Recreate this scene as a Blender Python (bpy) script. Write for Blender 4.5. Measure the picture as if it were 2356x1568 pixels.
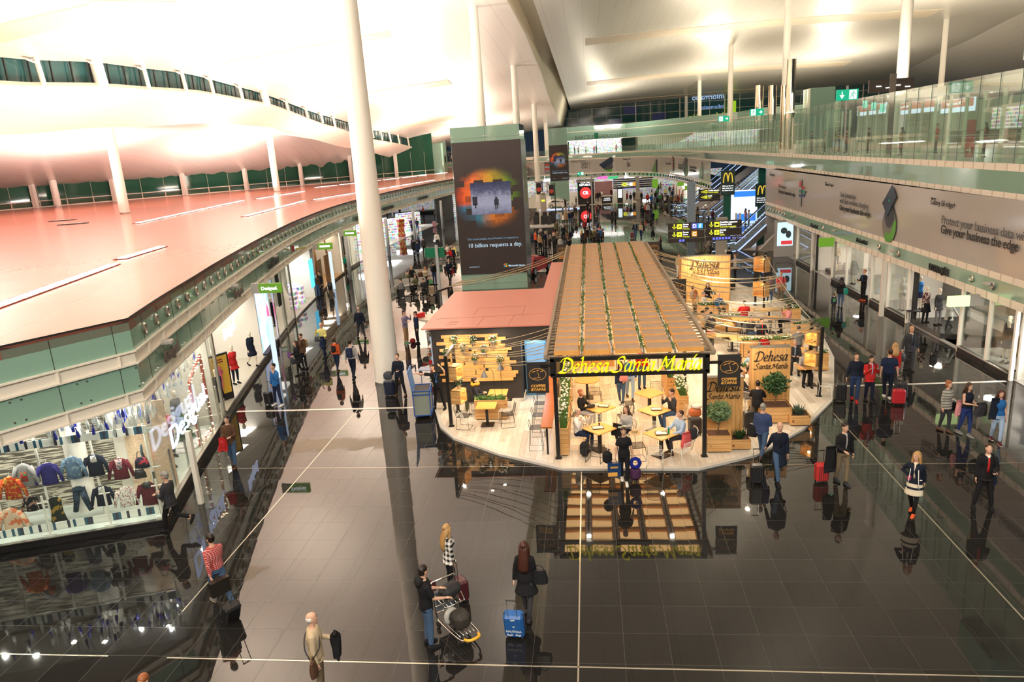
import bpy,bmesh,math,random
from mathutils import Vector,Matrix,Euler,noise
random.seed(7)
C=bpy.context.scene.collection
for o in list(bpy.data.objects):bpy.data.objects.remove(o)
PI=math.pi
# ---- camera
W,HH=2356,1568
F=1655.706
CAMZ=9.5
R=Matrix(((0.99316938,-0.03267199,-0.11201393),(0.09977678,-0.2598837,0.96047127),(-0.0604911,-0.96508704,-0.25484863)))
cam=bpy.data.cameras.new('camera');camo=bpy.data.objects.new('camera',cam);C.objects.link(camo)
cam.sensor_width=36;cam.lens=36*F/W;cam.clip_end=900
r_,d_,f_=R.col[0],R.col[1],R.col[2]
M=Matrix(((r_[0],-d_[0],-f_[0],0),(r_[1],-d_[1],-f_[1],0),(r_[2],-d_[2],-f_[2],CAMZ),(0,0,0,1)))
camo.matrix_world=M
bpy.context.scene.camera=camo
def ray(u,v):return R@Vector((u-W/2,v-HH/2,F))
def gz(u,v,z=0.0):
 r=ray(u,v);t=(z-CAMZ)/r.z;return Vector((r.x*t,r.y*t,z))
def gx(u,v,x):
 r=ray(u,v);t=x/r.x;return Vector((x,r.y*t,CAMZ+r.z*t))
def gy(u,v,y):
 r=ray(u,v);t=y/r.y;return Vector((r.x*t,y,CAMZ+r.z*t))
 # ---- view, world
sc=bpy.context.scene
sc.view_settings.view_transform='Standard';sc.view_settings.look='None'
sc.view_settings.gamma=1;sc.view_settings.use_curve_mapping=False
sc.view_settings.exposure=0.25
wd=bpy.data.worlds.new('night');sc.world=wd;wd.use_nodes=True
wd.node_tree.nodes['Background'].inputs[0].default_value=(0.012,0.02,0.03,1)
wd.node_tree.nodes['Background'].inputs[1].default_value=1.0
K_UP=1.85;K_UP2=1.45;K_FRONT=1700
# ---- uplights of the hall, and added fill lamps
WARM=(1.0,0.83,0.63);NEUT=(1.0,0.93,0.83);COOL=(0.85,0.93,1.0)
def area(name,loc,power,sx,sy=None,up=False,col=NEUT,rot=None,spread=PI):
 l=bpy.data.lights.new(name,'AREA');l.energy=power;l.color=col
 l.shape='RECTANGLE';l.size=sx;l.size_y=sy or sx;l.spread=spread
 o=bpy.data.objects.new(name,l);C.objects.link(o);o.location=loc
 o.rotation_euler=rot if rot else((PI,0,0) if up else(0,0,0))
 return o
for(x,y,p) in[(-19,-8,3000),(-19,10,3000),(-19,28,2600),(-24,48,2400),(-26,68,2400),(-27,92,2400),(-25,120,2600),(-22,150,2600)]:
 area('uplight',(x,y,6.6),p*K_UP,5,3,up=True,col=(1,.85,.68))
for(x,y,p) in[(-42,36,2300),(-48,55,3000),(-56,80,2600),(-48,100,3200),(-48,130,2600),(-62,66,2000)]:
 area('uplight',(x,y,6.5),p*K_UP,5,2,up=True,col=(1,.90,.82))
for(x,y,p) in[(22,-6,30),(23,16,50),(24,40,220),(24,62,1100),(24,90,2200),(22,120,2600),(6,168,1500),(28,160,2500),(45,60,2200),(48,110,3400),(50,160,3600),(80,110,3600),(66,80,2500)]:
 area('uplight',(x,y,11.8),p*K_UP2,3,3,up=True,col=(1,.88,.69))
for(x,y,p) in[(-5,-10,1.),(3,-10,1.),(13,-8,1.),(0,-2,.6),(10,2,.5)]:  # added fill out of view, brightens surfaces that face the camera
 area('fill_lamp',(x,y,18.5),p*K_FRONT,4,2,col=(1,.92,.80),rot=(math.radians(48),0,0))
area('uplight',(-7,52.5,11.4),900*K_UP,3,2,up=True,col=(1,.88,.74))
# ---- materials
MATS={}
def mat(name,col,rough=.5,metal=0.,spec=.5,emit=None,es=1.,alpha=1.,bump=None,var=0.,coat=0.):
 if name in MATS:return MATS[name]
 m=bpy.data.materials.new(name);m.use_nodes=True;nt=m.node_tree
 b=nt.nodes['Principled BSDF']
 b.inputs['Base Color'].default_value=(*col,1);b.inputs['Roughness'].default_value=rough
 b.inputs['Metallic'].default_value=metal;b.inputs['Specular IOR Level'].default_value=spec
 b.inputs['Coat Weight'].default_value=coat
 if emit:b.inputs['Emission Color'].default_value=(*emit,1);b.inputs['Emission Strength'].default_value=es
 if alpha<1:b.inputs['Alpha'].default_value=alpha
 if var or bump:
  tc=nt.nodes.new('ShaderNodeTexCoord');n=nt.nodes.new('ShaderNodeTexNoise')
  n.inputs['Scale'].default_value=bump or 8;n.inputs['Detail'].default_value=3
  nt.links.new(tc.outputs['Object'],n.inputs['Vector'])
  if var:
   mx=nt.nodes.new('ShaderNodeMix');mx.data_type='RGBA'
   mx.inputs[6].default_value=(*[max(0,c*(1-var)) for c in col],1)
   mx.inputs[7].default_value=(*[min(1,c*(1+var)) for c in col],1)
   nt.links.new(n.outputs['Fac'],mx.inputs[0]);nt.links.new(mx.outputs[2],b.inputs['Base Color'])
  if bump:
   bp=nt.nodes.new('ShaderNodeBump');bp.inputs['Strength'].default_value=.25;bp.inputs['Distance'].default_value=.02
   nt.links.new(n.outputs['Fac'],bp.inputs['Height']);nt.links.new(bp.outputs['Normal'],b.inputs['Normal'])
 MATS[name]=m;return m
def emi(name,col,s):return mat(name,(0,0,0),rough=.6,emit=col,es=s)
class G:
 "small node helper"
 def __init__(self,name):
  self.m=bpy.data.materials.new(name);self.m.use_nodes=True;self.nt=self.m.node_tree
  self.b=self.nt.nodes['Principled BSDF'];MATS[name]=self.m
 def n(self,t,**k):
  x=self.nt.nodes.new('ShaderNode'+t)
  for a,v in k.items():setattr(x,a,v)
  return x
 def l(self,a,b):self.nt.links.new(a,b)
 def val(self,x,i,v):
  if hasattr(v,'is_output') or isinstance(v,bpy.types.NodeSocket):self.l(v,x.inputs[i])
  else:x.inputs[i].default_value=v
 def math(self,op,a,b=0.,c=0.):
  x=self.n('Math',operation=op);self.val(x,0,a);self.val(x,1,b);self.val(x,2,c);return x.outputs[0]
 def mix(self,f,a,b):
  x=self.n('Mix',data_type='RGBA');self.val(x,0,f)
  self.val(x,6,(*a,1) if isinstance(a,tuple) else a);self.val(x,7,(*b,1) if isinstance(b,tuple) else b);return x.outputs[2]
 def xyz(self,coord='Object'):
  tc=self.n('TexCoord');s=self.n('SeparateXYZ');self.l(tc.outputs[coord],s.inputs[0]);self.tc=tc.outputs[coord]
  return s.outputs
 def line(self,v,step,width,off=0.):
  a=self.math('DIVIDE',self.math('SUBTRACT',v,off),step)
  f=self.math('FRACT',a);d=self.math('MINIMUM',f,self.math('SUBTRACT',1.,f))
  return self.math('LESS_THAN',d,width/step/2)
 def noise(self,vec,scale,detail=3.,rough=.5):
  x=self.n('TexNoise');self.l(vec,x.inputs['Vector']);x.inputs['Scale'].default_value=scale
  x.inputs['Detail'].default_value=detail;x.inputs['Roughness'].default_value=rough;return x.outputs['Fac']
 def white(self,vec):
  x=self.n('TexWhiteNoise');self.l(vec,x.inputs['Vector']);return x.outputs['Value']
 def comb(self,a,b,c=0.):
  x=self.n('CombineXYZ');self.val(x,0,a);self.val(x,1,b);self.val(x,2,c);return x.outputs[0]
 def ramp(self,f,stops,interp='LINEAR'):
  x=self.n('ValToRGB');self.l(f,x.inputs[0]);e=x.color_ramp;e.interpolation=interp
  while len(e.elements)<len(stops):e.elements.new(.5)
  for i,(p,c) in enumerate(stops):e.elements[i].position=p;e.elements[i].color=(*c,1)
  return x.outputs[0]
 def set(self,k,v):self.val(self.b,self.b.inputs.find(k),v)
 def bump(self,h,st=.3,d=.01,norm=None):
  x=self.n('Bump');x.inputs['Strength'].default_value=st;x.inputs['Distance'].default_value=d
  self.l(h,x.inputs['Height'])
  if norm:self.l(norm,x.inputs['Normal'])
  self.l(x.outputs[0],self.b.inputs['Normal'])
def glass_mat(name,tint=(.85,.95,.9),a=.12,gloss_boost=.0):
 g=G(name);nt=g.nt
 out=nt.nodes['Material Output']
 t=g.n('BsdfTransparent');t.inputs[0].default_value=(*tint,1)
 gl=g.n('BsdfGlossy');gl.inputs[0].default_value=(1,1,1,1);gl.inputs['Roughness'].default_value=.02
 fr=g.n('Fresnel');fr.inputs[0].default_value=1.45
 f=g.math('MULTIPLY_ADD',fr.outputs[0],.4,gloss_boost)
 mx=g.n('MixShader');g.l(f,mx.inputs[0]);g.l(t.outputs[0],mx.inputs[1]);g.l(gl.outputs[0],mx.inputs[2])
 di=g.n('BsdfDiffuse');di.inputs[0].default_value=(*tint,1)
 m2=g.n('MixShader');m2.inputs[0].default_value=a;g.l(mx.outputs[0],m2.inputs[1]);g.l(di.outputs[0],m2.inputs[2])
 g.l(m2.outputs[0],out.inputs[0]);return g.m
KIDS={}
# ---- mesh builder
def mesh_obj(name,me,parent=None):
 o=bpy.data.objects.new(name,me);C.objects.link(o)
 if parent:o.parent=parent;KIDS.setdefault(parent.name,[]).append(o)
 return o
def catmull(pts,n=8,closed=False):
 P=[Vector(p) for p in pts];out=[];L=len(P)
 segs=L if closed else L-1
 for i in range(segs):
  if closed:a,b,c,d=P[i-1],P[i],P[(i+1)%L],P[(i+2)%L]
  else:a,b,c,d=P[max(0,i-1)],P[i],P[i+1],P[min(L-1,i+2)]
  for k in range(n):
   t=k/n
   out.append(.5*((2*b)+(c-a)*t+(2*a-5*b+4*c-d)*t*t+(3*b-a-3*c+d)*t**3))
 if not closed:out.append(P[-1])
 return out
class MB:
 def __init__(s):s.v=[];s.f=[];s.mi=[];s.m=0;s.X=None
 def mat(s,i):s.m=i;return s
 def at(s,X):s.X=X;return s
 def add(s,vs,fs):
  k=len(s.v);vs=[Vector(v) for v in vs]
  if s.X is not None:vs=[s.X@v for v in vs]
  s.v+=[tuple(v) for v in vs];s.f+=[tuple(i+k for i in f) for f in fs];s.mi+=[s.m]*len(fs)
  return s
 def box(s,c,d,rz=0.,rot=None,bev=0.):
  x,y,z=d[0]/2,d[1]/2,d[2]/2
  c=Vector(c);Rm=rot if rot is not None else Matrix.Rotation(rz,3,'Z')
  if bev>0:
   b=min(bev,x*.9,y*.9,z*.9);vs=[]
   for sz in(-1,1):
    for sx,sy in((1,1),(-1,1),(-1,-1),(1,-1)):
     tri=[(sx*x,sy*(y-b),sz*(z-b)),(sx*(x-b),sy*y,sz*(z-b)),(sx*(x-b),sy*(y-b),sz*z)]
     vs+=tri
   fs=[]
   def ix(zz,q,k):return zz*12+(q%4)*3+k
   for zz in(0,1):
    t=[ix(zz,q,2) for q in range(4)];fs.append(t if zz else t[::-1])
    for q in range(4):
     sx,sy=((1,1),(-1,1),(-1,-1),(1,-1))[q]
     tri=[ix(zz,q,0),ix(zz,q,1),ix(zz,q,2)]
     fl=(sx*sy>0)==(zz==1)
     fs.append(tri if fl else tri[::-1])
    for q in range(4):
     a,b2=q,(q+1)%4
     k=1 if q in(0,2) else 0
     e=[ix(zz,a,k),ix(zz,b2,k),ix(zz,b2,2),ix(zz,a,2)]
     fs.append(e if zz else e[::-1])
   for q in range(4):
    a,b2=q,(q+1)%4;k=1 if q in(0,2) else 0
    fs.append([ix(0,a,k),ix(0,b2,k),ix(1,b2,k),ix(1,a,k)])
    e=[ix(0,q,0),ix(0,q,1),ix(1,q,1),ix(1,q,0)]
    fs.append(e if q in(0,2) else e[::-1])
   vs=[c+Rm@Vector(v) for v in vs]
   return s.add(vs,fs)
  vs=[c+Rm@Vector((a*x,b*y,g*z)) for g in(-1,1) for a,b in((-1,-1),(1,-1),(1,1),(-1,1))]
  return s.add(vs,[(3,2,1,0),(4,5,6,7),(0,1,5,4),(1,2,6,5),(2,3,7,6),(3,0,4,7)])
 def box2(s,a,b,bev=0.):
  a,b=Vector(a),Vector(b);return s.box((a+b)/2,(abs(b.x-a.x),abs(b.y-a.y),abs(b.z-a.z)),bev=bev)
 def bar(s,a,b,w,h=None,up=(0,0,1)):
  a,b=Vector(a),Vector(b);h=h or w;d=(b-a);L=d.length
  if L<1e-6:return s
  d/=L;u=Vector(up);sd=d.cross(u)
  if sd.length<1e-4:sd=d.cross(Vector((1,0,0)))
  sd.normalize();u=sd.cross(d)
  return s.add([p+sd*i*w/2+u*j*h/2 for p in(a,b) for i,j in((-1,-1),(1,-1),(1,1),(-1,1))],[(0,1,2,3),(7,6,5,4),(4,5,1,0),(5,6,2,1),(6,7,3,2),(7,4,0,3)])
 def tube(s,pts,r,n=8,closed=False,caps=True):
  P=[Vector(p) for p in pts];rr=r if isinstance(r,(list,tuple)) else[r]*len(P)
  k=len(P);vs=[];prev=None
  for i in range(k):
   if closed:d=P[(i+1)%k]-P[i-1]
   else:d=P[min(k-1,i+1)]-P[max(0,i-1)]
   d.normalize()
   if prev is None:
    a=d.orthogonal().normalized()
   else:
    a=prev-d*prev.dot(d)
    if a.length<1e-5:a=d.orthogonal()
    a.normalize()
   prev=a;b=d.cross(a)
   q=rr[i]
   if isinstance(q,(tuple,list)):qa,qb=q
   else:qa=qb=q
   vs+=[P[i]+a*math.cos(t*2*PI/n)*qa+b*math.sin(t*2*PI/n)*qb for t in range(n)]
  fs=[]
  for i in range(k if closed else k-1):
   j=(i+1)%k
   fs+=[(i*n+t,i*n+(t+1)%n,j*n+(t+1)%n,j*n+t) for t in range(n)]
  if caps and not closed:fs+=[tuple(range(n))[::-1],tuple(range((k-1)*n,k*n))]
  return s.add(vs,fs)
 def cyl(s,a,b,r,r2=None,n=16):return s.tube([a,b],[r,r if r2 is None else r2],n)
 def rings(s,rings,n=16,caps=True,rip=0.):
  "rings: (centre, ax, ay) with axis vectors"
  vs=[]
  for c,ax,ay in rings:
   c,ax,ay=Vector(c),Vector(ax),Vector(ay)
   vs+=[c+(ax*math.cos(t*2*PI/n)+ay*math.sin(t*2*PI/n))*(1+rip*((t%2)-.5)) for t in range(n)]
  k=len(rings);fs=[]
  for i in range(k-1):fs+=[(i*n+t,i*n+(t+1)%n,(i+1)*n+(t+1)%n,(i+1)*n+t) for t in range(n)]
  if caps:fs+=[tuple(range(n))[::-1],tuple(range((k-1)*n,k*n))]
  return s.add(vs,fs)
 def lathe(s,c,prof,n=16):
  return s.rings([((c[0],c[1],c[2]+z),(max(r,1e-4),0,0),(0,max(r,1e-4),0)) for r,z in prof],n)
 def ball(s,c,r,n=10,m=7):
  rx,ry,rz=r if isinstance(r,(tuple,list)) else(r,r,r)
  return s.rings([((c[0],c[1],c[2]-rz*math.cos(PI*(i+.02)/(m+.04) if i else .12)),(rx*math.sin(PI*i/m if 0<i<m else .12),0,0),(0,ry*math.sin(PI*i/m if 0<i<m else .12),0)) for i in range(m+1)],n)
 def prism(s,poly,z0,z1):
  n=len(poly);vs=[(p[0],p[1],z0) for p in poly]+[(p[0],p[1],z1) for p in poly]
  return s.add(vs,[tuple(range(n))[::-1],tuple(range(n,2*n))]+[(i,(i+1)%n,n+(i+1)%n,n+i) for i in range(n)])
 def wall(s,line,z0,z1,t=.1):
  "upright band along a plan polyline; z0/z1 may be lists"
  P=[Vector((p[0],p[1],0)) for p in line];k=len(P)
  Z0=z0 if isinstance(z0,(list,tuple)) else[z0]*k;Z1=z1 if isinstance(z1,(list,tuple)) else[z1]*k
  vs=[]
  for i in range(k):
   d=(P[min(k-1,i+1)]-P[max(0,i-1)]).normalized();nrm=Vector((d.y,-d.x,0))*t
   for q in(P[i],P[i]-nrm):vs+=[(q.x,q.y,Z0[i]),(q.x,q.y,Z1[i])]
  fs=[]
  for i in range(k-1):
   a=i*4;b=a+4
   fs+=[(a,b,b+1,a+1),(b+2,a+2,a+3,b+3),(a+1,b+1,b+3,a+3),(a+2,b+2,b,a)]
  fs+=[(0,1,3,2),(4*k-4,4*k-2,4*k-1,4*k-3)]
  return s.add(vs,fs)
 def nib(s,pts,nw,org,ux,uy,depth,nn=5,close=False):
  "broad pen stroke: pts in 2D, pen vector nw, drawn on plane (org,ux,uy), raised by depth"
  P=catmull([(p[0],p[1],0) for p in pts],nn) if len(pts)>2 else[Vector((p[0],p[1],0)) for p in pts]
  uz=Vector(ux).cross(Vector(uy));ux,uy,org=Vector(ux),Vector(uy),Vector(org)
  h=Vector((nw[0],nw[1],0))/2
  for a,b in zip(P,P[1:]):
   q=[a-h,a+h,b+h,b-h]
   if(q[1]-q[0]).cross(q[2]-q[1]).z<0:q=q[::-1]
   w=[org+ux*c.x+uy*c.y for c in q]
   s.add([p for p in w]+[p+uz*depth for p in w],[(3,2,1,0),(4,5,6,7),(0,1,5,4),(1,2,6,5),(2,3,7,6),(3,0,4,7)])
  return s
 def build(s,name,mats,parent=None,smooth=False,loc=None,rz=0.,label=None):
  if name in('backpack','duffel_bag','travel_bag','small_pouch','purse','cabin_bag','tote_bag','satchel'):
   o=remesh(s,name,mats,parent,.022,9)
   if loc is not None:o.location=loc
   o.rotation_euler.z=rz;return o
  me=bpy.data.meshes.new(name);me.from_pydata(s.v,[],s.f)
  if not isinstance(mats,(list,tuple)):mats=[mats]
  for m in mats:me.materials.append(m)
  if len(mats)>1:me.polygons.foreach_set('material_index',s.mi)
  if smooth:
   me.polygons.foreach_set('use_smooth',[True]*len(me.polygons))
   if smooth!='all':
    try:me.set_sharp_from_angle(angle=math.radians(40))
    except Exception:pass
  me.update()
  o=mesh_obj(name,me,parent)
  if loc is not None:o.location=loc
  if rz:o.rotation_euler.z=rz
  if label:o['label']=label
  return o
def tag(o,label,cat,group=None,kind=None):
 o['label']=label;o['category']=cat
 if group:o['group']=group
 if kind:o['kind']=kind
 return o
def struct(o,kind='structure'):o['kind']=kind;return o
def thing(name,label,cat,loc=(0,0,0),rz=0.,group=None):
 o=bpy.data.objects.new(name,None);C.objects.link(o);o.location=loc;o.rotation_euler=(0,0,rz)
 o.empty_display_size=.2
 return tag(o,label,cat,group)
def dup(root,loc,rz=None,label=None,group=None,mats=None):
 def cp(o,par):
  c=o.copy();C.objects.link(c);c.parent=par
  if par:KIDS.setdefault(par.name,[]).append(c)
  for ch in list(KIDS.get(o.name,[])):cp(ch,c)
  return c
 r=cp(root,None);r.location=loc
 if rz is not None:r.rotation_euler=(0,0,rz)
 if label:r['label']=label
 if group:r['group']=group
 return r
WS=bpy.data.scenes.new('work')
def wdg():WS.view_layers[0].update();return WS.view_layers[0].depsgraph
def text(body,size,org,ux,uy,m,parent=None,name='lettering',depth=.02,align='LEFT',bold=0.,xs=1.,shear=0.,spacing=1.):
 "lettering as a raised mesh on the plane (org, ux, uy)"
 cu=bpy.data.curves.new('t','FONT');cu.body=body;cu.size=size;cu.extrude=depth/2;cu.offset=bold
 cu.align_x=align;cu.shear=shear;cu.resolution_u=3;cu.space_character=spacing
 o=bpy.data.objects.new('t',cu);WS.collection.objects.link(o)
 dg=wdg();me=bpy.data.meshes.new_from_object(o.evaluated_get(dg))
 bpy.data.objects.remove(o);bpy.data.curves.remove(cu)
 ux,uy=Vector(ux).normalized(),Vector(uy).normalized();uz=ux.cross(uy);org=Vector(org)+uz*depth/2
 T=Matrix(((ux.x*xs,uy.x,uz.x,org.x),(ux.y*xs,uy.y,uz.y,org.y),(ux.z*xs,uy.z,uz.z,org.z),(0,0,0,1)))
 me.transform(T);me.materials.clear();me.materials.append(m)
 return mesh_obj(name,me,parent)
def along(line,s):
 "point and tangent at arc length s on a plan polyline"
 P=[Vector((p[0],p[1],0)) for p in line]
 for a,b in zip(P,P[1:]):
  L=(b-a).length
  if s<=L:return a+(b-a)*(s/L),(b-a).normalized()
  s-=L
 return P[-1],(P[-1]-P[-2]).normalized()
def length(line):return sum((Vector((b[0],b[1],0))-Vector((a[0],a[1],0))).length for a,b in zip(line,line[1:]))
def interp(tab,y):
 if y<=tab[0][0]:return tab[0][1]
 for(a,va),(b,vb) in zip(tab,tab[1:]):
  if y<=b:
   t=(y-a)/(b-a);t=t*t*(3-2*t)*.5+t*.5;return va+(vb-va)*t
 return tab[-1][1]
 # ==== PEOPLE BUILDER
SKIN={'fair':(.62,.36,.25),'tan':(.50,.27,.17),'brown':(.24,.12,.07),'ivory':(.72,.64,.50)}
def skin(k):return mat('skin_'+k,SKIN[k],rough=.5,spec=.35)
def cloth(name,col):return mat('cloth_'+name,col,rough=.85,spec=.2,bump=25,var=.18)
CL=dict(black=(.012,.012,.014),charcoal=(.035,.035,.04),navy=(.014,.022,.055),darknavy=(.01,.014,.028),grey=(.16,.16,.165),lightgrey=(.36,.35,.34),white=(.72,.70,.66),cream=(.66,.58,.44),beige=(.47,.37,.24),red=(.45,.02,.02),darkred=(.20,.018,.02),orange=(.62,.10,.03),brown=(.09,.045,.025),khaki=(.17,.13,.08),olive=(.08,.08,.04),blue=(.02,.12,.35),lightblue=(.32,.44,.62),denim=(.055,.10,.18),darkdenim=(.02,.04,.10),yellow=(.66,.62,.22),green=(.06,.22,.08),teal=(.0,.22,.16),pink=(.60,.25,.26),coral=(.62,.10,.10),purple=(.12,.05,.16),maroon=(.08,.015,.02),tan=(.36,.22,.11),mint=(.35,.6,.5))
def cm(k):return cloth(k,CL[k]) if k in CL else MATS[k]
HAIR=dict(black=(.008,.006,.005),brown=(.045,.02,.01),dark=(.018,.01,.007),blond=(.42,.24,.09),grey=(.28,.27,.25),white=(.62,.60,.55),auburn=(.055,.016,.009),ginger=(.28,.09,.03))
def hm(k):return mat('hair_'+k,HAIR[k],rough=.45,spec=.4,bump=40,var=.3)
def pattern(name,kind,a,b_,sc):
 g=G(name);s=g.xyz('Object')
 if kind=='plaid':
  u=g.math('ADD',s[0],s[1]);f1=g.math('LESS_THAN',g.math('FRACT',g.math('MULTIPLY',u,sc)),.3);f2=g.math('LESS_THAN',g.math('FRACT',g.math('MULTIPLY',s[2],sc)),.3)
  t=g.math('MULTIPLY',g.math('ADD',f1,f2),.42);c=g.mix(t,a,b_)
 elif kind=='check':
  u=g.math('ADD',s[0],g.math('MULTIPLY',s[1],.6));f1=g.math('GREATER_THAN',g.math('FRACT',g.math('MULTIPLY',u,sc)),.5);f2=g.math('GREATER_THAN',g.math('FRACT',g.math('MULTIPLY',s[2],sc)),.5)
  t=g.math('MULTIPLY',g.math('ADD',f1,f2),.5);c=g.mix(t,a,b_)
 elif kind=='stripe':
  f2=g.math('GREATER_THAN',g.math('FRACT',g.math('MULTIPLY',s[2],sc)),.5);c=g.mix(f2,a,b_)
 else:
  f2=g.math('GREATER_THAN',g.noise(g.tc,sc,2),.55);c=g.mix(f2,a,b_)
 g.set('Base Color',c);g.set('Roughness',.85);g.set('Specular IOR Level',.2);return g.m
pattern('red_plaid','plaid',(.36,.015,.015),(.62,.50,.48),24)
pattern('bw_check','check',(.01,.01,.01),(.75,.72,.68),8)
pattern('blue_plaid','plaid',(.10,.14,.30),(.75,.45,.32),12)
pattern('grey_stripe','stripe',(.42,.37,.30),(.14,.16,.16),11)
pattern('redwhite_stripe','stripe',(.75,.72,.66),(.35,.02,.02),7)
pattern('camo_print','blob',(.07,.07,.03),(.22,.17,.10),14)
pattern('floral_print','blob',(.02,.02,.03),(.55,.12,.06),22)
pattern('speckle_white','blob',(.06,.01,.01),(.75,.65,.6),26)
def remesh(mb,name,m,parent,vox=.02,smooth=4,extra=None):
 me=bpy.data.meshes.new(name);me.from_pydata(mb.v,[],mb.f);me.update()
 bm=bmesh.new();bm.from_mesh(me);bmesh.ops.recalc_face_normals(bm,faces=bm.faces);bm.to_mesh(me);bm.free()
 o=bpy.data.objects.new('tmp',me);WS.collection.objects.link(o)
 md=o.modifiers.new('r','REMESH');md.mode='VOXEL';md.voxel_size=vox
 if smooth:
  ms=o.modifiers.new('s','SMOOTH');ms.factor=.5;ms.iterations=smooth
 dg=wdg();m2=bpy.data.meshes.new_from_object(o.evaluated_get(dg));bpy.data.objects.remove(o);bpy.data.meshes.remove(me)
 m2.materials.clear()
 ms_=m if isinstance(m,list) else[m]
 if extra is not None:
  bm=bmesh.new();bm.from_mesh(m2);vs=[bm.verts.new(v) for v in extra.v]
  for f,mi in zip(extra.f,extra.mi):
   try:q=bm.faces.new([vs[i] for i in f]);q.material_index=mi
   except ValueError:pass
  bm.to_mesh(m2);bm.free()
 for q in ms_:m2.materials.append(q)
 m2.polygons.foreach_set('use_smooth',[True]*len(m2.polygons));m2.update()
 return mesh_obj(name,m2,parent)
ARM=dict(down=((.13,.02,-1),(.05,-.18,-1)),swf=((.12,-.42,-.9),(0,-.7,-.7)),swb=((.13,.42,-.9),(.05,.2,-1)),ear=((.4,-.5,-.6),(-.42,-.12,.9)),look=((.2,-.22,-.95),(-.42,-.85,.1)),pull=((.14,.5,-.85),(.12,.6,-.8)),push=((.1,-.35,-.85),(-.05,-.95,-.25)),carry=((.15,-.1,-1),(-.2,-.95,-.1)),hip=((.65,.25,-.75),(-.75,-.4,-.4)),out=((1,-.05,.05),(1,-.05,.08)),head=((.75,-.15,.15),(-.6,-.05,.8)),table=((.25,-.5,-.75),(-.3,-.95,-.1)),chin=((.25,-.6,-.55),(-.4,-.3,.85)),side=((.25,.0,-1),(.15,-.05,-1)),strap=((.25,-.2,-.95),(-.45,-.6,.75)),fold=((.2,-.1,-.95),(-.9,-.45,.1)))
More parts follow.
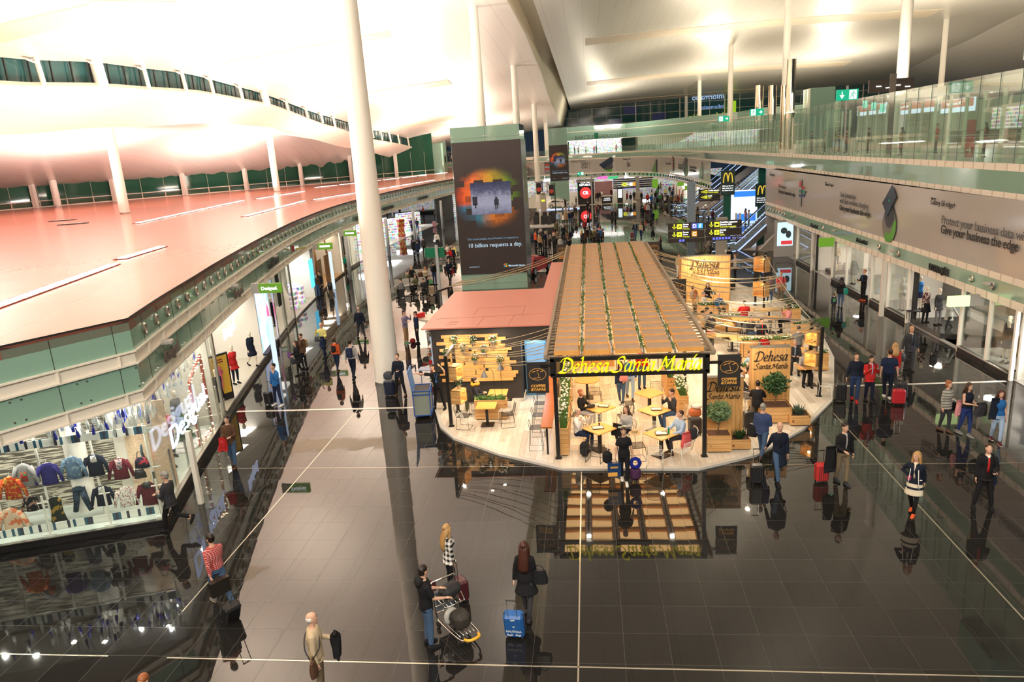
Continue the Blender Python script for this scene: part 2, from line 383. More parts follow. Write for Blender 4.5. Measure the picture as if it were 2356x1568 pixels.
def person(label,loc,face=0.,h=1.72,sex='m',legs='stand',arms=('down','down'),top='navy',hem=.02,low='darkdenim',hair='dark',hstyle='short',sk='fair',shoe='black',lean=0.,turn=0.,nod=0.,sleeve=1.,skirt=None,detail=1,amp=1.,category='person',name='person',group=None,lead=1,build=1.,sole=None,inner=None,tie=None,cloth_vox=.021,tilt=0.,legcol=None,seat=.50,crouch=0.):
 "face: heading in degrees, 0 looks towards the camera side (-Y), 90 looks to +X"
 k=h/1.72;fem=sex=='f'
 if detail:root=None
 # --- legs
 hipx=.085
 L={}
 for s in(-1,1):
  hp=Vector((s*hipx,0,0))
  if legs=='sit':
   kn=hp+Vector((s*.05,-.43,-.02));an=kn+Vector((s*.0,.03 if s==lead else .12,-.41))
  elif legs in('walk','run'):
   A=amp
   if s==lead:a1,a2=-24*A,-8*A
   else:a1,a2=14*A,44*A
   if legs=='run' and s!=lead:a1,a2=10,85
   a1,a2=math.radians(a1),math.radians(a2)
   kn=hp+Vector((0,math.sin(a1)*.43,-math.cos(a1)*.43));an=kn+Vector((0,math.sin(a2)*.41,-math.cos(a2)*.41))
   an.x-=s*.03
  elif legs=='wide':kn=hp+Vector((s*.05,-.02,-.43));an=kn+Vector((s*.06,.02,-.405))
  else:kn=hp+Vector((s*.01,-.02,-.43));an=kn+Vector((s*.01,.03,-.41))
  L[s]=[hp,kn,an]
 ph=(seat/k if legs=='sit' else-min(L[1][2].z,L[-1][2].z))+(.085 if legs!='sit' else 0)
 if legs=='sit':ph=seat/k+.06
 for s in L:L[s]=[p+Vector((0,0,ph)) for p in L[s]]
 if legs=='sit':
  for s in L:L[s][2].z=.085
 T=Matrix.Translation((0,0,ph))@Matrix.Rotation(math.radians(lean),4,'X')@Matrix.Rotation(math.radians(tilt),4,'Y')
 TR=T.to_3x3()
 sw,cw,ww,hw=(.155,.142,.118,.172) if fem else(.180,.168,.148,.160)
 sw,cw,ww,hw=[q*build for q in(sw,cw,ww,hw)]
 def ring(x,y,z,rx,ry,g=0.):return(T@Vector((x,y,z)),TR@Vector((rx+g,0,0)),TR@Vector((0,ry+g,0)))
 cd=.115*build;bust=.02 if fem else 0
 def torso(g,z0=-.08,ztop=.6):
  R_=[(-.08,hw*.9,.10),(0,hw,.115),(.10,(hw+ww)/2,.105),(.18,ww,.095*build),(.30,(ww+cw)/2+.01,cd+bust*.7),(.38,cw+.012,cd+bust),(.45,sw*.93,.102),(.49,sw*.74,.09),(.525,sw*.46,.078),(.56,.07,.066)]
  rr=[]
  if z0<-.08:
   fl=.03+(-z0)*(.16 if fem else .08)
   sh=(L[1][1].y+L[-1][1].y)/2*min(1,-z0/.43)
   rr.append((Vector((0,sh,ph+z0)) if legs!='sit' else(T@Vector((0,0,-.08))),Vector((hw*.9+fl+g,0,0)),Vector((0,.10+fl+g,0))))
  rr+=[ring(0,-.012 if.25<z<.42 and fem else 0,z,a,b_,g) for z,a,b_ in R_ if z>=z0+.01 and z<=ztop]
  return rr
 sh,el,wr={},{},{}
 for s,key in((-1,arms[0]),(1,arms[1])):
  u,f=ARM[key] if isinstance(key,str) else key
  sh[s]=T@Vector((s*(sw-.015),0,.452));ud=Vector((s*u[0],u[1],u[2])).normalized();fd=Vector((s*f[0],f[1],f[2])).normalized()
  el[s]=sh[s]+ud*.285;wr[s]=el[s]+fd*.25
  # --- body
 B=MB();q=.86
 B.rings(torso(-.02),16)
 for s in(-1,1):
  B.tube([sh[s]-TR@Vector((s*.05,0,0)),sh[s],sh[s].lerp(el[s],.5),el[s],el[s].lerp(wr[s],.35),wr[s]],[.05,.052*build,.045,.037,.038,.025],10)
  hp,kn,an=L[s]
  B.tube([hp+Vector((0,0,.03)),hp.lerp(kn,.3),kn,kn.lerp(an,.35),an+Vector((0,0,.02))],[.07,.072,.048,.05,.03],10)
  if True:B.rings([(an+Vector((0,.03,-.05)),(.03,0,0),(0,0,.03)),(an+Vector((0,-.12,-.06)),(.035,0,0),(0,0,.02))],8)
 Hc=T@Vector((0,-.015,.70));HR=TR@Euler((math.radians(nod),0,math.radians(turn))).to_matrix()
 def hp_(x,y,z):return Hc+HR@Vector((x,y,z))
 B.tube([T@Vector((0,.012,.50)),T@Vector((0,0,.58)),hp_(0,.012,-.04)],[.058,.052,.052],12)
 B.rings([(hp_(0,y,z),HR@Vector((a,0,0)),HR@Vector((0,b_,0))) for z,y,a,b_ in((-.115,-.045,.022,.025),(-.10,-.03,.042,.052),(-.06,-.012,.058,.078),(-.01,0,.070,.092),(.04,.006,.074,.098),(.08,.008,.066,.088),(.108,.010,.042,.058),(.118,.01,.015,.02))],16)
 B.rings([(hp_(0,-.090,.012),HR@Vector((.008,0,0)),HR@Vector((0,.012,0))),(hp_(0,-.104,-.022),HR@Vector((.014,0,0)),HR@Vector((0,.016,0))),(hp_(0,-.092,-.036),HR@Vector((.014,0,0)),HR@Vector((0,.012,0)))],8)
 for s in(-1,1):B.ball(hp_(s*.073,.012,-.005),(.012,.02,.032),8,5)
 X=MB()
 if detail:
  for s in(-1,1):
   X.mat(1).ball(hp_(s*.030,-.084,.012),(.015,.010,.008),8,4)
   X.mat(2).ball(hp_(s*.030,-.091,.012),(.007,.006,.006),6,4)
   X.mat(2).tube([hp_(s*.016,-.094,.034),hp_(s*.034,-.092,.038),hp_(s*.052,-.078,.032)],.004,5)
  X.mat(3).tube([hp_(-.022,-.084,-.062),hp_(0,-.093,-.06),hp_(.022,-.084,-.062)],[.004,.007,.004],6)
  X.mat(0)
  for s in(-1,1):
   fd=(wr[s]-el[s]).normalized();
   side=fd.cross(Vector((0,0,1)) if abs(fd.z)<.8 else Vector((s,0,0)))
   side.normalize();nrm=fd.cross(side)
   if abs(fd.z)>=.8:side,nrm=(side if side.y<0 else-side),Vector((-s,0,0))
   w=wr[s]
   X.rings([(w-fd*.01,side*.024,nrm*.018),(w+fd*.04,side*.036,nrm*.016),(w+fd*.085,side*.036,nrm*.013)],10)
   for i,ln_ in enumerate((.062,.072,.068,.052)):
    b0=w+fd*.078+side*((i-1.5)*.018);c1=b0+fd*ln_*.5+nrm*.008;c2=c1+(fd*.8+nrm*.6).normalized()*ln_*.5
    X.tube([b0,c1,c2],[.0095,.009,.007],6)
   b0=w+fd*.03-side*.03;X.tube([b0,b0-side*.022+fd*.025+nrm*.01,b0-side*.026+fd*.055+nrm*.02],[.012,.010,.008],6)
 else:
  for s in(-1,1):
   fd=(wr[s]-el[s]).normalized();B.tube([wr[s],wr[s]+fd*.06,wr[s]+fd*.15],[.026,.034,.016],6)
 root=remesh(B,name,[skin(sk)]+([mat('eye_white',(.7,.68,.64),rough=.3),mat('eye_dark',(.02,.012,.01),rough=.3),mat('lips',(.42,.12,.10),rough=.45)] if detail else[]),None,.019 if detail else .03,2 if detail else 3,X if detail else None)
 # --- trousers / skirt
 if low:
  B=MB();g=.022
  if skirt is None:
   B.rings([ring(0,0,z,a,b_,.012) for z,a,b_ in((-.10,hw*.92,.105),(0,hw,.115),(.07,(hw+ww)/2+.01,.108))],16)
   for s in(-1,1):
    hp,kn,an=L[s];B.tube([hp+Vector((0,0,.02)),hp.lerp(kn,.3),kn,kn.lerp(an,.4),an+(kn-an).normalized()*.02],[.088*build,.088*build,.065,.062 if not fem else .055,.056 if not fem else .042],12)
  else:
   zz=-skirt;fl=skirt*.25;sy=(L[1][1].y+L[-1][1].y)/2*min(1,skirt/.43)
   if legs=='sit':
    for s in(-1,1):B.tube([L[s][0],L[s][1]],[.1,.08],12)
    B.rings([ring(0,0,z,a,b_,.012) for z,a,b_ in((-.06,hw,.115),(.07,(hw+ww)/2,.105))],16)
   else:B.rings([(Vector((0,sy,ph+zz)),Vector((hw+fl*.6,0,0)),Vector((0,.12+fl*.6,0)))]+[ring(0,0,z,a,b_,.012) for z,a,b_ in((-.05,hw,.12),(.07,(hw+ww)/2,.105))],18)
  remesh(B,'trousers' if skirt is None else 'skirt',cm(low),root,cloth_vox if detail else .03,3)
  if skirt is not None and legcol:
   B=MB()
   for s in(-1,1):hp,kn,an=L[s];B.tube([hp.lerp(kn,.3),kn,kn.lerp(an,.35),an],[.078,.055,.056,.036],10)
   B.build('stocking',cm(legcol),root,smooth='all')
   # --- top
 if top:
  B=MB();z0=-hem
  B.rings(torso(.017,z0,.535),18)
  for s in(-1,1):
   e=sh[s].lerp(el[s],min(1,sleeve*2)) if sleeve<.5 else el[s].lerp(wr[s],(sleeve-.5)*2*.97)
   if sleeve>0:
    P=[sh[s]-TR@Vector((s*.07,0,-.02)),sh[s]]+([e] if sleeve<.5 else[sh[s].lerp(el[s],.5),el[s]]+([e] if sleeve>.55 else[]))
    R_=[.055,.064*build]+([.065] if sleeve<.5 else[.06,.054]+([.042] if sleeve>.55 else[]));B.tube(P,R_,12)
  tp=remesh(B,'top' if hem<.3 else 'coat',cm(top),root,cloth_vox if detail else .03,3)
  if inner and detail:
   b=MB();hz=.13
   b.rings([ring(0,-.004,z,a,b_+.024,0) for z,a,b_ in((hz,.045,.098),(.30,.05,cd+bust*.7),(.38,.055,cd+bust),(.47,.06,.092),(.53,.06,.07))],12)
   b.build('shirt_front',cm(inner),root,smooth='all')
   if tie:
    b=MB();b.tube([T@Vector((0,-.105*build-.02,.50)),T@Vector((0,-.147*build,.42)),T@Vector((0,-.152*build,.30)),T@Vector((0,-.135*build,.12))],[.018,.020,.026,.03],6);b.build('tie',cm(tie),root,smooth='all')
    # --- shoes
 for s in(-1,1):
  hp,kn,an=L[s];up=(kn-an).normalized();fw=Vector((0,-1,0))-up*Vector((0,-1,0)).dot(up)
  if an.z<.14:up=Vector((0,0,1));fw=Vector((0,-1,0))
  fw.normalize();x=fw.cross(up)
  def sp(f,u):return an+fw*f+up*u
  b=MB();b.rings([(sp(-.07,-.045),x*.03,up*.035),(sp(-.03,-.035),x*.042,up*.05),(sp(.05,-.05),x*.045,up*.036),(sp(.13,-.06),x*.045,up*.026),(sp(.185,-.066),x*.022,up*.016)],10)
  b.mat(1).rings([(sp(-.07,-.077),x*.034,up*.009),(sp(.05,-.077),x*.048,up*.009),(sp(.14,-.077),x*.046,up*.009),(sp(.195,-.077),x*.02,up*.009)],10)
  b.build('shoe',[cm(shoe),cm(sole or 'black')],root,smooth='all')
  # --- hair
 if hstyle!='bald' and hair:
  b=MB()
  rr=[(.03,.014,.079,.103),(.07,.014,.078,.10),(.10,.013,.062,.08),(.127,.012,.034,.045),(.134,.012,.01,.012)]
  b.rings([(hp_(0,y+.004,z),HR@Vector((a,0,0)),HR@Vector((0,b_,0))) for z,y,a,b_ in rr],16)
  if hstyle!='thin':b.rings([(hp_(0,.045,z),HR@Vector((a,0,0)),HR@Vector((0,b_,0))) for z,a,b_ in((-.06,.05,.045),(-.03,.066,.06),(.03,.078,.066),(.08,.07,.06))],14)
  else:b=MB();b.rings([(hp_(0,.035,z),HR@Vector((a,0,0)),HR@Vector((0,b_,0))) for z,a,b_ in((-.04,.066,.06),(0,.078,.074),(.05,.074,.068))],14)
  if hstyle in('long','vlong'):
   e=.27 if hstyle=='long' else .42
   b.rings([(hp_(0,.03,.05),HR@Vector((.088,0,0)),HR@Vector((0,.075,0))),(hp_(0,.05,-.06),HR@Vector((.098,0,0)),HR@Vector((0,.06,0))),(T@Vector((0,.095,.53)),TR@Vector((.105,0,0)),TR@Vector((0,.05,0))),(T@Vector((.015,.135,.70-e)),TR@Vector((.115,0,0)),TR@Vector((0,.035,0))),(T@Vector((0,.125,.60-e)),TR@Vector((.06,0,0)),TR@Vector((0,.02,0)))],26,rip=.13)
   for s in(-1,1):b.tube([hp_(s*.06,-.02,.06),hp_(s*.082,.0,-.02),T@Vector((s*.085,-.01,.54)),T@Vector((s*.09,-.03,.66-e*.9))],[.03,.032,.034,.018],8)
  elif hstyle=='bob':
   b.rings([(hp_(0,.02,.05),HR@Vector((.09,0,0)),HR@Vector((0,.085,0))),(hp_(0,.03,-.04),HR@Vector((.10,0,0)),HR@Vector((0,.07,0))),(hp_(0,.035,-.11),HR@Vector((.085,0,0)),HR@Vector((0,.05,0)))],16)
  elif hstyle=='bun':b.ball(hp_(0,.10,.05),.045)
  elif hstyle=='tail':b.tube([hp_(0,.09,.05),hp_(0,.14,.0),T@Vector((0,.12,.5)),T@Vector((0,.11,.38))],[.03,.034,.03,.012],8)
  b.build('hair',hm(hair),root,smooth='all')
 root.scale=(k,k,k);root.location=Vector(loc);root.rotation_euler=(0,0,math.radians(face))
 tag(root,label,category,group)
 M_=Matrix.Translation(Vector(loc))@Matrix.Rotation(math.radians(face),4,'Z')@Matrix.Scale(k,4)
 info=dict(root=root,M=M_,hand={s:M_@(wr[s]+(wr[s]-el[s]).normalized()*.07) for s in wr},T=T,fwd=(M_.to_3x3()@Vector((0,-1,0))).normalized(),right=(M_.to_3x3()@Vector((1,0,0))).normalized(),elbow={s:M_@el[s] for s in el},sh={s:M_@sh[s] for s in sh},k=k)
 return info
 # ---- things people carry
def suitcase(label,loc,face,col,size=(.38,.23,.55),handle=None,group=None,hard=True,tiltx=0.):
 c=mat('case_'+col,CL.get(col,(.02,.02,.02)),rough=.28 if hard else .8)
 w,d,h=size;t=thing('suitcase',label,'suitcase',loc,math.radians(face),group)
 if tiltx:t.rotation_euler=(math.radians(tiltx),0,math.radians(face))
 MB().box((0,0,h/2+.05),(w,d,h),bev=.045).build('shell',c,t)
 b=MB()
 for i in range(-2,3):b.box((i*w*.17,-d/2-.004,h/2+.05),(.012,.014,h*.8))
 b.box((0,0,h/2+.05),(w+.012,.014,h*.96));b.build('trim_band',mat('case_trim',(.03,.03,.03),rough=.5),t)
 for sx in(-1,1):
  for sy in(-1,1):MB().cyl((sx*(w/2-.05)-.012,sy*(d/2-.04),.025),(sx*(w/2-.05)+.012,sy*(d/2-.04),.025),.025,n=10).build('wheel',m_black,t)
 if handle:
  b=MB()
  for sx in(-1,1):b.bar((sx*.09,d/2-.03,h+.04),(sx*.09,d/2-.03,handle),.014)
  b.build('handle_rail',m_steel,t);MB().box((0,d/2-.03,handle+.01),(.22,.03,.03),bev=.01).build('grip',m_black,t)
 return t
def backpack(label,info,col,back=1,size=1.):
 T=info['M']@info['T'];c=cloth(col,CL[col])
 b=MB().box((0,.20,.30),(.30*size,.15*size,.42*size),bev=.05).box((0,.29,.22),(.22*size,.06,.22*size),bev=.025)
 o=b.build('backpack',c);o.matrix_world=T
 s=MB()
 for x in(-1,1):s.tube([(x*.11,.13,.46),(x*.12,.02,.55),(x*.12,-.11,.48),(x*.13,-.135,.32),(x*.15,.02,.16),(x*.13,.13,.12)],.016,6)
 s.build('strap',cm('black'),o,smooth='all');tag(o,label,'backpack');return o
def bag(label,loc,face,col,size=(.34,.12,.24),drop=.2,name='handbag',cat='bag',mt=None):
 w,d,h=size;t=(mt or mat('leather_'+col,CL.get(col,(.1,.05,.03)),rough=.4))
 b=MB().rings([((0,0,-h-drop),(w/2,0,0),(0,d/2,0)),((0,0,-h*.6-drop),(w/2*1.05,0,0),(0,d/2*1.1,0)),((0,0,-drop),(w/2*.8,0,0),(0,d/2*.45,0))],16)
 o=b.build(name,t,smooth=True,loc=loc,rz=math.radians(face));MB().tube([(-w*.3,0,-drop),(-w*.15,0,-drop*.2),(0,0,0),(w*.15,0,-drop*.2),(w*.3,0,-drop)],.009,6).build('handle',t,o,smooth='all')
 return tag(o,label,cat)
def shopper(label,loc,face,m,size=(.36,.13,.40),drop=.15,txt=None,txtm=None):
 w,d,h=size;o=MB().box((0,0,-h/2-drop),(w,d,h)).build('shopping_bag',m,loc=loc,rz=math.radians(face))
 for y in(-1,1):MB().tube([(-.08,y*d/2,-drop),(-.05,y*d*.3,-drop*.2),(.05,y*d*.3,-drop*.2),(.08,y*d/2,-drop)],.005,5).build('handle',cm('black'),o,smooth='all')
 if txt:text(txt,.06,(0,-d/2-.002,-drop-h*.6),(1,0,0),(0,0,1),txtm,o,depth=.004,align='CENTER')
 return tag(o,label,'bag')
def draped(label,loc,face,col,w=.34,h=.5,name='coat',cat='coat',mt=None,d=.14):
 b=MB();r=[]
 for i in range(7):
  t=i/6;r.append(((math.sin(t*5)*.015,0,.04-h*t),(w/2*(.7+.35*t)*(1 if i<6 else .85),0,0),(0,(d*.5 if i else .03)*(1.05-.35*t),0)))
 n=20;vs=[]
 for j,(c,ax,ay) in enumerate(r):
  for q in range(n):
   a=q*2*PI/n;f=1+.14*math.sin(a*5+j*.4);vs.append((c[0]+ax[0]*math.cos(a)*f,c[1]+ay[1]*math.sin(a)*f,c[2]+(.03*math.sin(a*3) if j==6 else 0)))
 fs=[(i*n+q,i*n+(q+1)%n,(i+1)*n+(q+1)%n,(i+1)*n+q) for i in range(6) for q in range(n)]+[tuple(range(n)),tuple(range(6*n,7*n))[::-1]]
 b.add(vs,fs);o=b.build(name,mt or cm(col),smooth='all',loc=loc,rz=math.radians(face));return tag(o,label,cat)
def phone(label,loc,face=0,lit=True):
 o=MB().box((0,0,0),(.07,.012,.14),bev=.004).build('mobile_phone',m_black,loc=loc,rz=math.radians(face))
 if lit:MB().box((0,.007,0),(.06,.002,.12)).build('screen',emi('screen_blue',(.35,.6,1),1.2),o)
 return tag(o,label,'phone')
 # ==== SETTING
 # ---- floor: polished dark granite
g=G('granite');s=g.xyz('Object')
ci=g.math('FLOOR',g.math('DIVIDE',g.math('ADD',s[0],0.48),.885));cj=g.math('FLOOR',g.math('DIVIDE',g.math('SUBTRACT',s[1],11.71),.9))
cell=g.comb(ci,cj);w=g.white(cell)
nz=g.noise(g.tc,60,4)
base=g.ramp(g.math('ADD',g.math('MULTIPLY',w,.5),g.math('MULTIPLY',nz,.5)),[(0,(.008,.0075,.007)),(1,(.02,.019,.018))])
ln=g.math('MAXIMUM',g.line(s[0],.885,.008,-.48),g.line(s[1],.9,.008,11.71))
g.set('Base Color',g.mix(ln,base,(.05,.045,.04)))
g.set('Roughness',g.math('ADD',g.math('MULTIPLY',ln,.35),g.math('ADD',.015,g.math('MULTIPLY',w,.03))))
g.b.inputs['IOR'].default_value=1.48
wn=g.noise(g.comb(g.math('ADD',s[0],g.math('MULTIPLY',w,40)),s[1]),.9,1)
g.bump(wn,.05,.05)
FLOOR=MB().box2((-60,-12,-.3),(70,235,0)).build('floor',MATS['granite']);struct(FLOOR)
m_inlay=mat('inlay_steel',(.62,.56,.46),rough=.25,metal=.8)
def inlay(a,b,w):o=MB().bar((*a,.001),(*b,.001),w,.006).build('trim_1',m_inlay);struct(o)
inlay((-8.8,11.66),(16,11.5),.03);inlay((-20,11.71),(-10.1,11.68),.03)
inlay((-.48,8),(-.48,20.1),.03);inlay((-9.33,13.16),(-9.33,26.1),.03);inlay((8.24,8),(8.24,24.6),.03)
inlay((-13.4,20.7),(14,20.3),.018)
m_joint=mat('joint_cover',(.75,.72,.66),rough=.3,metal=.5)
for a,b in(((-14.4,26.1),(-6.3,26.1)),((9.3,27.4),(15.4,27.5))):
 struct(MB().bar((*a,.004),(*b,.004),.14,.012).build('trim_2',m_joint))
 # ---- materials of the shell
m_cream=mat('cream_steel',(.80,.74,.64),rough=.35)
m_creamd=mat('cream_joint',(.55,.47,.36),rough=.4)
m_green=mat('green_glass',(.27,.43,.345),rough=.05,spec=.6,coat=.5)
m_greend=mat('green_glass_near',(.25,.41,.325),rough=.08,spec=.5,coat=.1)
m_dark=mat('dark_gap',(.02,.02,.018),rough=.6)
m_white=mat('white_paint',(.86,.82,.74),rough=.35)
m_steel=mat('steel',(.6,.58,.54),rough=.28,metal=1.)
m_glass=glass_mat('clear_glass',(.96,.99,.97),.012)
m_glassg=glass_mat('balustrade_glass',(.86,.95,.90),.045,.02)
m_black=mat('black_matt',(.015,.014,.014),rough=.55)
m_teal=mat('night_glass',(.03,.10,.105),rough=.05,spec=.7)
m_tealg=mat('night_glass_green',(.015,.075,.045),rough=.05,spec=.7)
# ---- ceiling surfaces
def ceil_mat(name,col,rough,sx,off=0.):
 g=G(name);s=g.xyz('Object')
 l1=g.line(s[0],sx,.05,off);l2=g.line(s[1],.28,.06)
 n=g.noise(g.comb(g.math('MULTIPLY',s[0],.12),g.math('MULTIPLY',s[1],1.5)),3,2)
 c=g.mix(g.math('MULTIPLY',l1,.45),g.ramp(n,[(0,tuple(a*.95 for a in col)),(1,col)]),tuple(a*.5 for a in col))
 c=g.mix(g.math('MULTIPLY',l2,.10),c,tuple(a*.5 for a in col))
 g.set('Base Color',c);g.set('Roughness',rough);g.set('Specular IOR Level',.6);g.set('Metallic',.35)
 g.bump(g.math('ADD',g.math('MULTIPLY',l1,-.6),g.math('MULTIPLY',n,.6)),.25,.03)
 return g.m
m_roof1=ceil_mat('ceiling_slats',(.87,.84,.79),.40,1.9)
m_roof2=ceil_mat('ceiling_slats_grey',(.80,.77,.70),.36,1.7)
m_band=mat('ceiling_skylight_slats',(.62,.54,.42),rough=.5)
ZL=[(-20,15.5),(20,16),(42,16.6),(52,17.3),(63,17.6),(73,17.2),(98,15.3),(118,14.0),(156,12.3),(185,11.3)]
ZR=[(-20,20.5),(45,21.0),(62,21.2),(79,21.1),(103,19.95),(124,17.8),(137,17.0),(176,14.9),(185,14.4)]
X1L,X1R=-34.,-6.
def z1(x,y):
 t=(x-X1L)/(X1R-X1L);a,b=interp(ZL,y),interp(ZR,y)
 return a+(b-a)*(t**.85 if t>0 else 0)+1.3*math.sin(PI*min(1,max(0,t)))*min(1,max(.2,(190-y)/60))
Z2L=[(-20,20.4),(60,20.2),(130,19.6),(205,18.8)]
Z2M=[(-20,27),(60,27.5),(100,27),(140,25.2),(165,23.4),(185,21.6),(205,20.2)]
Z2R=[(-20,27),(100,27),(141,27.0),(165,24.6),(188,22.3),(205,20.6)]
def z2(x,y):
 a,b,c=interp(Z2L,y),interp(Z2M,y),interp(Z2R,y)
 if x<26:
  t=max(0,(x+7)/33);return a+(b-a)*math.sin(t*PI/2)**1.1
 return b+(c-b)*min(1,(x-26)/49)
def grid_surf(name,xs,ys,zf,m,t=.5):
 b=MB();nx,ny=len(xs),len(ys);vs=[(x if not callable(x) else x(y),y,zf(x,y)) for y in ys for x in xs]
 top=[(v[0],v[1],v[2]+t) for v in vs];n=len(vs)
 fs=[]
 for j in range(ny-1):
  for i in range(nx-1):
   q=(j*nx+i,j*nx+i+1,(j+1)*nx+i+1,(j+1)*nx+i);fs.append(q[::-1]);fs.append(tuple(a+n for a in q))
 for i in range(nx-1):
  fs.append((i,i+1,n+i+1,n+i));k=(ny-1)*nx+i;fs.append((k+1,k,n+k,n+k+1))
 for j in range(ny-1):
  a,c=j*nx,(j+1)*nx;fs.append((c,a,n+a,n+c));a+=nx-1;c+=nx-1;fs.append((a,c,n+c,n+a))
 b.add(vs+top,fs);o=b.build(name,m,smooth=True);struct(o);return o
fr=lambda a,b,n:[a+(b-a)*i/n for i in range(n+1)]
grid_surf('ceiling',fr(X1L,X1R,22),fr(-20,185,80),z1,m_roof1)
grid_surf('ceiling',fr(-3.9,75,44),fr(-20,205,80),z2,m_roof2)
grid_surf('ceiling',fr(75,130,10),fr(20,205,30),lambda x,y:z2(75,y)-(x-75)*.24,m_roof1)
b=MB();ys=fr(-20,200,70)
for a,c in zip(ys,ys[1:]):
 def col(y):e1=z1(X1R,min(y,185));e2=z2(-3.9,y);return[(X1R,y,e1+.3),(X1R+.3,y,e1+1.4),(-4.4,y,max(e1,e2)+1.4),(-3.9,y,e2+.3)]
 p,q=col(a),col(c)
 for k in range(3):b.add([p[k],p[k+1],q[k+1],q[k]],[(0,1,2,3)])
struct(b.build('ceiling_slot',mat('slot_olive',(.62,.58,.46),rough=.6)))
def hit(u,v,zf):
 r=ray(u,v);t=5/r.length;st=.5/r.length;p=None
 for _ in range(700):
  t+=st;p=Vector((r.x*t,r.y*t,CAMZ+r.z*t))
  if p.z>zf(p.x,p.y):return p
 return p
def band(top,bot,zf,n=14):
 b=MB();A=[hit(top[0][0]+(top[1][0]-top[0][0])*i/n,top[0][1]+(top[1][1]-top[0][1])*i/n+(top[2] if len(top)>2 else 0)*math.sin(PI*i/n),zf) for i in range(n+1)]
 B=[hit(bot[0][0]+(bot[1][0]-bot[0][0])*i/n,bot[0][1]+(bot[1][1]-bot[0][1])*i/n+(bot[2] if len(bot)>2 else 0)*math.sin(PI*i/n),zf) for i in range(n+1)]
 for i in range(n):
  q=[A[i],A[i+1],B[i+1],B[i]]
  q=[Vector((p.x,p.y,zf(p.x,p.y)-.06)) for p in q];up=[p+Vector((0,0,.1)) for p in q]
  b.add(q+up,[(0,1,2,3),(7,6,5,4),(0,4,5,1),(1,5,6,2),(2,6,7,3),(3,7,4,0)])
 struct(b.build('ceiling_skylight',m_band))
band(((-60,62),(215,-2)),((-20,95),(405,-2)),z1)
band(((515,141),(895,69)),((555,151),(900,82)),z1)
band(((768,222),(1030,182)),((795,234),(1040,192)),z1)
band(((905,290),(1046,264)),((920,295),(1050,272)),z1)
band(((1347,88),(2170,20),-8),((1347,103),(2135,38),-8),z2,24)
band(((1350,188),(1960,140),-6),((1350,196),(1943,151),-6),z2,20)
band(((1345,236),(1740,203),0),((1345,240),(1740,207),0),z2,12)
ORD='first second third fourth fifth sixth seventh eighth ninth tenth eleventh twelfth thirteenth fourteenth fifteenth sixteenth seventeenth eighteenth nineteenth twentieth'.split()
# ---- clerestory on the left, its cream edge beam, and the lower roof behind
YS=[10,25,41.4,51.6,63.7,76.8,97.5,115,158,182]
ZB=[(10,13.8),(25,14.4),(41.4,15.24),(51.6,15.89),(63.7,16.3),(76.8,16.05),(97.5,14.16),(115,12.63),(158,10.94),(182,10.3)]
ZF=[(10,11.6),(25,11.9),(44,12.42),(55,13.16),(72.6,14),(85,13.88),(113,11.49),(148,9.02),(183,7.95)]
ys=fr(5,182,60)
b=MB()
b.wall([(X1L-.2,y) for y in ys],[interp(ZB,y) for y in ys],[z1(X1L,y)+.3 for y in ys],.1)
struct(b.build('window_1',m_teal))
b=MB()
for i in range(60):
 y0,y1=ys[i],ys[i+1]
 for(xa,za),(xb,zb) in zip([(-33.7,0),(-33.4,-.25),(-37,None)],[(-33.4,-.25),(-37,None),(-37.6,None)]):
  def P(x,z,y):return(x,y,(interp(ZB,y)+z) if z is not None else interp(ZF,y)+(.25 if x<-37.2 else 0))
  b.add([P(xa,za,y0),P(xb,zb,y0),P(xb,zb,y1),P(xa,za,y1)],[(0,1,2,3)])
struct(b.build('trim_3',m_cream,smooth=True))
b=MB()
for i in range(1,90):
 y=5+i*1.95
 if y<180:b.bar((X1L+.0,y,interp(ZB,y)),(X1L+.0,y,z1(X1L,y)),.07,.09)
struct(b.build('window_1_mullion',m_dark))
for k,(u,v) in enumerate([(97,190),(232,193),(340,200),(426,206),(489,213),(556,226),(612,240),(662,255),(706,268),(741,280),(770,292),(858,315),(878,320),(898,325),(918,330),(940,335),(962,340),(985,343)]):
 p=gx(u,v,-33.5);zt=z1(X1L,p.y);r=.42 if k in(1,6) else .16
 o=MB().cyl((-33.4,p.y,p.z-.15),(-33.6,p.y,zt+.3),r,n=12).bar((-33.5,p.y-.9,zt-.1),(-33.5,p.y,zt-.25),.09).build('roof_post',m_white,smooth=True)
 tag(o,('thick round' if r>.3 else 'slim')+' white post before the clerestory windows, %s from the left edge'%ORD[k],'post','clerestory posts')
WA,WB=gz(-40,489,5.9),gz(1000,401,5.9)
def zlow(x,y):
 xw=WA.x+(WB.x-WA.x)*(y-WA.y)/(WB.y-WA.y);t=(-37.6-x)/max(4,-37.6-xw);zf=interp(ZF,y)+.25;zt=max(14.2,zf)
 return max(8.4,zf+(zt-zf)*min(1,t*4)-(zt-8.8)*max(0,t-.3)**1.3/.7**1.3)
m_low=ceil_mat('low_roof_slats',(.80,.75,.70),.33,1.9)
grid_surf('ceiling',fr(-80,-37.6,24),fr(5,182,60),zlow,m_low)
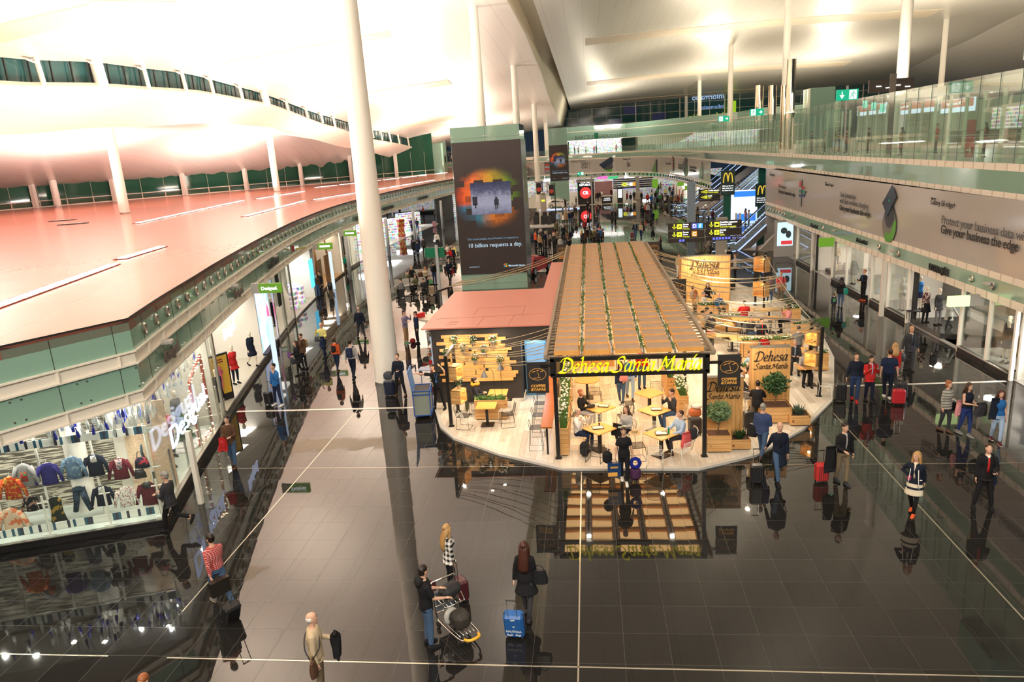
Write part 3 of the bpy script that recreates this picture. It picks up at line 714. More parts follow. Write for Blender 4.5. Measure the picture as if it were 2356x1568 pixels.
# ---- pink roof of the left building
LC=[(-11.95,17.05),(-12.87,20.1),(-13.85,23.7),(-14.82,27.2),(-16.42,33.6),(-18.25,41.4),(-19.55,48),(-21.2,59),(-22.1,72.6),(-22.0,90),(-20.6,110.6),(-17.5,135),(-13,160)]
LCS=[(p.x,p.y) for p in catmull([(a,c,0) for a,c in LC],4)]
NEAR=[(-17.2,7.6),(-13.4,14.5),(-11.95,17.05)]
g=G('pink_roof');s=g.xyz('Object')
g.set('Base Color',g.mix(g.math('MAXIMUM',g.line(g.math('ADD',s[0],g.math('MULTIPLY',s[1],.3)),2.4,.02),g.line(g.math('SUBTRACT',s[1],g.math('MULTIPLY',s[0],.3)),3.6,.02)),(.50,.17,.12),(.36,.11,.075)))
g.set('Roughness',.2);g.set('Specular IOR Level',.3);g.bump(g.noise(g.tc,.9,2),.1,.05);m_pink=g.m
poly=[(-82,4),(-17.2,4)]+NEAR[:-1]+LCS+[(-13,172),(-82,172)]
struct(MB().prism(poly,5.6,5.88).build('wall_left_roof',m_pink))
EDGE=NEAR[:-1]+LCS
struct(MB().wall(EDGE,5.80,5.93,.03).build('trim_4',m_black))
WL=struct(MB().wall(EDGE,5.07,5.82,.05).build('wall_left',m_greend))
MB().wall(EDGE,4.0,4.70,.05).build('fascia_panel',m_greend,WL)
c=MB()
for z0,z1_ in((4.74,5.02),(3.70,3.96)):c.wall([(x,y) for x,y in EDGE],z0,z1_,.2)
off=[]
for i,(x,y) in enumerate(EDGE):
 a,b_=EDGE[max(0,i-1)],EDGE[min(len(EDGE)-1,i+1)];d=Vector((b_[0]-a[0],b_[1]-a[1],0)).normalized();off.append((x+d.y*.09,y-d.x*.09))
for z in(4.72,5.05,3.68,3.98):c.wall(off,z-.02,z+.02,.1)
c.build('fascia_beam',m_cream,WL)
j=MB();jj=MB();s_=0;L=length(EDGE)
while s_<L:
 p,t=along(EDGE,s_);nrm=Vector((t.y,-t.x,0))
 for z0,z1_ in((4.0,4.7),(5.07,5.82)):j.bar(p+nrm*.002+Vector((0,0,z0)),p+nrm*.002+Vector((0,0,z1_)),.018,.006)
 for z0,z1_ in((3.7,3.96),(4.74,5.02)):jj.bar(p+nrm*.05+Vector((0,0,z0)),p+nrm*.05+Vector((0,0,z1_)),.035,.1)
 s_+=1.48
j.build('panel_joint',m_black,WL);jj.build('beam_joint',m_cream,WL)
b=MB();s_=2.0
while s_<60:
 for ds in(.12,-.12):
  p,t=along(EDGE,max(0,s_+ds));nrm=Vector((t.y,-t.x,0))
  for z in(4.1,4.6):b.cyl(p+Vector((0,0,z)),p+nrm*.03+Vector((0,0,z)),.025,n=8)
 s_+=1.48
b.build('bolt',m_steel,WL)
proto=None;s_=length(NEAR)+1.0;cnt=0
while s_<145 and cnt<96:
 p,t=along(EDGE,s_);nrm=Vector((t.y,-t.x,0))
 if proto is None:
  proto=MB().rings([((0,0,0),(.15,0,0),(0,0,.15)),((0,-.06,0),(.17,0,0),(0,0,.17)),((0,-.1,.0),(.13,0,0),(0,0,.13)),((0,-.06,0),(.09,0,0),(0,0,.09))],14).build('air_nozzle',m_steel,WL,smooth=True);o=proto
 else:o=proto.copy();C.objects.link(o)
 o.location=p+Vector((0,0,5.42));o.rotation_euler.z=math.atan2(t.y,t.x);s_+=1.16;cnt+=1
m_lamp=emi('lamp_white',(1,.97,.92),6.0)
def rooflight(pts,n,grp):
 a,c=gz(*pts[0],5.9),gz(*pts[1],5.9);L=(c-a).length;d=(c-a).normalized();sd=Vector((d.y,-d.x,0))
 t=thing('recessed_roof_light','row of bright tubes recessed in the pink roof, '+grp,'roof light',a)
 MB().bar(Vector((0,0,.0)),c-a,.62,.02).build('recess',mat('recess_red',(.22,.05,.04),rough=.5),t)
 for i in range(n):
  p=d*(L*(i+.08)/n);q=d*(L*(i+.92)/n)
  MB().bar(p+Vector((0,0,.03))+sd*.04,q+Vector((0,0,.03))+sd*.04,.38,.02).build('tube',m_lamp,t)
rooflight([(-60,723),(260,608)],9,'nearest the corner')
rooflight([(275,596),(372,567)],3,'second from the corner')
rooflight([(312,514),(560,461)],7,'behind the round column')
rooflight([(562,498),(700,462)],5,'along the green edge')
rooflight([(590,458),(700,440)],4,'short one by the second column')
rooflight([(720,460),(1000,414)],8,'running towards the dark tower')
rooflight([(720,432),(1030,397)],7,'at the far end')
for u,v,n_ in((144,507,'left of the pair'),(168,515,'right of the pair')):
 p=gz(u,v,5.9)
 o=MB().box((0,0,.02),(2.2,.7,.05),.3).build('roof_hatch',m_black,loc=p);MB().box((0,0,.055),(1.2,.3,.02),.3).build('pane',mat('dull_pane',(.4,.4,.38),rough=.4),o)
 tag(o,'small dark roof hatch near the round columns, '+n_,'roof hatch')
wa,wb=gz(-40,489,5.9),gz(1000,401,5.9);dw=(wb-wa);Lw=dw.length;dw.normalize();nw=Vector((dw.y,-dw.x,0))
struct(MB().wall([wa[:2],wb[:2]],5.9,15,.1).build('window_2',m_tealg))
b=MB()
b.bar(wa+nw*.1+Vector((0,0,.9)),wb+nw*.1+Vector((0,0,.9)),.1,.1);b.bar(wa+nw*.1+Vector((0,0,.1)),wb+nw*.1+Vector((0,0,.1)),.1,.16)
k=0.
while k<Lw:
 p=wa+dw*k+nw*.1;b.bar(p,p+Vector((0,0,.9)),.1);
 if int(k/3.3)%1==0:b.bar(p,p+Vector((0,0,4.5)),.03)
 k+=3.3
b.build('window_2_frame',m_cream)['kind']='structure'
k=6.
while k<Lw:
 p=wa+dw*k+nw*.5
 tag(MB().box2((-.28,-.28,0),(.28,.28,4.6)).build('window_pier',m_white,loc=p),'square white pier before the far dark windows, %s from the left edge'%ORD[int((k-6)/9.9+.1)],'pier','piers of the far window wall');k+=9.9
 # ---- right building and gallery
RX=15.5
RL=[(RX,5),(RX,66.2)]
GC=[(RX,5),(15.6,28),(16.0,45),(16.3,70),(16.4,86),(16.1,104),(15.6,125),(13.8,143),(9.5,156),(3,162.5),(-8,165),(-20,166.5),(-40,167)]
GCS=[(p.x,p.y) for p in catmull([(a,c,0) for a,c in GC],5)]
LOWC=[q for q in GCS if q[1]>98]
def revw(line):return[(x,y) for x,y in line][::-1]
WR=struct(MB().wall(revw(RL),3.03,3.60,.1).build('wall_right',m_green))
MB().wall(revw(LOWC),3.03,3.60,.1).build('fascia_panel',m_green,WR)
MB().wall(revw(GCS),6.87,7.65,.1).build('gallery_panel',m_green,WR)
c=MB();cj_=MB()
def beam(line,z0,z1_,step=.85):
 rl=revw(line);c.wall([(x,y) for x,y in rl],z0,z1_,.25);L=length(rl);s_=0
 while s_<L:
  p,t=along(rl,s_);nrm=Vector((t.y,-t.x,0));cj_.bar(p+nrm*.01+Vector((0,0,z0)),p+nrm*.01+Vector((0,0,z1_)),.03,.03);s_+=step
beam(RL,3.60,3.86);beam(RL,2.72,3.03);beam(LOWC,3.60,3.86);beam(LOWC,2.72,3.03)
beam(GCS,6.65,6.87);beam(GCS,7.65,7.92)
c.build('fascia_beam',m_cream,WR);cj_.build('beam_joint',m_creamd,WR)
m_bill=mat('billboard_grey',(.44,.42,.395),rough=.10,spec=.6)
BB1=tag(MB().wall(revw(RL),3.86,6.65,.06).build('billboard',m_bill),'long grey advertising banner on the right building above the shop fronts','billboard')
BB2=tag(MB().wall(revw(LOWC),3.86,6.65,.06).build('billboard',m_bill),'curved grey advertising banner across the far end of the hall','billboard')
b=MB();nz_=None
for y in[66-.9*k for k in range(1,8)]+[38,40.5,29.2,30.8,25.3,23.5,56.5,50]:
 b.rings([((RX,y,3.32),(0,.13,0),(0,0,.13)),((RX-.06,y,3.32),(0,.16,0),(0,0,.16)),((RX-.1,y,3.32),(0,.12,0),(0,0,.12)),((RX-.02,y,3.32),(0,.07,0),(0,0,.07))],14)
b.build('air_nozzle',m_steel,WR,smooth=True)
b=MB();rl=revw(LOWC);s_=2.
while s_<length(rl)-1:
 p,t=along(rl,s_);nrm=Vector((t.y,-t.x,0));q=p+Vector((0,0,3.32));b.cyl(q,q+nrm*.1,.2,n=8);s_+=1.9
b.build('air_nozzle',m_black,WR)
GP=GCS+[(-40,190),(95,190),(95,5)]
struct(MB().prism([(x+(.15 if y<160 else 0),y+(.15 if y>150 else 0)) for x,y in GP],7.3,7.72).build('floor_gallery',mat('gallery_slab',(.5,.46,.4),rough=.3)))
struct(MB().prism([(RX+.3,4.9),(60,4.9),(60,66.2),(RX+.3,66.2)],2.9,3.0).build('ceiling',m_white))
# ==== FAR HALL
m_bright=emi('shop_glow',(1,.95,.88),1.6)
m_brightw=emi('shop_glow_warm',(1,.88,.68),1.3)
m_wallw=mat('shop_wall',(.78,.74,.66),rough=.5)
m_stone=mat('stone_beige',(.45,.39,.32),rough=.35)
m_grey=mat('paint_grey',(.35,.34,.32),rough=.4)
m_bluegrey=mat('blue_grey_paint',(.30,.38,.46),rough=.4)
IW=[gz(u,v,14.1) for u,v in((1262,297),(1290,294),(1440,284),(1600,267),(1700,257),(1760,247),(1850,240),(1935,232))]
IWp=[(p.x,p.y) for p in IW]
IWr=IWp[::-1]
w2=struct(MB().wall(IWr,11.0,14.1,.3).build('wall_back',m_green))
MB().wall(IWr,12.85,13.0,.36).build('fascia_beam',m_cream,w2)
MB().wall(IWr,10.85,11.0,.36).build('fascia_beam',m_cream,w2)
b=MB();s_=1.
while s_<length(IWr)-3:
 p,t=along(IWr,s_);nrm=Vector((t.y,-t.x,0));q=p+Vector((0,0,13.5));b.cyl(q,q+nrm*.12,.2,n=8);s_+=2.1
b.build('air_nozzle',m_black,w2)
Lw_=length(IWr)
MB().wall([along(IWr,Lw_-s)[0][:2] for s in(42,60,80,104)][::-1] if False else[tuple(along(IWr,s)[0][:2]) for s in fr(0,Lw_-26,20)],7.7,10.85,.3).build('lower_panel',mat('lounge_green',(.33,.42,.30),rough=.2),w2)
g=G('shelf_goods');s=g.xyz('Object')
q=g.comb(g.math('FLOOR',g.math('MULTIPLY',g.math('ADD',s[0],s[1]),5)),g.math('FLOOR',g.math('MULTIPLY',s[2],3.2)))
wn=g.white(q);colr=g.n('TexWhiteNoise');g.l(q,colr.inputs['Vector'])
hs=g.n('HueSaturation');g.l(colr.outputs['Color'],hs.inputs['Color']);hs.inputs['Saturation'].default_value=.8;hs.inputs['Value'].default_value=.85
fz=g.math('FRACT',g.math('MULTIPLY',s[2],3.2))
g.set('Base Color',g.mix(g.math('GREATER_THAN',fz,.72),hs.outputs[0],(.8,.78,.74)))
g.set('Emission Color',g.mix(g.math('GREATER_THAN',fz,.6),hs.outputs[0],(1,.97,.92)));g.set('Emission Strength',.5)
m_goods=g.m
dfy=176
dfree=thing('duty_free_shop','brightly lit duty free shop behind glass on the upper storey at the back','shop',(0,0,0))
p0,p1=gy(1308,340,170),gy(1422,340,170)
MB().box2((p0.x,dfy,7.75),(p1.x+1,dfy+.3,10.9)).build('back_shelf',m_goods,dfree)
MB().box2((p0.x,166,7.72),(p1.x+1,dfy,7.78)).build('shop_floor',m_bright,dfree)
MB().box2((p0.x,168,10.75),(p1.x+1,dfy,10.84)).build('lit_ceiling',m_bright,dfree)
for i in range(5):
 x=p0.x+1.2+i*2.4
 MB().box2((x,172,7.75),(x+1.3,172.8,9.3),.05).build('gondola',m_goods,dfree)
po=gz(1326,318,14.1);text('BARCELONADUTYFREE',1.1,gy(1322,321,167.5),(1,-.02,0),(0,0,1),mat('letter_dark',(.02,.05,.03),rough=.4),w2)
tag(MB().box2((-.45,-.1,-.6),(.45,.1,.6)).box2((-.04,-.04,-4.6),(.04,.04,.6)).build('hanging_sign',mat('sign_green',(.0,.16,.09),rough=.4),loc=gy(1372,312,166)),'small dark green sign on a pole before the duty free lettering','sign')
FW=206
struct(MB().box2((-10,FW,7),(95,FW+.2,21)).build('window_3',m_teal))
b=MB()
for k in range(27):
 x=-10+k*3.9;b.box2((x-(.12 if k%3==0 else .05),FW-.25,7),(x+(.12 if k%3==0 else .05),FW-.05,22))
for z in(14.9,17.0,19.1):b.box2((-10,FW-.22,z),(95,FW-.08,z+.09))
struct(b.build('window_3_mullion',m_cream))
for x,z,w_,n_ in((10.2,17.1,3.6,'highest'),(17.9,15,3.6,'middle'),(6.2,14.2,3.6,'lowest')):
 struct(MB().box2((0,-.05,0),(w_,0,2)).build('window_3_blue',mat('blue_pane',(.05,.07,.30),rough=.1),loc=(x,FW-.02,z)))
lsgn=thing('information_sign','mirrored yellow-green and white information lettering on the far windows','sign',gy(1590,262,204))
for k,(tx,c_) in enumerate((('Informació',(.5,.7,1)),('information',(.3,.5,.9)),('Información',(.6,.7,.05)))):
 text(tx,1.9-(k==1)*.5,(8.5,0,3.4-2.4*k),(-1,0,0),(0,0,1),emi('infotxt%d'%k,c_,.8),lsgn,depth=.05)
MB().box2((9.5,0,-2),(11.6,.1,2.6)).build('sign_panel',emi('sign_lime',(.35,.6,.02),.8),lsgn);text('i',3.6,(10.2,-.1,-1),(1,0,0),(0,0,1),m_black,lsgn)
# ---- tall round columns
def column(x,y,z0,r0,ztop,label,rt=None):
 o=MB().tube([(0,0,0),(0,0,(ztop-z0)*.5),(0,0,ztop-z0+.4)],[r0,(r0+(rt or r0*.6))/2,rt or r0*.6],28).build('round_column',m_white,smooth=True,loc=(x,y,z0))
 MB().tube([(0,0,0),(0,0,.12)],r0*1.04,28).build('base_ring',m_steel,o)
 return tag(o,label,'column')
column(-9.04,29.48,0,.55,z1(-9,29.5),'largest white round column standing in the concourse left of the coffee kiosk',.36)
column(-9.04,64.5,0,.52,z1(-9,64.5),'white round column rising directly behind the dark advertising tower',.38)
column(-9.04,98.5,0,.50,z1(-9,98.5),'white round column just right of the advertising tower top',.40)
column(-9.04,133.5,0,.5,z1(-9,133.5),'slim white round column between the two advertising towers',.42)
column(-9.04,168.8,0,.5,z1(-9,168.8),'far slim white column by the corner of the back gallery',.42)
column(26,65.8,7.7,.48,z2(26,65.8),'thick white column on the gallery behind the dark hanging sign',.42)
column(26,102.4,7.7,.5,z2(26,102.4),'tall white column on the gallery beside the steel ducts',.42)
column(26,140,7.7,.5,z2(26,140),'white gallery column before the far windows, third from the right',.42)
column(26,177,7.7,.5,z2(26,177),'far white column before the window with mirrored lettering',.42)
column(26,200,7.7,.5,z2(26,200),'farthest slim white column against the dark window grid',.42)
column(61,138,7.7,.5,z2(61,138),'white column right of the dark hanging sign on the gallery',.42)
column(-45,67,5.88,.46,zlow(-45,67)+.3,'white round column on the pink roof, nearest of the three',.46)
column(-44.6,102,5.88,.46,zlow(-45,102)+.3,'white round column on the pink roof close to the green edge',.46)
column(-72,93,5.88,.46,zlow(-72,93)+.3,'white round column on the pink roof at the far left',.46)
m_duct=mat('duct_steel',(.75,.66,.52),rough=.12,metal=1)
for u,ut,vt,y,n_ in((1748,1748,196,96,'leftmost of the row'),(1778,1778,196,96,'second of the row'),(1806,1806,196,96.5,'half hidden by the tall column'),(1820,1822,136,90,'tallest, right of the column')):
 p=gy(ut,vt,y);o=MB()
 for k in range(9):
  z=7.7+(p.z-7.7)*k/9;o.cyl((0,0,z-7.7),(0,0,z-7.7+(p.z-7.7)/9*.97),.5,n=20).cyl((0,0,z-7.7+(p.z-7.7)/9*.95),(0,0,z-7.7+(p.z-7.7)/9),.52,n=20)
 tag(o.build('steel_duct',m_duct,smooth=True,loc=(p.x,y,7.7)),'polished round steel air duct on the gallery, '+n_,'air duct')
p=gy(1884,225,86)
tag(MB().box2((-1.3,-1.3,0),(1.3,1.3,p.z+1.0-7.7),.03).build('service_box',m_green,loc=(p.x,86,7.7)),'pale green glass box rising from the gallery beside the ducts','enclosure')
# ---- advertising towers
g=G('ad_collage');s=g.xyz('Object')
def smooth(a,b,x):
 m_=g.n('MapRange',interpolation_type='SMOOTHSTEP');g.val(m_,0,x);m_.inputs[1].default_value=a;m_.inputs[2].default_value=b;return m_.outputs[0]
hue=g.ramp(s[0],[(0,(.75,.06,.01)),(.3,(.95,.22,.04)),(.55,(.55,.38,.02)),(.8,(.13,.28,.01)),(1,(.04,.08,.01))])
hue2=g.ramp(s[0],[(0,(.03,.22,.45)),(.35,(.03,.20,.32)),(.55,(.7,.22,.01)),(.85,(.4,.12,.01)),(1,(.12,.04,.01))])
hh=g.mix(smooth(.38,.46,s[2]),hue2,hue)
cellv=g.comb(g.math('FLOOR',g.math('MULTIPLY',s[0],7)),g.math('FLOOR',g.math('MULTIPLY',g.math('ADD',s[2],g.math('MULTIPLY',g.math('FLOOR',g.math('MULTIPLY',s[0],7)),.043)),12)))
wv=g.white(cellv)
dx=g.math('SUBTRACT',s[0],.5);dz=g.math('SUBTRACT',s[2],.505)
rad=g.math('SQRT',g.math('ADD',g.math('MULTIPLY',g.math('MULTIPLY',dx,dx),1.0),g.math('MULTIPLY',g.math('MULTIPLY',dz,dz),1.7)))
fall=g.math('SUBTRACT',1.,smooth(.40,.62,g.math('ADD',rad,g.math('MULTIPLY',wv,.08))))
inten=g.math('MULTIPLY',g.math('MULTIPLY',fall,g.math('GREATER_THAN',wv,.22)),g.math('ADD',.08,g.math('MULTIPLY',g.math('MULTIPLY',wv,g.noise(g.tc,16,5,.65)),2.6)))
g.set('Base Color',g.mix(inten,(.032,.022,.022),hh));g.set('Roughness',.5);m_coll=g.m
g=G('ad_snow');s=g.xyz('Object')
sn=g.ramp(g.math('ADD',s[2],g.math('MULTIPLY',g.math('SUBTRACT',g.noise(g.tc,9,6,.65),.5),.55)),[(0,(.17,.22,.45)),(.35,(.38,.48,.78)),(.55,(.30,.38,.66)),(.75,(.07,.1,.24)),(1,(.02,.035,.12))])
g.set('Base Color',sn);g.set('Roughness',.5);m_snow=g.m
m_brown=mat('ad_brown',(.034,.023,.023),rough=.5)
def tower(x0,x1,y0,y1,ztop,zp0,zp1,label,pl):
 t=thing('advertising_tower',label,'advertising tower',((x0+x1)/2,(y0+y1)/2,0));ox,oy=(x0+x1)/2,(y0+y1)/2
 w,dp=(x1-x0)/2,(y1-y0)/2
 MB().box2((-w,-dp,0),(w,dp,ztop)).build('tower_body',m_green,t)
 fb=MB();bb=MB()
 for zz in(ztop-.75,zp0-.7):
  fb.box2((-w-.01,-dp-.012,zz-.015),(w+.01,-dp,zz+.015))
  for xx in(-w+.12,-.08,.08,w-.12):
   for q in(-.12,.12):bb.cyl((xx,-dp-.03,zz+q),(xx,-dp,zz+q),.03,n=8)
 fb.box2((-.012,-dp-.012,0),(.012,-dp,ztop));fb.build('panel_joint',mat('joint_grey',(.2,.26,.22)),t);bb.build('bolt',m_steel,t)
 MB().box2((-w+.04,-dp-.08,zp0),(w+.02,-dp-.01,zp1)).build('printed_panel',m_brown,t)
 H_=zp1-zp0
 o=MB().box2((0,-.01,0),(1,0,1)).build('photo_mosaic',m_coll,t);o.location=(-w+.06,-dp-.082,zp0+H_*.30);o.scale=(2*w-.05,1,H_*.56)
 o=MB().box2((0,-.01,0),(1,0,1)).build('snow_picture',m_snow,t);o.location=(-w*.52,-dp-.10,zp0+H_*.46);o.scale=(w*1.18,1,H_*.24)
 f=MB()
 px=-w*.52+w*1.18*.63;pz=zp0+H_*.51
 f.ball((px,-dp-.115,pz+.62*H_/9.1),(.09,.01,.1)).box2((px-.16,-dp-.12,pz+.15),(px+.16,-dp-.11,pz+.55),.01).box2((px-.1,-dp-.12,pz-.15),(px-.02,-dp-.11,pz+.2)).box2((px+.03,-dp-.12,pz-.1),(px+.1,-dp-.11,pz+.2))
 px=-w*.42;f.box2((px-.14,-dp-.12,pz+.2),(px+.2,-dp-.11,pz+.8),.01).box2((px,-dp-.12,pz),(px+.1,-dp-.11,pz+.3))
 f.build('picture_figure',mat('figure_dark',(.02,.025,.06)),t)
 k=w/2.35
 tz=zp0+H_*.268
 text('This cloud enables AccuWeather to respond to',.185*k,(-w*.72,-dp-.085,tz),(1,0,0),(0,0,1),emi('ad_blue_text',(.35,.62,.85),.5),t,depth=.01)
 text('10 billion requests a day.',.40*k,(-w*.72,-dp-.085,tz-.52*k),(1,0,0),(0,0,1),emi('ad_white_text',(.62,.85,1),.8),t,depth=.01,xs=.96)
 text('Microsoft Cloud',.17*k,(w*.46,-dp-.085,zp0+.46*k),(1,0,0),(0,0,1),emi('ad_white_text',(.62,.85,1),.8),t,depth=.01,bold=.004)
 text('microsoftcloud.com',.09*k,(-w*.72,-dp-.085,zp0+.5*k),(1,0,0),(0,0,1),emi('ad_white_text',(.62,.85,1),.8),t,depth=.01)
 for i,cc in enumerate(((.8,.09,.02),(.25,.5,.02),(.02,.3,.8),(.9,.5,.02))):
  xx=w*.32+(i%2)*.13*k;zz=zp0+.56*k-(i//2)*.13*k
  MB().box2((xx,-dp-.09,zz),(xx+.12*k,-dp-.08,zz+.12*k)).build('logo_square',mat('logo%d'%i,cc),t)
 sp=MB().box2((w+.01,-dp+.02,zp0),(w+.07,dp-.02,zp1)).build('side_panel',mat('side_grey',(.15,.17,.19),rough=.25),t)
 MB().box2((w+.06,-dp*.35,zp0+H_*.52),(w+.09,dp*.55,zp0+H_*.8)).build('side_picture',mat('side_yellow',(.22,.26,.13)),t)
 return t
tower(-9.28,-4.52,50.6,54.4,11.25,1.12,10.25,'large advertising tower with dark cloud poster and pale green glass ends',0)
a,c_=gy(1265,400,120),gy(1308,400,120)
tower(a.x,c_.x,120,122.5,12.6,gy(1290,415,120).z,gy(1290,333,120).z,'second smaller advertising tower with the same dark cloud poster, far back',1)
tag(MB().box2((-1.9,0,0),(1.9,2,6.0)).build('service_tower',m_green,loc=(-31.5,150,5.9)),'green glass service tower at the far left behind the poster tower','enclosure')
struct(MB().box2((-40,165,5.8),(-31.5,166,13)).build('wall_end',m_green))
g_=MB().box2((-30,164,7.3),(-12,190,7.7)).build('floor_gallery',m_cream);struct(g_)
# ---- banner artwork
m_bt=mat('banner_text',(.10,.10,.11),rough=.5);m_btd=mat('banner_text_dark',(.02,.02,.022),rough=.5);m_navy=mat('phone_navy',(.03,.045,.08),rough=.2)
m_ggreen=mat('chart_green',(.10,.33,.04),rough=.4);m_pgrey=mat('phone_side',(.30,.31,.33),rough=.3)
BO=RX-.07
def bt(txt,u,v,size,m,par,xs=1.,bold=0):
 p=gx(u,v,BO);text(txt,size,p,(0,-1,0),(0,0,1),m,par,'slogan',depth=.012,xs=xs,bold=bold)
bt('Samsung',2142,457,.13,m_btd,BB1);bt('Galaxy S6 edge+',2141,469,.34,m_btd,BB1)
bt('Protect your business data with Samsung KNOX',2165,513,.52,m_bt,BB1);bt('Give your business the edge',2164,535,.52,m_btd,BB1,bold=.008)
bt('Less downtime',1932,452,.44,m_bt,BB1);bt('with fast wireless charging',1932,466,.44,m_bt,BB1);bt('Give your business the edge',1931,482,.44,m_btd,BB1,bold=.008)
bt('Samsung',1898,420,.1,m_btd,BB1);bt('Galaxy S6 edge+',1898,426,.26,m_btd,BB1)
bt('Share quicker',1791,431,.42,m_bt,BB1);bt('Give your business the edge',1791,443,.42,m_btd,BB1,bold=.008)
bt('Samsung',1771,397,.1,m_btd,BB1);bt('Galaxy S6 edge+',1771,403,.24,m_btd,BB1)
def discs(cu,cv,u2,par,x,k=1.):
 p=gx(cu,cv,x)
 def D(o,r,m,z,n=40,a0=0,a1=2*PI,r0=0.):
  b=MB();pts=[]
  N=28
  for i in range(N+1):
   t=a0+(a1-a0)*i/N;pts.append((math.cos(t),math.sin(t)))
  vs=[(x-z,p.y-o[0]-r*a,p.z+o[1]+r*c) for a,c in pts]+[(x-z,p.y-o[0]-r0*a,p.z+o[1]+r0*c) for a,c in pts]
  b.add(vs,[(i,i+1,N+2+i,N+1+i) for i in range(N)]);b.build('picture_disc',m,par)
 D((0,-.55*k),.88*k,mat('pict_dgrey',(.17,.16,.15)),.004);D((0,-.55*k),.9*k,m_ggreen,.006,a0=-PI*.72,a1=PI*.12,r0=.45*k)
 D((0,-.1*k),.62*k,mat('pad_dark',(.05,.055,.07)),.010);D((.02*k,-.03*k),.55*k,mat('pad_dark2',(.03,.035,.05)),.014)
 b=MB();c=(x-.02,p.y+.1*k,p.z+.62*k)
 q=[(-.85,-.12),(.25,.85),(.85,.3),(-.1,-.75)]
 b.add([(c[0],c[1]-a*k,c[2]+d*k) for a,d in q]+[(c[0]-.03,c[1]-a*k,c[2]+d*k) for a,d in q],[(0,1,2,3),(7,6,5,4),(0,4,5,1),(1,5,6,2),(2,6,7,3),(3,7,4,0)]);b.build('pictured_phone',m_navy,par)
 MB().box((c[0]-.035,c[1]-.05*k,c[2]+.06*k),(.01,.16*k,.16*k),rot=Matrix.Rotation(PI/4,3,'X')).build('pictured_icon',mat('icon_green',(.02,.3,.18)),par)
discs(2047,492,0,BB1,BO)
p=gx(1841,443,BO)
b=MB().mat(0).box((BO,p.y,p.z),(.01,.62,1.95)).mat(1).box((BO-.01,p.y,p.z+.62),(.01,.54,.38)).mat(2).box((BO-.01,p.y,p.z+.1),(.01,.54,.2)).mat(3).box((BO-.01,p.y,p.z-.2),(.01,.54,.2)).mat(1).box((BO-.005,p.y-.7,p.z+.4),(.01,.5,.2)).mat(2).box((BO-.005,p.y-.9,p.z+.12),(.01,.9,.2)).mat(3).box((BO-.005,p.y-.75,p.z-.14),(.01,.65,.2))
b.build('pictured_phone',[m_pgrey,mat('bar_red',(.5,.06,.05)),mat('bar_green',(.02,.18,.12)),mat('bar_navy',(.03,.06,.18))],BB1)
LW_=LOWC;rl=revw(LOWC)
def far(u,v):
 best=None
 for a,c in zip(LOWC,LOWC[1:]):
  A,B=Vector((*a,0)),Vector((*c,0));r=ray(u,v);n=(B-A).cross(Vector((0,0,1))).normalized();dn=r.dot(n)
  if abs(dn)<1e-6:continue
  t=(A-Vector((0,0,CAMZ))).dot(n)/dn;P=Vector((0,0,CAMZ))+r*t;k=(P-A).dot(B-A)/(B-A).length_squared
  if t>0 and-.01<=k<=1.01:best=(P,(A-B).normalized() if(B-A).x<0 else(B-A).normalized());break
 return best
for txt,u,v,sz,mm in(('Less downtime',1338,377,.85,m_bt),('with fast wireless charging',1338,382,.85,m_bt),('Give your business the edge',1337,387.5,.85,m_btd),('Protect your business data with Samsung KNOX',1443,378,.8,m_bt),('Give your business the edge',1443,383,.8,m_btd),('Galaxy S6 edge+',1434,368,.6,m_btd),('Galaxy S6 edge+',1313,373,.6,m_btd),('Share quicker',1533,378,.7,m_bt),('Less downtime',1562,381,.7,m_bt),('Give your business',1562,388,.7,m_btd),('Protect your business',1588,386,.7,m_bt),('Give your business',1588,393,.7,m_btd)):
 q=far(u,v)
 if q:P,t=q;n=Vector((t.y,-t.x,0));text(txt,sz,P+n*.1,t,(0,0,1),mm,BB2,'slogan',depth=.02)
for u,v,kind in((1399,377,0),(1508,381,1),(1577,380,0),(1549,376,2),(1614,392,1),(1259,386,2)):
 q=far(u,v)
 if not q:continue
 P,t=q;n=Vector((t.y,-t.x,0));P=P+n*.1;up=Vector((0,0,1));b=MB()
 def Q(pts,m_i,o):b.mat(m_i);b.add([P+n*o+t*a+up*c for a,c in pts],[tuple(range(len(pts)))])
 if kind==0:
  Q([(math.cos(a/24*2*PI)*1.7+.5,math.sin(a/24*2*PI)*.95-.7) for a in range(24)],0,.0);Q([(math.cos(a/24*2*PI)*1.5,math.sin(a/24*2*PI)*.8-.4) for a in range(24)],1,.02);Q([(-2.2,-.1),(.8,1.5),(2,.7),(-1,-.9)],2,.04)
 elif kind==1:
  Q([(.6,-1.2),(1.2,-1.2),(1.2,1.2),(.6,1.2)],2,.02)
  for k in range(6):Q([(-1.8+k*.4,-1.2),(-1.5+k*.4,-1.2),(-1.5+k*.4,-.6+k*.3),(-1.8+k*.4,-.6+k*.3)],0,.01)
 else:
  Q([(-.6,-1.2),(.6,-1.2),(.6,1.2),(-.6,1.2)],1,.02)
  for k in range(4):Q([(-.5,-1+k*.5),(.5,-1+k*.5),(.5,-.6+k*.5),(-.5,-.6+k*.5)],3 if k%2 else 4,.03)
 b.build('printed_picture',[m_ggreen,mat('pad_dark'),m_navy,mat('bar_red'),m_pgrey] if False else[m_ggreen,MATS['pad_dark'],m_navy,MATS['bar_red'],m_pgrey],BB2)
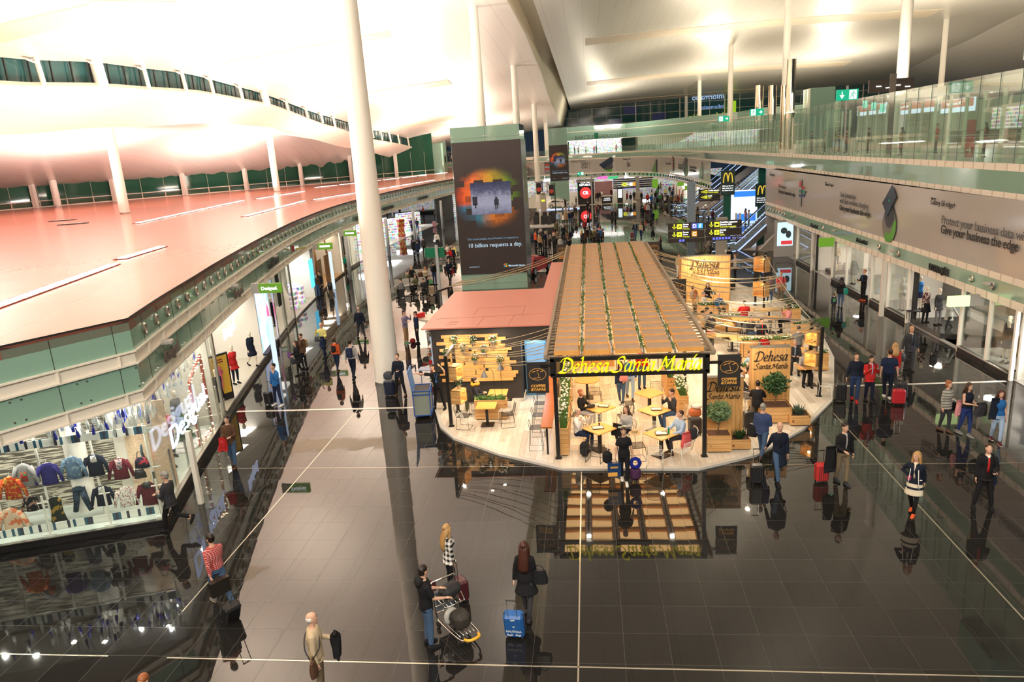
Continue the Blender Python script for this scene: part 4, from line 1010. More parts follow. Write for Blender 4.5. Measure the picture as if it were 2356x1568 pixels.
 # ---- gallery balustrade: tall glass, fins, rails
b=MB().wall(revw([q for q in GCS if q[1]>12 and q[1]<62]),7.92,11.25,.02)
BAL=tag(b.build('glass_balustrade',m_glassg),'tall frameless glass balustrade along the upper gallery','balustrade')
GB=[q for q in GCS if q[1]>=62]
zt_=[11.25 if q[1]<100 and q[0]>15 else max(9.1,11.25-(length([p for p in GB if True][:i+1])-38)*.08) for i,q in enumerate(GB)]
MB().wall(revw(GB),7.92,zt_[::-1],.02).build('glass_pane',m_glassg,BAL)
fin=MB();fit=MB();rl=revw([q for q in GCS if q[1]>14]);L=length(rl);s_=0.6
fins=[]
while s_<L:
 p,t=along(rl,s_);n=Vector((t.y,-t.x,0));far_=p.y>110 or p.x<14
 fins.append((p,t,n,far_));s_+=1.5
fo=None
for i,(p,t,n,far_) in enumerate(fins[::-1]):
 if i>=92:break
 if fo is None:
  fo=MB().box2((-.14,.2,-.02),(.14,.23,2.75)).box2((-.12,.12,-.02),(.12,.26,.18)).build('glass_fin',mat('fin_frost',(.74,.80,.70),rough=.3),BAL);o=fo
  MB().cyl((-.09,.05,.35),(.4,.12,.35),.018,n=6).cyl((-.09,.05,1.25),(.4,.12,1.25),.018,n=6).cyl((-.1,.05,2.6),(.14,.05,2.6),.02,n=6).build('spider_fitting',m_steel,o)
 else:
  o=fo.copy();C.objects.link(o)
  if i<40:
   ch=[q for q in bpy.data.objects if q.parent==fo and q.name.startswith('spider')][0].copy();C.objects.link(ch);ch.parent=o
 o.location=(p.x,p.y,7.92);o.rotation_euler.z=math.atan2(t.y,t.x)
 if far_:o.scale=(1,1,.75)
j=MB()
for i,(p,t,n,far_) in enumerate(fins):
 if i%1==0:j.bar(p+n*.01+Vector((.0,0,7.92)),p+n*.01+Vector((0,0,10.4 if far_ else 11.24)),.02,.02)
j.build('pane_joint',mat('joint_teal',(.10,.16,.13)),BAL)
b=MB().wall([(x,y) for x,y in revw([(q[0]+.35,q[1]) for q in GCS if 14<q[1]<150 and q[0]>12])],8.95,9.0,.04);b.build('hand_rail',m_steel,BAL)
# ==== SHOPS OF THE LEFT BUILDING
struct(MB().prism([(-60,5)]+[(x-.06,y) for x,y in EDGE]+[(-13,172),(-60,172)],3.62,3.68).build('ceiling_soffit',m_white))
def inn(s,d,z=0.,line=LCS):
 p,t=along(line,s);return p-Vector((t.y,-t.x,0))*d+Vector((0,0,z))
LCY=[]
acc=0
for a,c in zip(LCS,LCS[1:]):LCY.append((a[1],acc));acc+=math.hypot(c[0]-a[0],c[1]-a[1])
LCY.append((LCS[-1][1],acc))
def s_of(y):
 for(a,sa),(c,sc_) in zip(LCY,LCY[1:]):
  if a<=y<=c:return sa+(sc_-sa)*(y-a)/(c-a)
 return LCY[-1][1]
def lineseg(s0,s1,d,n=6):return[tuple(inn(s0+(s1-s0)*i/n,d)[:2]) for i in range(n+1)]
K_SHOP=1.2
def shoplight(s,d,z,p,w=2.,col=NEUT):
 q=inn(s,d,z);area('shop_lamp',q,p*K_SHOP,w,w,col=col)
def bay(y0,y1,back,d=3.,plinth=True,glass=True,floorm=None,light=60,col=NEUT,zf=.2,side=True,name='shop_bay'):
 s0,s1=s_of(y0),s_of(y1);n=max(2,int((s1-s0)/2.2))
 w=MB().wall(lineseg(s0,s1,d,n),0,3.62,.15).build('wall_shop',back);struct(w)
 if side:
  b=MB()
  for q in(s0,s1):b.bar(inn(q,.25,1.81),inn(q,d,1.81),.12,3.6)
  struct(b.build('wall_partition',m_wallw))
 L0,L1=lineseg(s0,s1,.05,n),lineseg(s0,s1,d,n)
 struct(MB().prism(L0+L1[::-1],0,zf).build('floor_shop',floorm or m_wallw))
 if plinth:struct(MB().wall(L0,0,zf+.03,.08).build('trim_5',m_black))
 if glass:
  struct(MB().wall(lineseg(s0,s1,.08,n),zf+.03,3.62,.015).build('window_4',m_glass))
  b=MB();k=s0
  while k<=s1+.01:b.bar(inn(k,.03,.0),inn(k,.03,3.65),.09,.09);k+=(s1-s0)/n
  struct(b.build('window_4_frame',m_steel))
 k=s0+1.2
 while k<s1:shoplight(k,d*.5,3.55,light,1.6,col);k+=2.6
g=G('zebra_slats');s=g.xyz('Object')
v=g.noise(g.comb(g.math('MULTIPLY',g.math('ADD',s[0],s[1]),1.1),g.math('MULTIPLY',s[2],26)),1.,3)
g.set('Base Color',g.ramp(v,[(.42,(.10,.09,.07)),(.52,(.62,.57,.46))],'CONSTANT'));g.set('Roughness',.6);m_zebra=g.m
g=G('window_border');s=g.xyz('Object')
v=g.white(g.comb(g.math('FLOOR',g.math('MULTIPLY',g.math('ADD',s[0],g.math('MULTIPLY',s[1],.4)),13)),0))
g.set('Base Color',g.ramp(v,[(0,(.02,.09,.14)),(.25,(.75,.74,.68)),(.5,(.03,.03,.05)),(.62,(.75,.74,.68))],'CONSTANT'));g.set('Roughness',.5);m_border=g.m
# ---- clothing shop at the corner, near face
O_=Vector((-11.98,16.98,0));d1=Vector((-3.94,-1.45,0)).normalized();nin=Vector((d1.y,-d1.x,0))*1.;
if nin.y<0:nin=-nin
def cf(s,d,z):return O_+d1*s+nin*d+Vector((0,0,z))
struct(MB().bar(cf(0,.05,.1),cf(9,.05,.1),.1,.22).build('trim_6',m_black));struct(MB().bar(cf(0,-.02,.22),cf(9,-.02,.22),.1,.03).build('trim_6',m_steel))
pf=[cf(0,.05,0)[:2],cf(9,.05,0)[:2],cf(9,4,0)[:2],inn(7.4,3.2)[:2],inn(7.4,.1)[:2],inn(3.7,.1)[:2]]
struct(MB().prism(pf,.0,.24).build('floor_shop',mat('shop_floor_pale',(.50,.55,.50),rough=.4,bump=6,var=.15)))
struct(MB().bar(cf(0,0,1.95),cf(9,0,1.95),.015,3.4).build('window_5',m_glass))
struct(MB().bar(cf(1.5,2.0,1.9),cf(9,2.0,1.9),.1,3.5).build('wall_shop',m_zebra))
struct(MB().bar(cf(1.6,3.0,1.9),cf(5,3.0,1.9),.1,3.5).build('wall_shop',mat('shop_wall_warm',(.62,.52,.38),rough=.6)))
b=MB().bar(cf(0.1,.4,.32),cf(9,.4,.32),.02,.26).bar(cf(0.1,.8,2.62),cf(9,.8,2.62),.02,.22);struct(b.build('trim_7',m_border))
tag(MB().cyl(cf(2.35,1.5,.24),cf(2.35,1.5,3.65),.28,n=20).build('shop_column',m_white,smooth=True),'white round column inside the corner clothing shop window','column')
tag(MB().box(cf(.55,1.9,1.7),(1.2,.05,2.8),rot=Matrix.Rotation(math.atan2(d1.y,d1.x),3,'Z')).build('patterned_panel',mat('henna_panel',(.62,.45,.30),rough=.6,bump=18,var=.5)),'tall patterned panel at the corner of the clothing shop window','panel')
def pcf(u,v,d):
 r=ray(u,v);t=(O_+nin*d-Vector((0,0,CAMZ))).dot(nin)/r.dot(nin);return Vector((0,0,CAMZ))+r*t
rk=thing('clothes_rack','white tubular clothes rack standing in the corner shop window','clothes rack',cf(4,.9,.24))
def loc_(p):return p-cf(4,.9,.24)
for s in(.35,1.75,3.1,4.3,5.5,6.7):MB().cyl(loc_(cf(s,.95,.24)),loc_(cf(s,.95,2.75)),.035,n=8).build('upright',m_white,rk)
for z in(2.52,1.42):MB().cyl(loc_(cf(.1,.95,z)),loc_(cf(7,.95,z)),.022,n=8).build('rail',m_white,rk)
for i,(u,v) in enumerate(((118,1235),(258,1215),(375,1190))):
 p=pcf(u,v,.12);p.z=.24;o=MB().cyl((0,0,0),(0,0,1.15),.03,n=8).cyl((-.16,0,.02),(.16,0,.02),.02,n=8).cyl((-.14,0,.95),(.14,0,.95),.02,n=8).build('glass_support',m_white,loc=p,rz=math.atan2(d1.y,d1.x))
 tag(o,'white glass support post behind the shop window, %s'%('left','middle','right')[i],'post')
def garment(kind,u,v,mt,label,sc=1.,d=.85,extra=None):
 sc*=.86
 p=pcf(u,v,d);t=thing(('garment' if kind!='bag' else 'handbag'),label,'clothes',p,math.atan2(-d1.y,-d1.x)+random.uniform(-.15,.15));k=sc
 if kind=='top':
  b=MB();b.rings([((0,0,z*k),(a*k,0,0),(0,c_*k,0)) for z,a,c_ in((-.34,.23,.06),(-.1,.21,.07),(.12,.22,.07),(.26,.23,.06),(.33,.14,.05),(.36,.07,.04))],14)
  for s in(-1,1):b.tube([(s*.19*k,0,.26*k),(s*.30*k,-.02,.0),(s*.36*k,-.04,-.28*k)],[.075*k,.06*k,.045*k],8)
 elif kind=='dress':
  b=MB().rings([((0,0,z*k),(a*k,0,0),(0,c_*k,0)) for z,a,c_ in((-.55,.27,.07),(-.15,.19,.07),(.12,.19,.07),(.28,.20,.06),(.36,.08,.04))],14)
 elif kind=='jeans':
  b=MB().rings([((0,0,z*k),(a*k,0,0),(0,.07*k,0)) for z,a in((.1,.20),(.3,.19))],12)
  for s in(-1,1):b.tube([(s*.09*k,0,.15*k),(s*.15*k,0,-.2*k),(s*.23*k,0,-.5*k)],[.105*k,.085*k,.075*k],10)
 else:
  b=MB().rings([((0,0,z*k),(a*k,0,0),(0,.08*k,0)) for z,a in((-.2,.24),(0,.22),(.15,.16))],14)
 b.build('fabric',mt,t,smooth='all')
 if kind=='bag':MB().tube([(-.14*k,0,.12*k),(-.08*k,0,.36*k),(.08*k,0,.36*k),(.14*k,0,.12*k)],.012,6).build('handle',m_black,t)
 else:MB().tube([(-.18*k,0,.28*k),(0,0,.38*k),(.18*k,0,.28*k)],.012,6).tube([(0,0,.38*k),(0,0,.46*k),(.03,0,.5*k)],.006,5).build('hanger',m_white,t)
 if extra:MB().rings([((0,-.01,z*k),(a*k,0,0),(0,(c_+.015)*k,0)) for z,a,c_ in extra[0]],12).build(extra[1],extra[2],t,smooth='all')
pr_=lambda n,a,b_,sc:(MATS[n] if n in MATS else pattern(n,'blob',a,b_,sc))
garment('top',28,1122,pr_('g_firefloral',(.55,.06,.02),(.65,.35,.05),14),'orange and red floral blouse hanging at the left edge of the shop window',1.1)
garment('top',57,1092,cm('lightgrey'),'pale grey top with a red and green print on a hanger',1.05,extra=([(-.18,.13,.07),(.12,.12,.07)],'print',pr_('g_print1',(.45,.04,.03),(.05,.22,.1),16)))
garment('top',112,1090,cloth('ultramarine',(.03,.025,.16)),'deep blue long-sleeved sweater on a white hanger',1.05)
garment('top',168,1076,pr_('g_denim',(.10,.17,.26),(.22,.3,.38),10),'faded denim jacket with patterned sleeves on a hanger',1.1)
garment('top',219,1070,cm('darknavy'),'black long top with a patterned scarf beside the white column',1.05,extra=([(.14,.12,.08),(.34,.08,.06)],'scarf',pr_('g_scarf',(.7,.66,.6),(.1,.12,.18),20)))
garment('top',277,1078,cloth('burgundy',(.13,.015,.025)),'burgundy sweater with pink and white scarf on a hanger',1.05,extra=([(.02,.10,.08),(.34,.12,.06)],'scarf',pr_('g_scarf2',(.65,.4,.38),(.08,.16,.22),16)))
garment('bag',326,1062,pr_('g_bagprint',(.015,.015,.03),(.4,.04,.06),8),'dark handbag with red floral print in the shop window',1.)
garment('bag',322,1088,m_black,'plain black handbag hanging below the floral handbag',.8)
garment('top',30,1200,pr_('g_cardi',(.62,.46,.32),(.6,.16,.07),7),'long cream and orange cardigan at the lower left of the window',1.35)
garment('top',72,1158,pr_('g_vest',(.012,.012,.014),(.35,.2,.15),10),'small black printed top between cardigan and dress',.75)
garment('dress',130,1166,pr_('g_dress',(.02,.025,.02),(.32,.2,.03),5),'black printed dress with yellow swirl on a hanger',1.)
garment('jeans',185,1140,pr_('g_jeans',(.015,.03,.05),(.04,.06,.09),6),'dark patched jeans hanging in the shop window',1.05)
garment('top',237,1140,cm('darknavy'),'black scarf top hanging in the lower row right of the jeans',1.0,extra=([(.14,.12,.08),(.34,.08,.06)],'scarf',MATS['g_scarf']))
garment('top',290,1142,pr_('g_butterfly',(.78,.75,.7),(.35,.12,.10),26),'white blouse with small butterfly print on a hanger',1.0)
garment('top',343,1135,cloth('burgundy_puffer',(.10,.012,.02)),'burgundy quilted puffer jacket with black fur collar at the window corner',1.15,extra=([(.22,.14,.08),(.36,.1,.07)],'fur_collar',m_black))
for s in(.6,1.5,2.4,3.3,4.2,5.1,6.,7.2):area('shop_lamp',cf(s,.6+.3*(int(s*10)%2),3.6),26,.11,.11,col=NEUT)
area('shop_lamp',cf(2.2,2.8,3.58),60,1.5,1,col=WARM)
m_bblue=mat('bottle_blue',(.01,.02,.30),rough=.12,spec=.7);m_bclr=glass_mat('bottle_clear',(.86,.88,.86),.25,.25)
def bottle(mt,name):
 o=MB().lathe((0,0,0),[(.035,0),(.04,.01),(.04,.15),(.016,.20),(.014,.27),(.018,.28),(.012,.29)],10).build(name,mt,smooth='all');MB().cyl((0,0,.28),(0,0,1.15),.003,n=4).build('thread',m_steel,o);return o
pb,pc=bottle(m_bblue,'blue_bottle'),bottle(m_bclr,'clear_bottle')
spots=[]
for i in range(150):spots.append(cf(random.uniform(.05,6.5)**1.0*random.uniform(.35,1),random.uniform(.15,1.4),random.uniform(2.8,3.3)))
for i in range(140):
 s=random.uniform(.1,7.2);spots.append(inn(s,random.uniform(.25,1.2),random.uniform(2.55,3.3)))
kb=kc=0
for i,p in enumerate(spots):
 bl=i%4==0
 if bl:o=pb if kb==0 else dup(pb,p);kb+=1
 else:o=pc if kc==0 else dup(pc,p);kc+=1
 o.location=p;o.rotation_euler=(random.uniform(-.12,.12),random.uniform(-.12,.12),0)
 tag(o,('cobalt blue' if bl else 'clear')+' glass bottle hanging on a thread in the corner shop window','bottle',('blue' if bl else 'clear')+' bottles hanging in the shop window')
 # ---- right face of the corner shop
s1e=s_of(24.6)
struct(MB().wall(lineseg(0.05,s1e,.05,6),0,.26,.1).build('trim_8',m_black));struct(MB().wall(lineseg(0.05,s1e,.0,6),.26,.3,.1).build('trim_8',m_steel))
struct(MB().wall(lineseg(0.05,s1e,.1,6),.3,3.62,.015).build('window_6',m_glass))
b=MB()
for k in(.08,1.7,3.3,5.,6.5,s1e):b.bar(inn(k,.16,.25),inn(k,.16,1.6),.05,.05)
b.bar(inn(s1e,.0,0),inn(s1e,.0,3.65),.1,.1);struct(b.build('window_6_frame',m_steel))
struct(MB().wall(lineseg(2.0,s1e,3.0,4),0,3.62,.1).build('wall_shop',m_wallw))
struct(MB().bar(inn(1.9,1.0,1.9),inn(1.9,3.2,1.9),.1,3.4).build('wall_partition',mat('curtain_pale',(.60,.56,.48),rough=.7,bump=5,var=.1)))
pk=thing('peacock_decal','blue and red peacock feather artwork inside the corner shop window','artwork',inn(2.6,.9,1.9))
for k in range(11):
 a=-PI/2+(k-5)*.27;_,tt=along(LCS,2.6)
 for r,mm in((1.0,mat('feather_blue',(.03,.09,.16))),(.8,mat('feather_red',(.30,.05,.06)))):
  c=Vector((0,0,0))+tt*math.cos(a)*r*.9+Vector((0,0,math.sin(a)*r*.75-.1));MB().rings([(c,tt*.13,Vector((0,0,.2))),(c+Vector((tt.y,-tt.x,0))*.02,tt*.13,Vector((0,0,.2)))],12).build('feather',mm,pk)
for s in(.7,1.7,2.8,3.9,5.,6.,7.):shoplight(s,.8,3.6,25,.1)
m_lit=emi('sign_lit_blue',(.66,.73,1.),1.5)
def wall_text(body,size,s,z,m,nm,label=None,off=-.12,depth=.05,bold=.02,xs=1.,parent=None,line=LCS,cat='sign',shear=0.):
 p,t=along(line,s);n=Vector((t.y,-t.x,0));q=p-n*off if off>0 else p+n*(-off)
 tx=text(body,size,(0,0,0),t,(0,0,1),m,None,nm,depth,bold=bold,xs=xs,shear=shear);tx.location=q+Vector((0,0,z))
 if parent:tx.parent=parent
 elif label:tag(tx,label,cat)
 return tx
wall_text('Desigual.',.92,1.0,1.78,m_lit,'lit_shop_sign','large glowing white shop sign lettering on the corner shop window',bold=-.006,xs=1.5)
wall_text('Desigual.',.62,s_of(25.9),3.02,m_lit,'lit_shop_sign','small glowing white shop sign above the entrance with mannequins',bold=.008,xs=1.)
mb_=mat('sign_brown_metal',(.16,.12,.10),rough=.35,metal=.5);m_letd=mat('sign_black',(.02,.02,.02),rough=.4)
NL=length(NEAR)
wall_text('Desigual.',.46,2.0,4.16,mb_,'fascia_lettering','brown metal shop name on the green fascia above the corner shop',bold=.012)
wall_text('Desigual.',.46,s_of(28.6),4.16,mb_,'fascia_lettering','brown metal shop name on the green fascia near the green hanging sign',bold=.012)
wall_text('COLLECTION',.48,s_of(36.3),4.2,m_letd,'fascia_lettering','black COLLECTION lettering on the green fascia',bold=.012)
o=tag(MB().box((0,0,0),(.34,.05,.42),bev=.1).build('crest',mat('crest_red',(.30,.05,.04),rough=.4),loc=inn(s_of(44),-.03,4.36),rz=1.15),'small dark red crest on the green fascia','emblem');MB().box2((.3,-.02,-.15),(1.1,.02,-.02)).build('gold_line',mat('crest_gold',(.5,.42,.16)),o)
for yy,n_ in((66,'nearest'),(77,'middle'),(93,'farthest')):wall_text('BARCELONADUTYFREE',.42,s_of(yy),4.1,m_letd,'fascia_lettering','dark duty free lettering on the far left fascia, %s of three'%n_,bold=.02)
m_post=mat('post_cream',(.74,.70,.62),rough=.35)
p=gz(463,1158);tag(MB().box2((-.07,-.07,0),(.07,.07,2.3),.01).build('light_post',m_post,loc=(p.x,p.y,0)),'slim cream post standing before the corner shop window','post')
for(u,v),n_ in(((680,940),'beside the man on the phone'),((769,664),'beside the wooden shop front')):
 p=gz(u,v);o=MB().box2((-.1,-.06,0),(.1,.06,2.9),.01).build('light_post',emi('post_glow',(.62,.78,1),1.1),loc=(-14.6 if u==680 else p.x,30.6 if u==680 else p.y,0));tag(o,'slim glowing bluish light post '+n_,'post')
gf=thing('garland_frame','leaning rectangular garland frame with tiny warm lights in the shop window','decoration',inn(5.9,.3,.3))
cr=[inn(5.2,.25,.3),inn(6.9,.25,.3),inn(6.9,.25,3.1),inn(5.2,.25,2.6)];q0=inn(5.9,.3,.3)
MB().tube([p-q0 for p in cr],.055,6,closed=True).build('garland',mat('garland_red',(.35,.06,.03),rough=.6),gf)
b=MB()
for a,c in zip(cr,cr[1:]+cr[:1]):
 for i in range(22):p=a.lerp(c,i/22)-q0;b.box(p+Vector((random.uniform(-.05,.08),random.uniform(-.08,.02),random.uniform(-.05,.05))),(.028,.028,.028))
b.build('fairy_lights',emi('fairy',(1,.75,.5),14),gf)
st=MB()
for i in range(60):
 s=random.uniform(4.6,7.1);st.ball(inn(s,random.uniform(.4,1.8),.27),(random.uniform(.1,.3),random.uniform(.1,.3),.06),8,4)
tag(st.build('artificial_snow',mat('snow',(.8,.8,.8),rough=.8),smooth='all'),'white artificial snow spread over the shop window floor','snow',kind='stuff')
tr=thing('christmas_tree','small green christmas tree in the snowy shop window','christmas tree',inn(6.0,.95,.25))
MB().cyl((0,0,0),(0,0,.2),.04).build('trunk',cm('brown'),tr)
b=MB()
for k in range(5):b.rings([((0,0,.15+k*.16),(.34-k*.06,0,0),(0,.34-k*.06,0)),((0,0,.38+k*.16),(.04,0,0),(0,.04,0))],11)
b.build('foliage',mat('fir_green',(.03,.12,.04),rough=.8),tr)
def mannequin(label,p,face,top,low,hem=.02,skirt=None,sx='f',legs='stand',arms=('down','swb'),legcol=None,**k):
 return person(label,p,face,1.76,sx,legs,arms,top=top,hem=hem,low=low,hair=None,sk='ivory',skirt=skirt,legcol=legcol,detail=0,category='mannequin',name='mannequin',**k)
mannequin('white mannequin in a red coat behind the garland frame',inn(4.5,1.0,.25),60,'red','grey',hem=.1)
mannequin('white mannequin in a grey jacket inside the garland frame',inn(6.4,1.2,.25),70,'grey','charcoal')
mannequin('mannequin with wavy blond wig and dark dress behind the large letters',inn(3.6,.8,.25),60,'darknavy','darknavy',hem=.3,skirt=.4)
bay(24.7,33.8,mat('dark_interior',(.16,.14,.13),rough=.6),4.,glass=False,zf=.2,floorm=mat('step_stone',(.45,.42,.34),rough=.35),light=70)
M1=gz(650,818,.2)
mannequin('mannequin in a red puffer coat and dark trousers by the shop entrance',(-15.9,29.2,.2),60,'red','darknavy',hem=.25)
mannequin('mannequin in a red and black patterned coat behind the red coat',(-16.4,28.5,.2),60,'speckle_white','charcoal',hem=.2)
mannequin('striding mannequin in a dark navy dress at the shop corner',(-16.35,31.9,.2),60,'darknavy','darknavy',hem=.3,skirt=.38,legs='walk',amp=.8)
mannequin('mannequin in a short black jacket and skirt near the yellow poster',(-14.75,25.6,.2),50,'black','black',hem=.05,skirt=.35,legs='walk',amp=.6)
o=thing('poster_stand','freestanding yellow watch poster in a black frame by the shop entrance','poster',(-15.35,26.9,.2),math.radians(62))
MB().box2((-.5,-.06,0),(.5,.06,2.0),.01).build('frame',m_black,o);MB().box2((-.42,-.075,.3),(.42,-.055,1.92)).build('printed_sheet',mat('poster_yellow',(.72,.45,.06),rough=.4),o)
MB().tube([(-.02,-.09,.5),(.03,-.09,.9),(0,-.09,1.5)],.05,6).cyl((0,-.1,1.25),(0,-.08,1.25),.14).build('pictured_watch',mat('watch_pink',(.55,.12,.18)),o)
MB().box2((-.24,-.08,1.74),(.2,-.07,1.79)).box2((-.2,-.08,1.64),(.22,-.07,1.69)).build('heading_lines',mat('maroon_print',(.25,.03,.03)),o)
def green_sign(u,v,y,n_,w=.95,tx='Desigual.'):
 p=gy(u,v,y);o=thing('hanging_sign','green illuminated hanging sign '+n_,'sign',p,math.radians(0))
 MB().box2((-w/2,-.09,-.2),(w/2,.09,.2),.01).build('sign_box',emi('sign_green_lit',(.22,.50,.03),.55),o);ew_=emi('sign_white',(1,1,1),1.5);(text(tx,.2,(0,-.095,-.06),(1,0,0),(0,0,1),ew_,o,align='CENTER',bold=.004) if tx else MB().box2((-.34,-.1,-.05),(.34,-.09,.07)).build('white_strip',ew_,o))
 MB().box2((-w/2-.35,-.07,-.2),(-w/2,.07,.22)).build('bracket',m_grey,o)
green_sign(622,662,28.5,'by the mannequin entrance');green_sign(748,566,45,'by the wooden shop',tx=None);green_sign(805,536,53,'by the whisky shop',tx=None)
g=G('lit_display');s=g.xyz('Object')
g.set('Base Color',(0,0,0,1));g.set('Emission Color',g.ramp(g.noise(g.comb(g.math('MULTIPLY',g.math('ADD',s[0],s[1]),.8),g.math('MULTIPLY',s[2],.35)),1.8,2),[(.35,(.75,.12,.30)),(.45,(.85,.75,.85)),(.6,(.35,.62,.95))]));g.set('Emission Strength',1.3);m_litd=g.m
struct(MB().wall(lineseg(s_of(33.9),s_of(36.9),.3,3),.2,3.55,.1).build('wall_display',m_litd));struct(MB().wall(lineseg(s_of(33.9),s_of(36.9),.05,3),0,.25,.3).build('trim_9',m_black))
bay(37.0,42.3,mat('wall_dim_green',(.20,.24,.18),rough=.3),2.6,light=20)
b=MB()
for k in range(4):b.bar(inn(s_of(38.2)+k*.22,.0,1.8),inn(s_of(38.2)+k*.22,.0,3.6),.07,.05)
struct(b.build('trim_10',m_black))
mannequin('white-faced mannequin in a dark suit in the dim green shop window',inn(s_of(40.5),1.,.2),60,'darknavy','darknavy',sx='m',hem=.1)
g=G('football_poster');s=g.xyz('Object')
g.set('Base Color',g.ramp(g.noise(g.tc,1.6,5),[(.35,(.02,.02,.06)),(.48,(.35,.02,.05)),(.6,(.6,.10,.08)),(.72,(.7,.6,.5))]));g.set('Emission Color',(.5,.06,.08,1));g.set('Emission Strength',.12)
bay(42.4,50.3,m_goods,3.2,glass=False,light=60,zf=.06,floorm=m_stone)
o=thing('football_banner','large red and blue football poster at the sports shop front','poster',inn(s_of(43.8),1.4,.1),0);_,tt=along(LCS,s_of(43.8));n_=Vector((tt.y,-tt.x,0))
MB().bar(-tt*1.1+Vector((0,0,1.8)),tt*1.1+Vector((0,0,1.8)),.1,3.4).build('printed_sheet',g.m,o);MB().bar(tt*1.15+Vector((0,0,1.8)),tt*1.9+Vector((0,0,1.8)),.1,3.4).build('black_banner',m_black,o)
text('barcelona.cat',.38,tt*1.6+n_*.06+Vector((0,0,.7)),(0,0,1),-tt,emi('sign_white',(1,1,1),1.5),o,depth=.01)
for k in range(4):tag(MB().box2((-.4,-.3,0),(.4,.3,1.25),.02).build('display_table',m_goods,loc=inn(s_of(46.2)+k*1.0,1.0+.6*(k%2),.06)),'goods stand in front of the football poster, %s from the left'%('first','second','third','fourth')[k],'display stand')
tag(MB().bar(inn(s_of(48.9),.1,1.9),inn(s_of(50.0),.1,1.9),.06,2.0).build('lit_screen',emi('cyan_lit',(.1,.6,.9),1.4)),'tall glowing cyan screen beside the sports shop','screen')
m_wood=mat('wood_brown',(.20,.10,.04),rough=.5,bump=6,var=.35)
bay(51.3,60.5,mat('wood_wall',(.12,.07,.03),rough=.55,bump=3,var=.5),3.,glass=False,light=35,col=WARM,floorm=mat('shop_wood_floor',(.45,.28,.12),rough=.4),zf=.12)
for k in range(2):
 p=inn(s_of(53.6+k*2.6),.4,.12);_,tt=along(LCS,s_of(53.6+k*2.6));o=thing('welcome_board','dark wooden WELCOME board at the shop front, '+('nearer' if k==0 else 'farther'),'sign',p)
 MB().bar(-tt*.55+Vector((0,0,1.1)),tt*.55+Vector((0,0,1.1)),.1,2.2).build('board',m_wood,o);n_=Vector((tt.y,-tt.x,0))
 for i,c in enumerate('WELCOME'):text(c,.26,n_*.055+Vector((0,0,1.85-i*.28)),tt,(0,0,1),mat('letter_gold',(.6,.35,.08),rough=.4),o,depth=.01,align='CENTER')
for k in range(5):tag(MB().tube([(0,0,0),(.05,.03,1.8),(-.03,0,3.5)],[.12,.09,.07],8).build('tree_trunk_post',m_wood,smooth='all',loc=inn(s_of(52+k*1.9),1.2+.5*(k%2),.12)),'rough wooden trunk post inside the welcome shop, %s from the front'%('first','second','third','fourth','fifth')[k],'post','trunk posts of the welcome shop')
bay(60.6,66.2,m_goods,3.,glass=True,light=45)
o=thing('vertical_banner','tall black MUSEUM WHISKIES banner at the whisky shop','banner',inn(s_of(61.5),-.05,.4));_,tt=along(LCS,s_of(61.5));n_=Vector((tt.y,-tt.x,0))
MB().bar(-tt*.8+Vector((0,0,1.6)),tt*.8+Vector((0,0,1.6)),.06,3.1).build('cloth_panel',m_black,o);text('MUSEUM WHISKIES',.34,tt*.12+n_*.04+Vector((0,0,.15)),(0,0,1),-tt,emi('sign_white',(1,1,1),1.5),o,depth=.01,bold=.004)
struct(MB().prism(lineseg(s_of(66),s_of(103),.3,10)+lineseg(s_of(66),s_of(103),16,6)[::-1],.0,.05).build('floor_shop',mat('white_floor',(.72,.66,.58),rough=.12)))
struct(MB().wall(lineseg(s_of(64),s_of(104),14,10),0,3.6,.2).build('wall_shop',m_goods))
m_orange=mat('shelf_orange',(.42,.10,.02),rough=.4)
for i,y in enumerate((68,71.5,75,78.5,82,86,90,94,98)):
 for j in range(2):
  p=inn(s_of(y),3.2+j*4.5,.05);w=1.7-.3*j;c=m_goods
  tag(MB().box2((-w,-.3,0),(w,.3,1.5+.3*((i+j)%3)),.02).build('shelf_unit',c,loc=p,rz=.6),'bright goods shelf in the duty free shop, %s in the %s row'%(('first','second','third','fourth','fifth','sixth','seventh','eighth','ninth')[i],('front','rear')[j]),'shelf')
for k,(u,v,n_) in enumerate(((872,568,'nearest'),(925,545,'farther'))):
 p=gz(u,v);o=thing('gift_tower','tower of red and gold gift boxes at the duty free shop edge, '+n_,'display',(p.x,p.y,.05))
 for i in range(7):MB().box((0,0,.18+i*.3),(.75-.05*(i%2),.75,.29),i*.12,bev=.01).build('gift_box',mat('gift_gold',(.65,.30,.04),rough=.4) if i%2 else mat('gift_red',(.50,.03,.02),rough=.4),o);MB().box((0,0,.18+i*.3),(.1,.78,.295),i*.12).build('ribbon',mat('gift_red' if i%2 else 'gift_gold',(.5,.3,.05)),o)
m_hp=mat('hall_post',(.42,.44,.46),rough=.35)
for k,(u,v,n_) in enumerate(((881,640,'first from the round column'),(915,652,'second from the round column'),(945,615,'third from the round column'),(968,560,'fourth, by the pink suitcase'),(990,528,'fifth, before the dark passage'))):
 p=inn(s_of((57,63,71,82,95)[k]),-1.2-.3*k);tag(MB().cyl((0,0,0),(0,0,3.75),.16,n=12).build('facade_post',m_hp,smooth='all',loc=p),'grey-blue round post at the duty free front, '+n_,'post')
tag(MB().cyl((0,0,0),(0,0,3.7),.28,n=16).build('round_column',mat('column_pinkish',(.72,.52,.44),rough=.4),smooth='all',loc=inn(s_of(70),2.2)),'pinkish round column among the duty free shelves','column')
struct(MB().wall(lineseg(s_of(103),s_of(112),.5,3),0,3.65,.2).build('wall_shop',m_black))
struct(MB().wall(lineseg(s_of(112),s_of(135),.3,6),0,3.65,.2).build('wall_shop',m_goods))
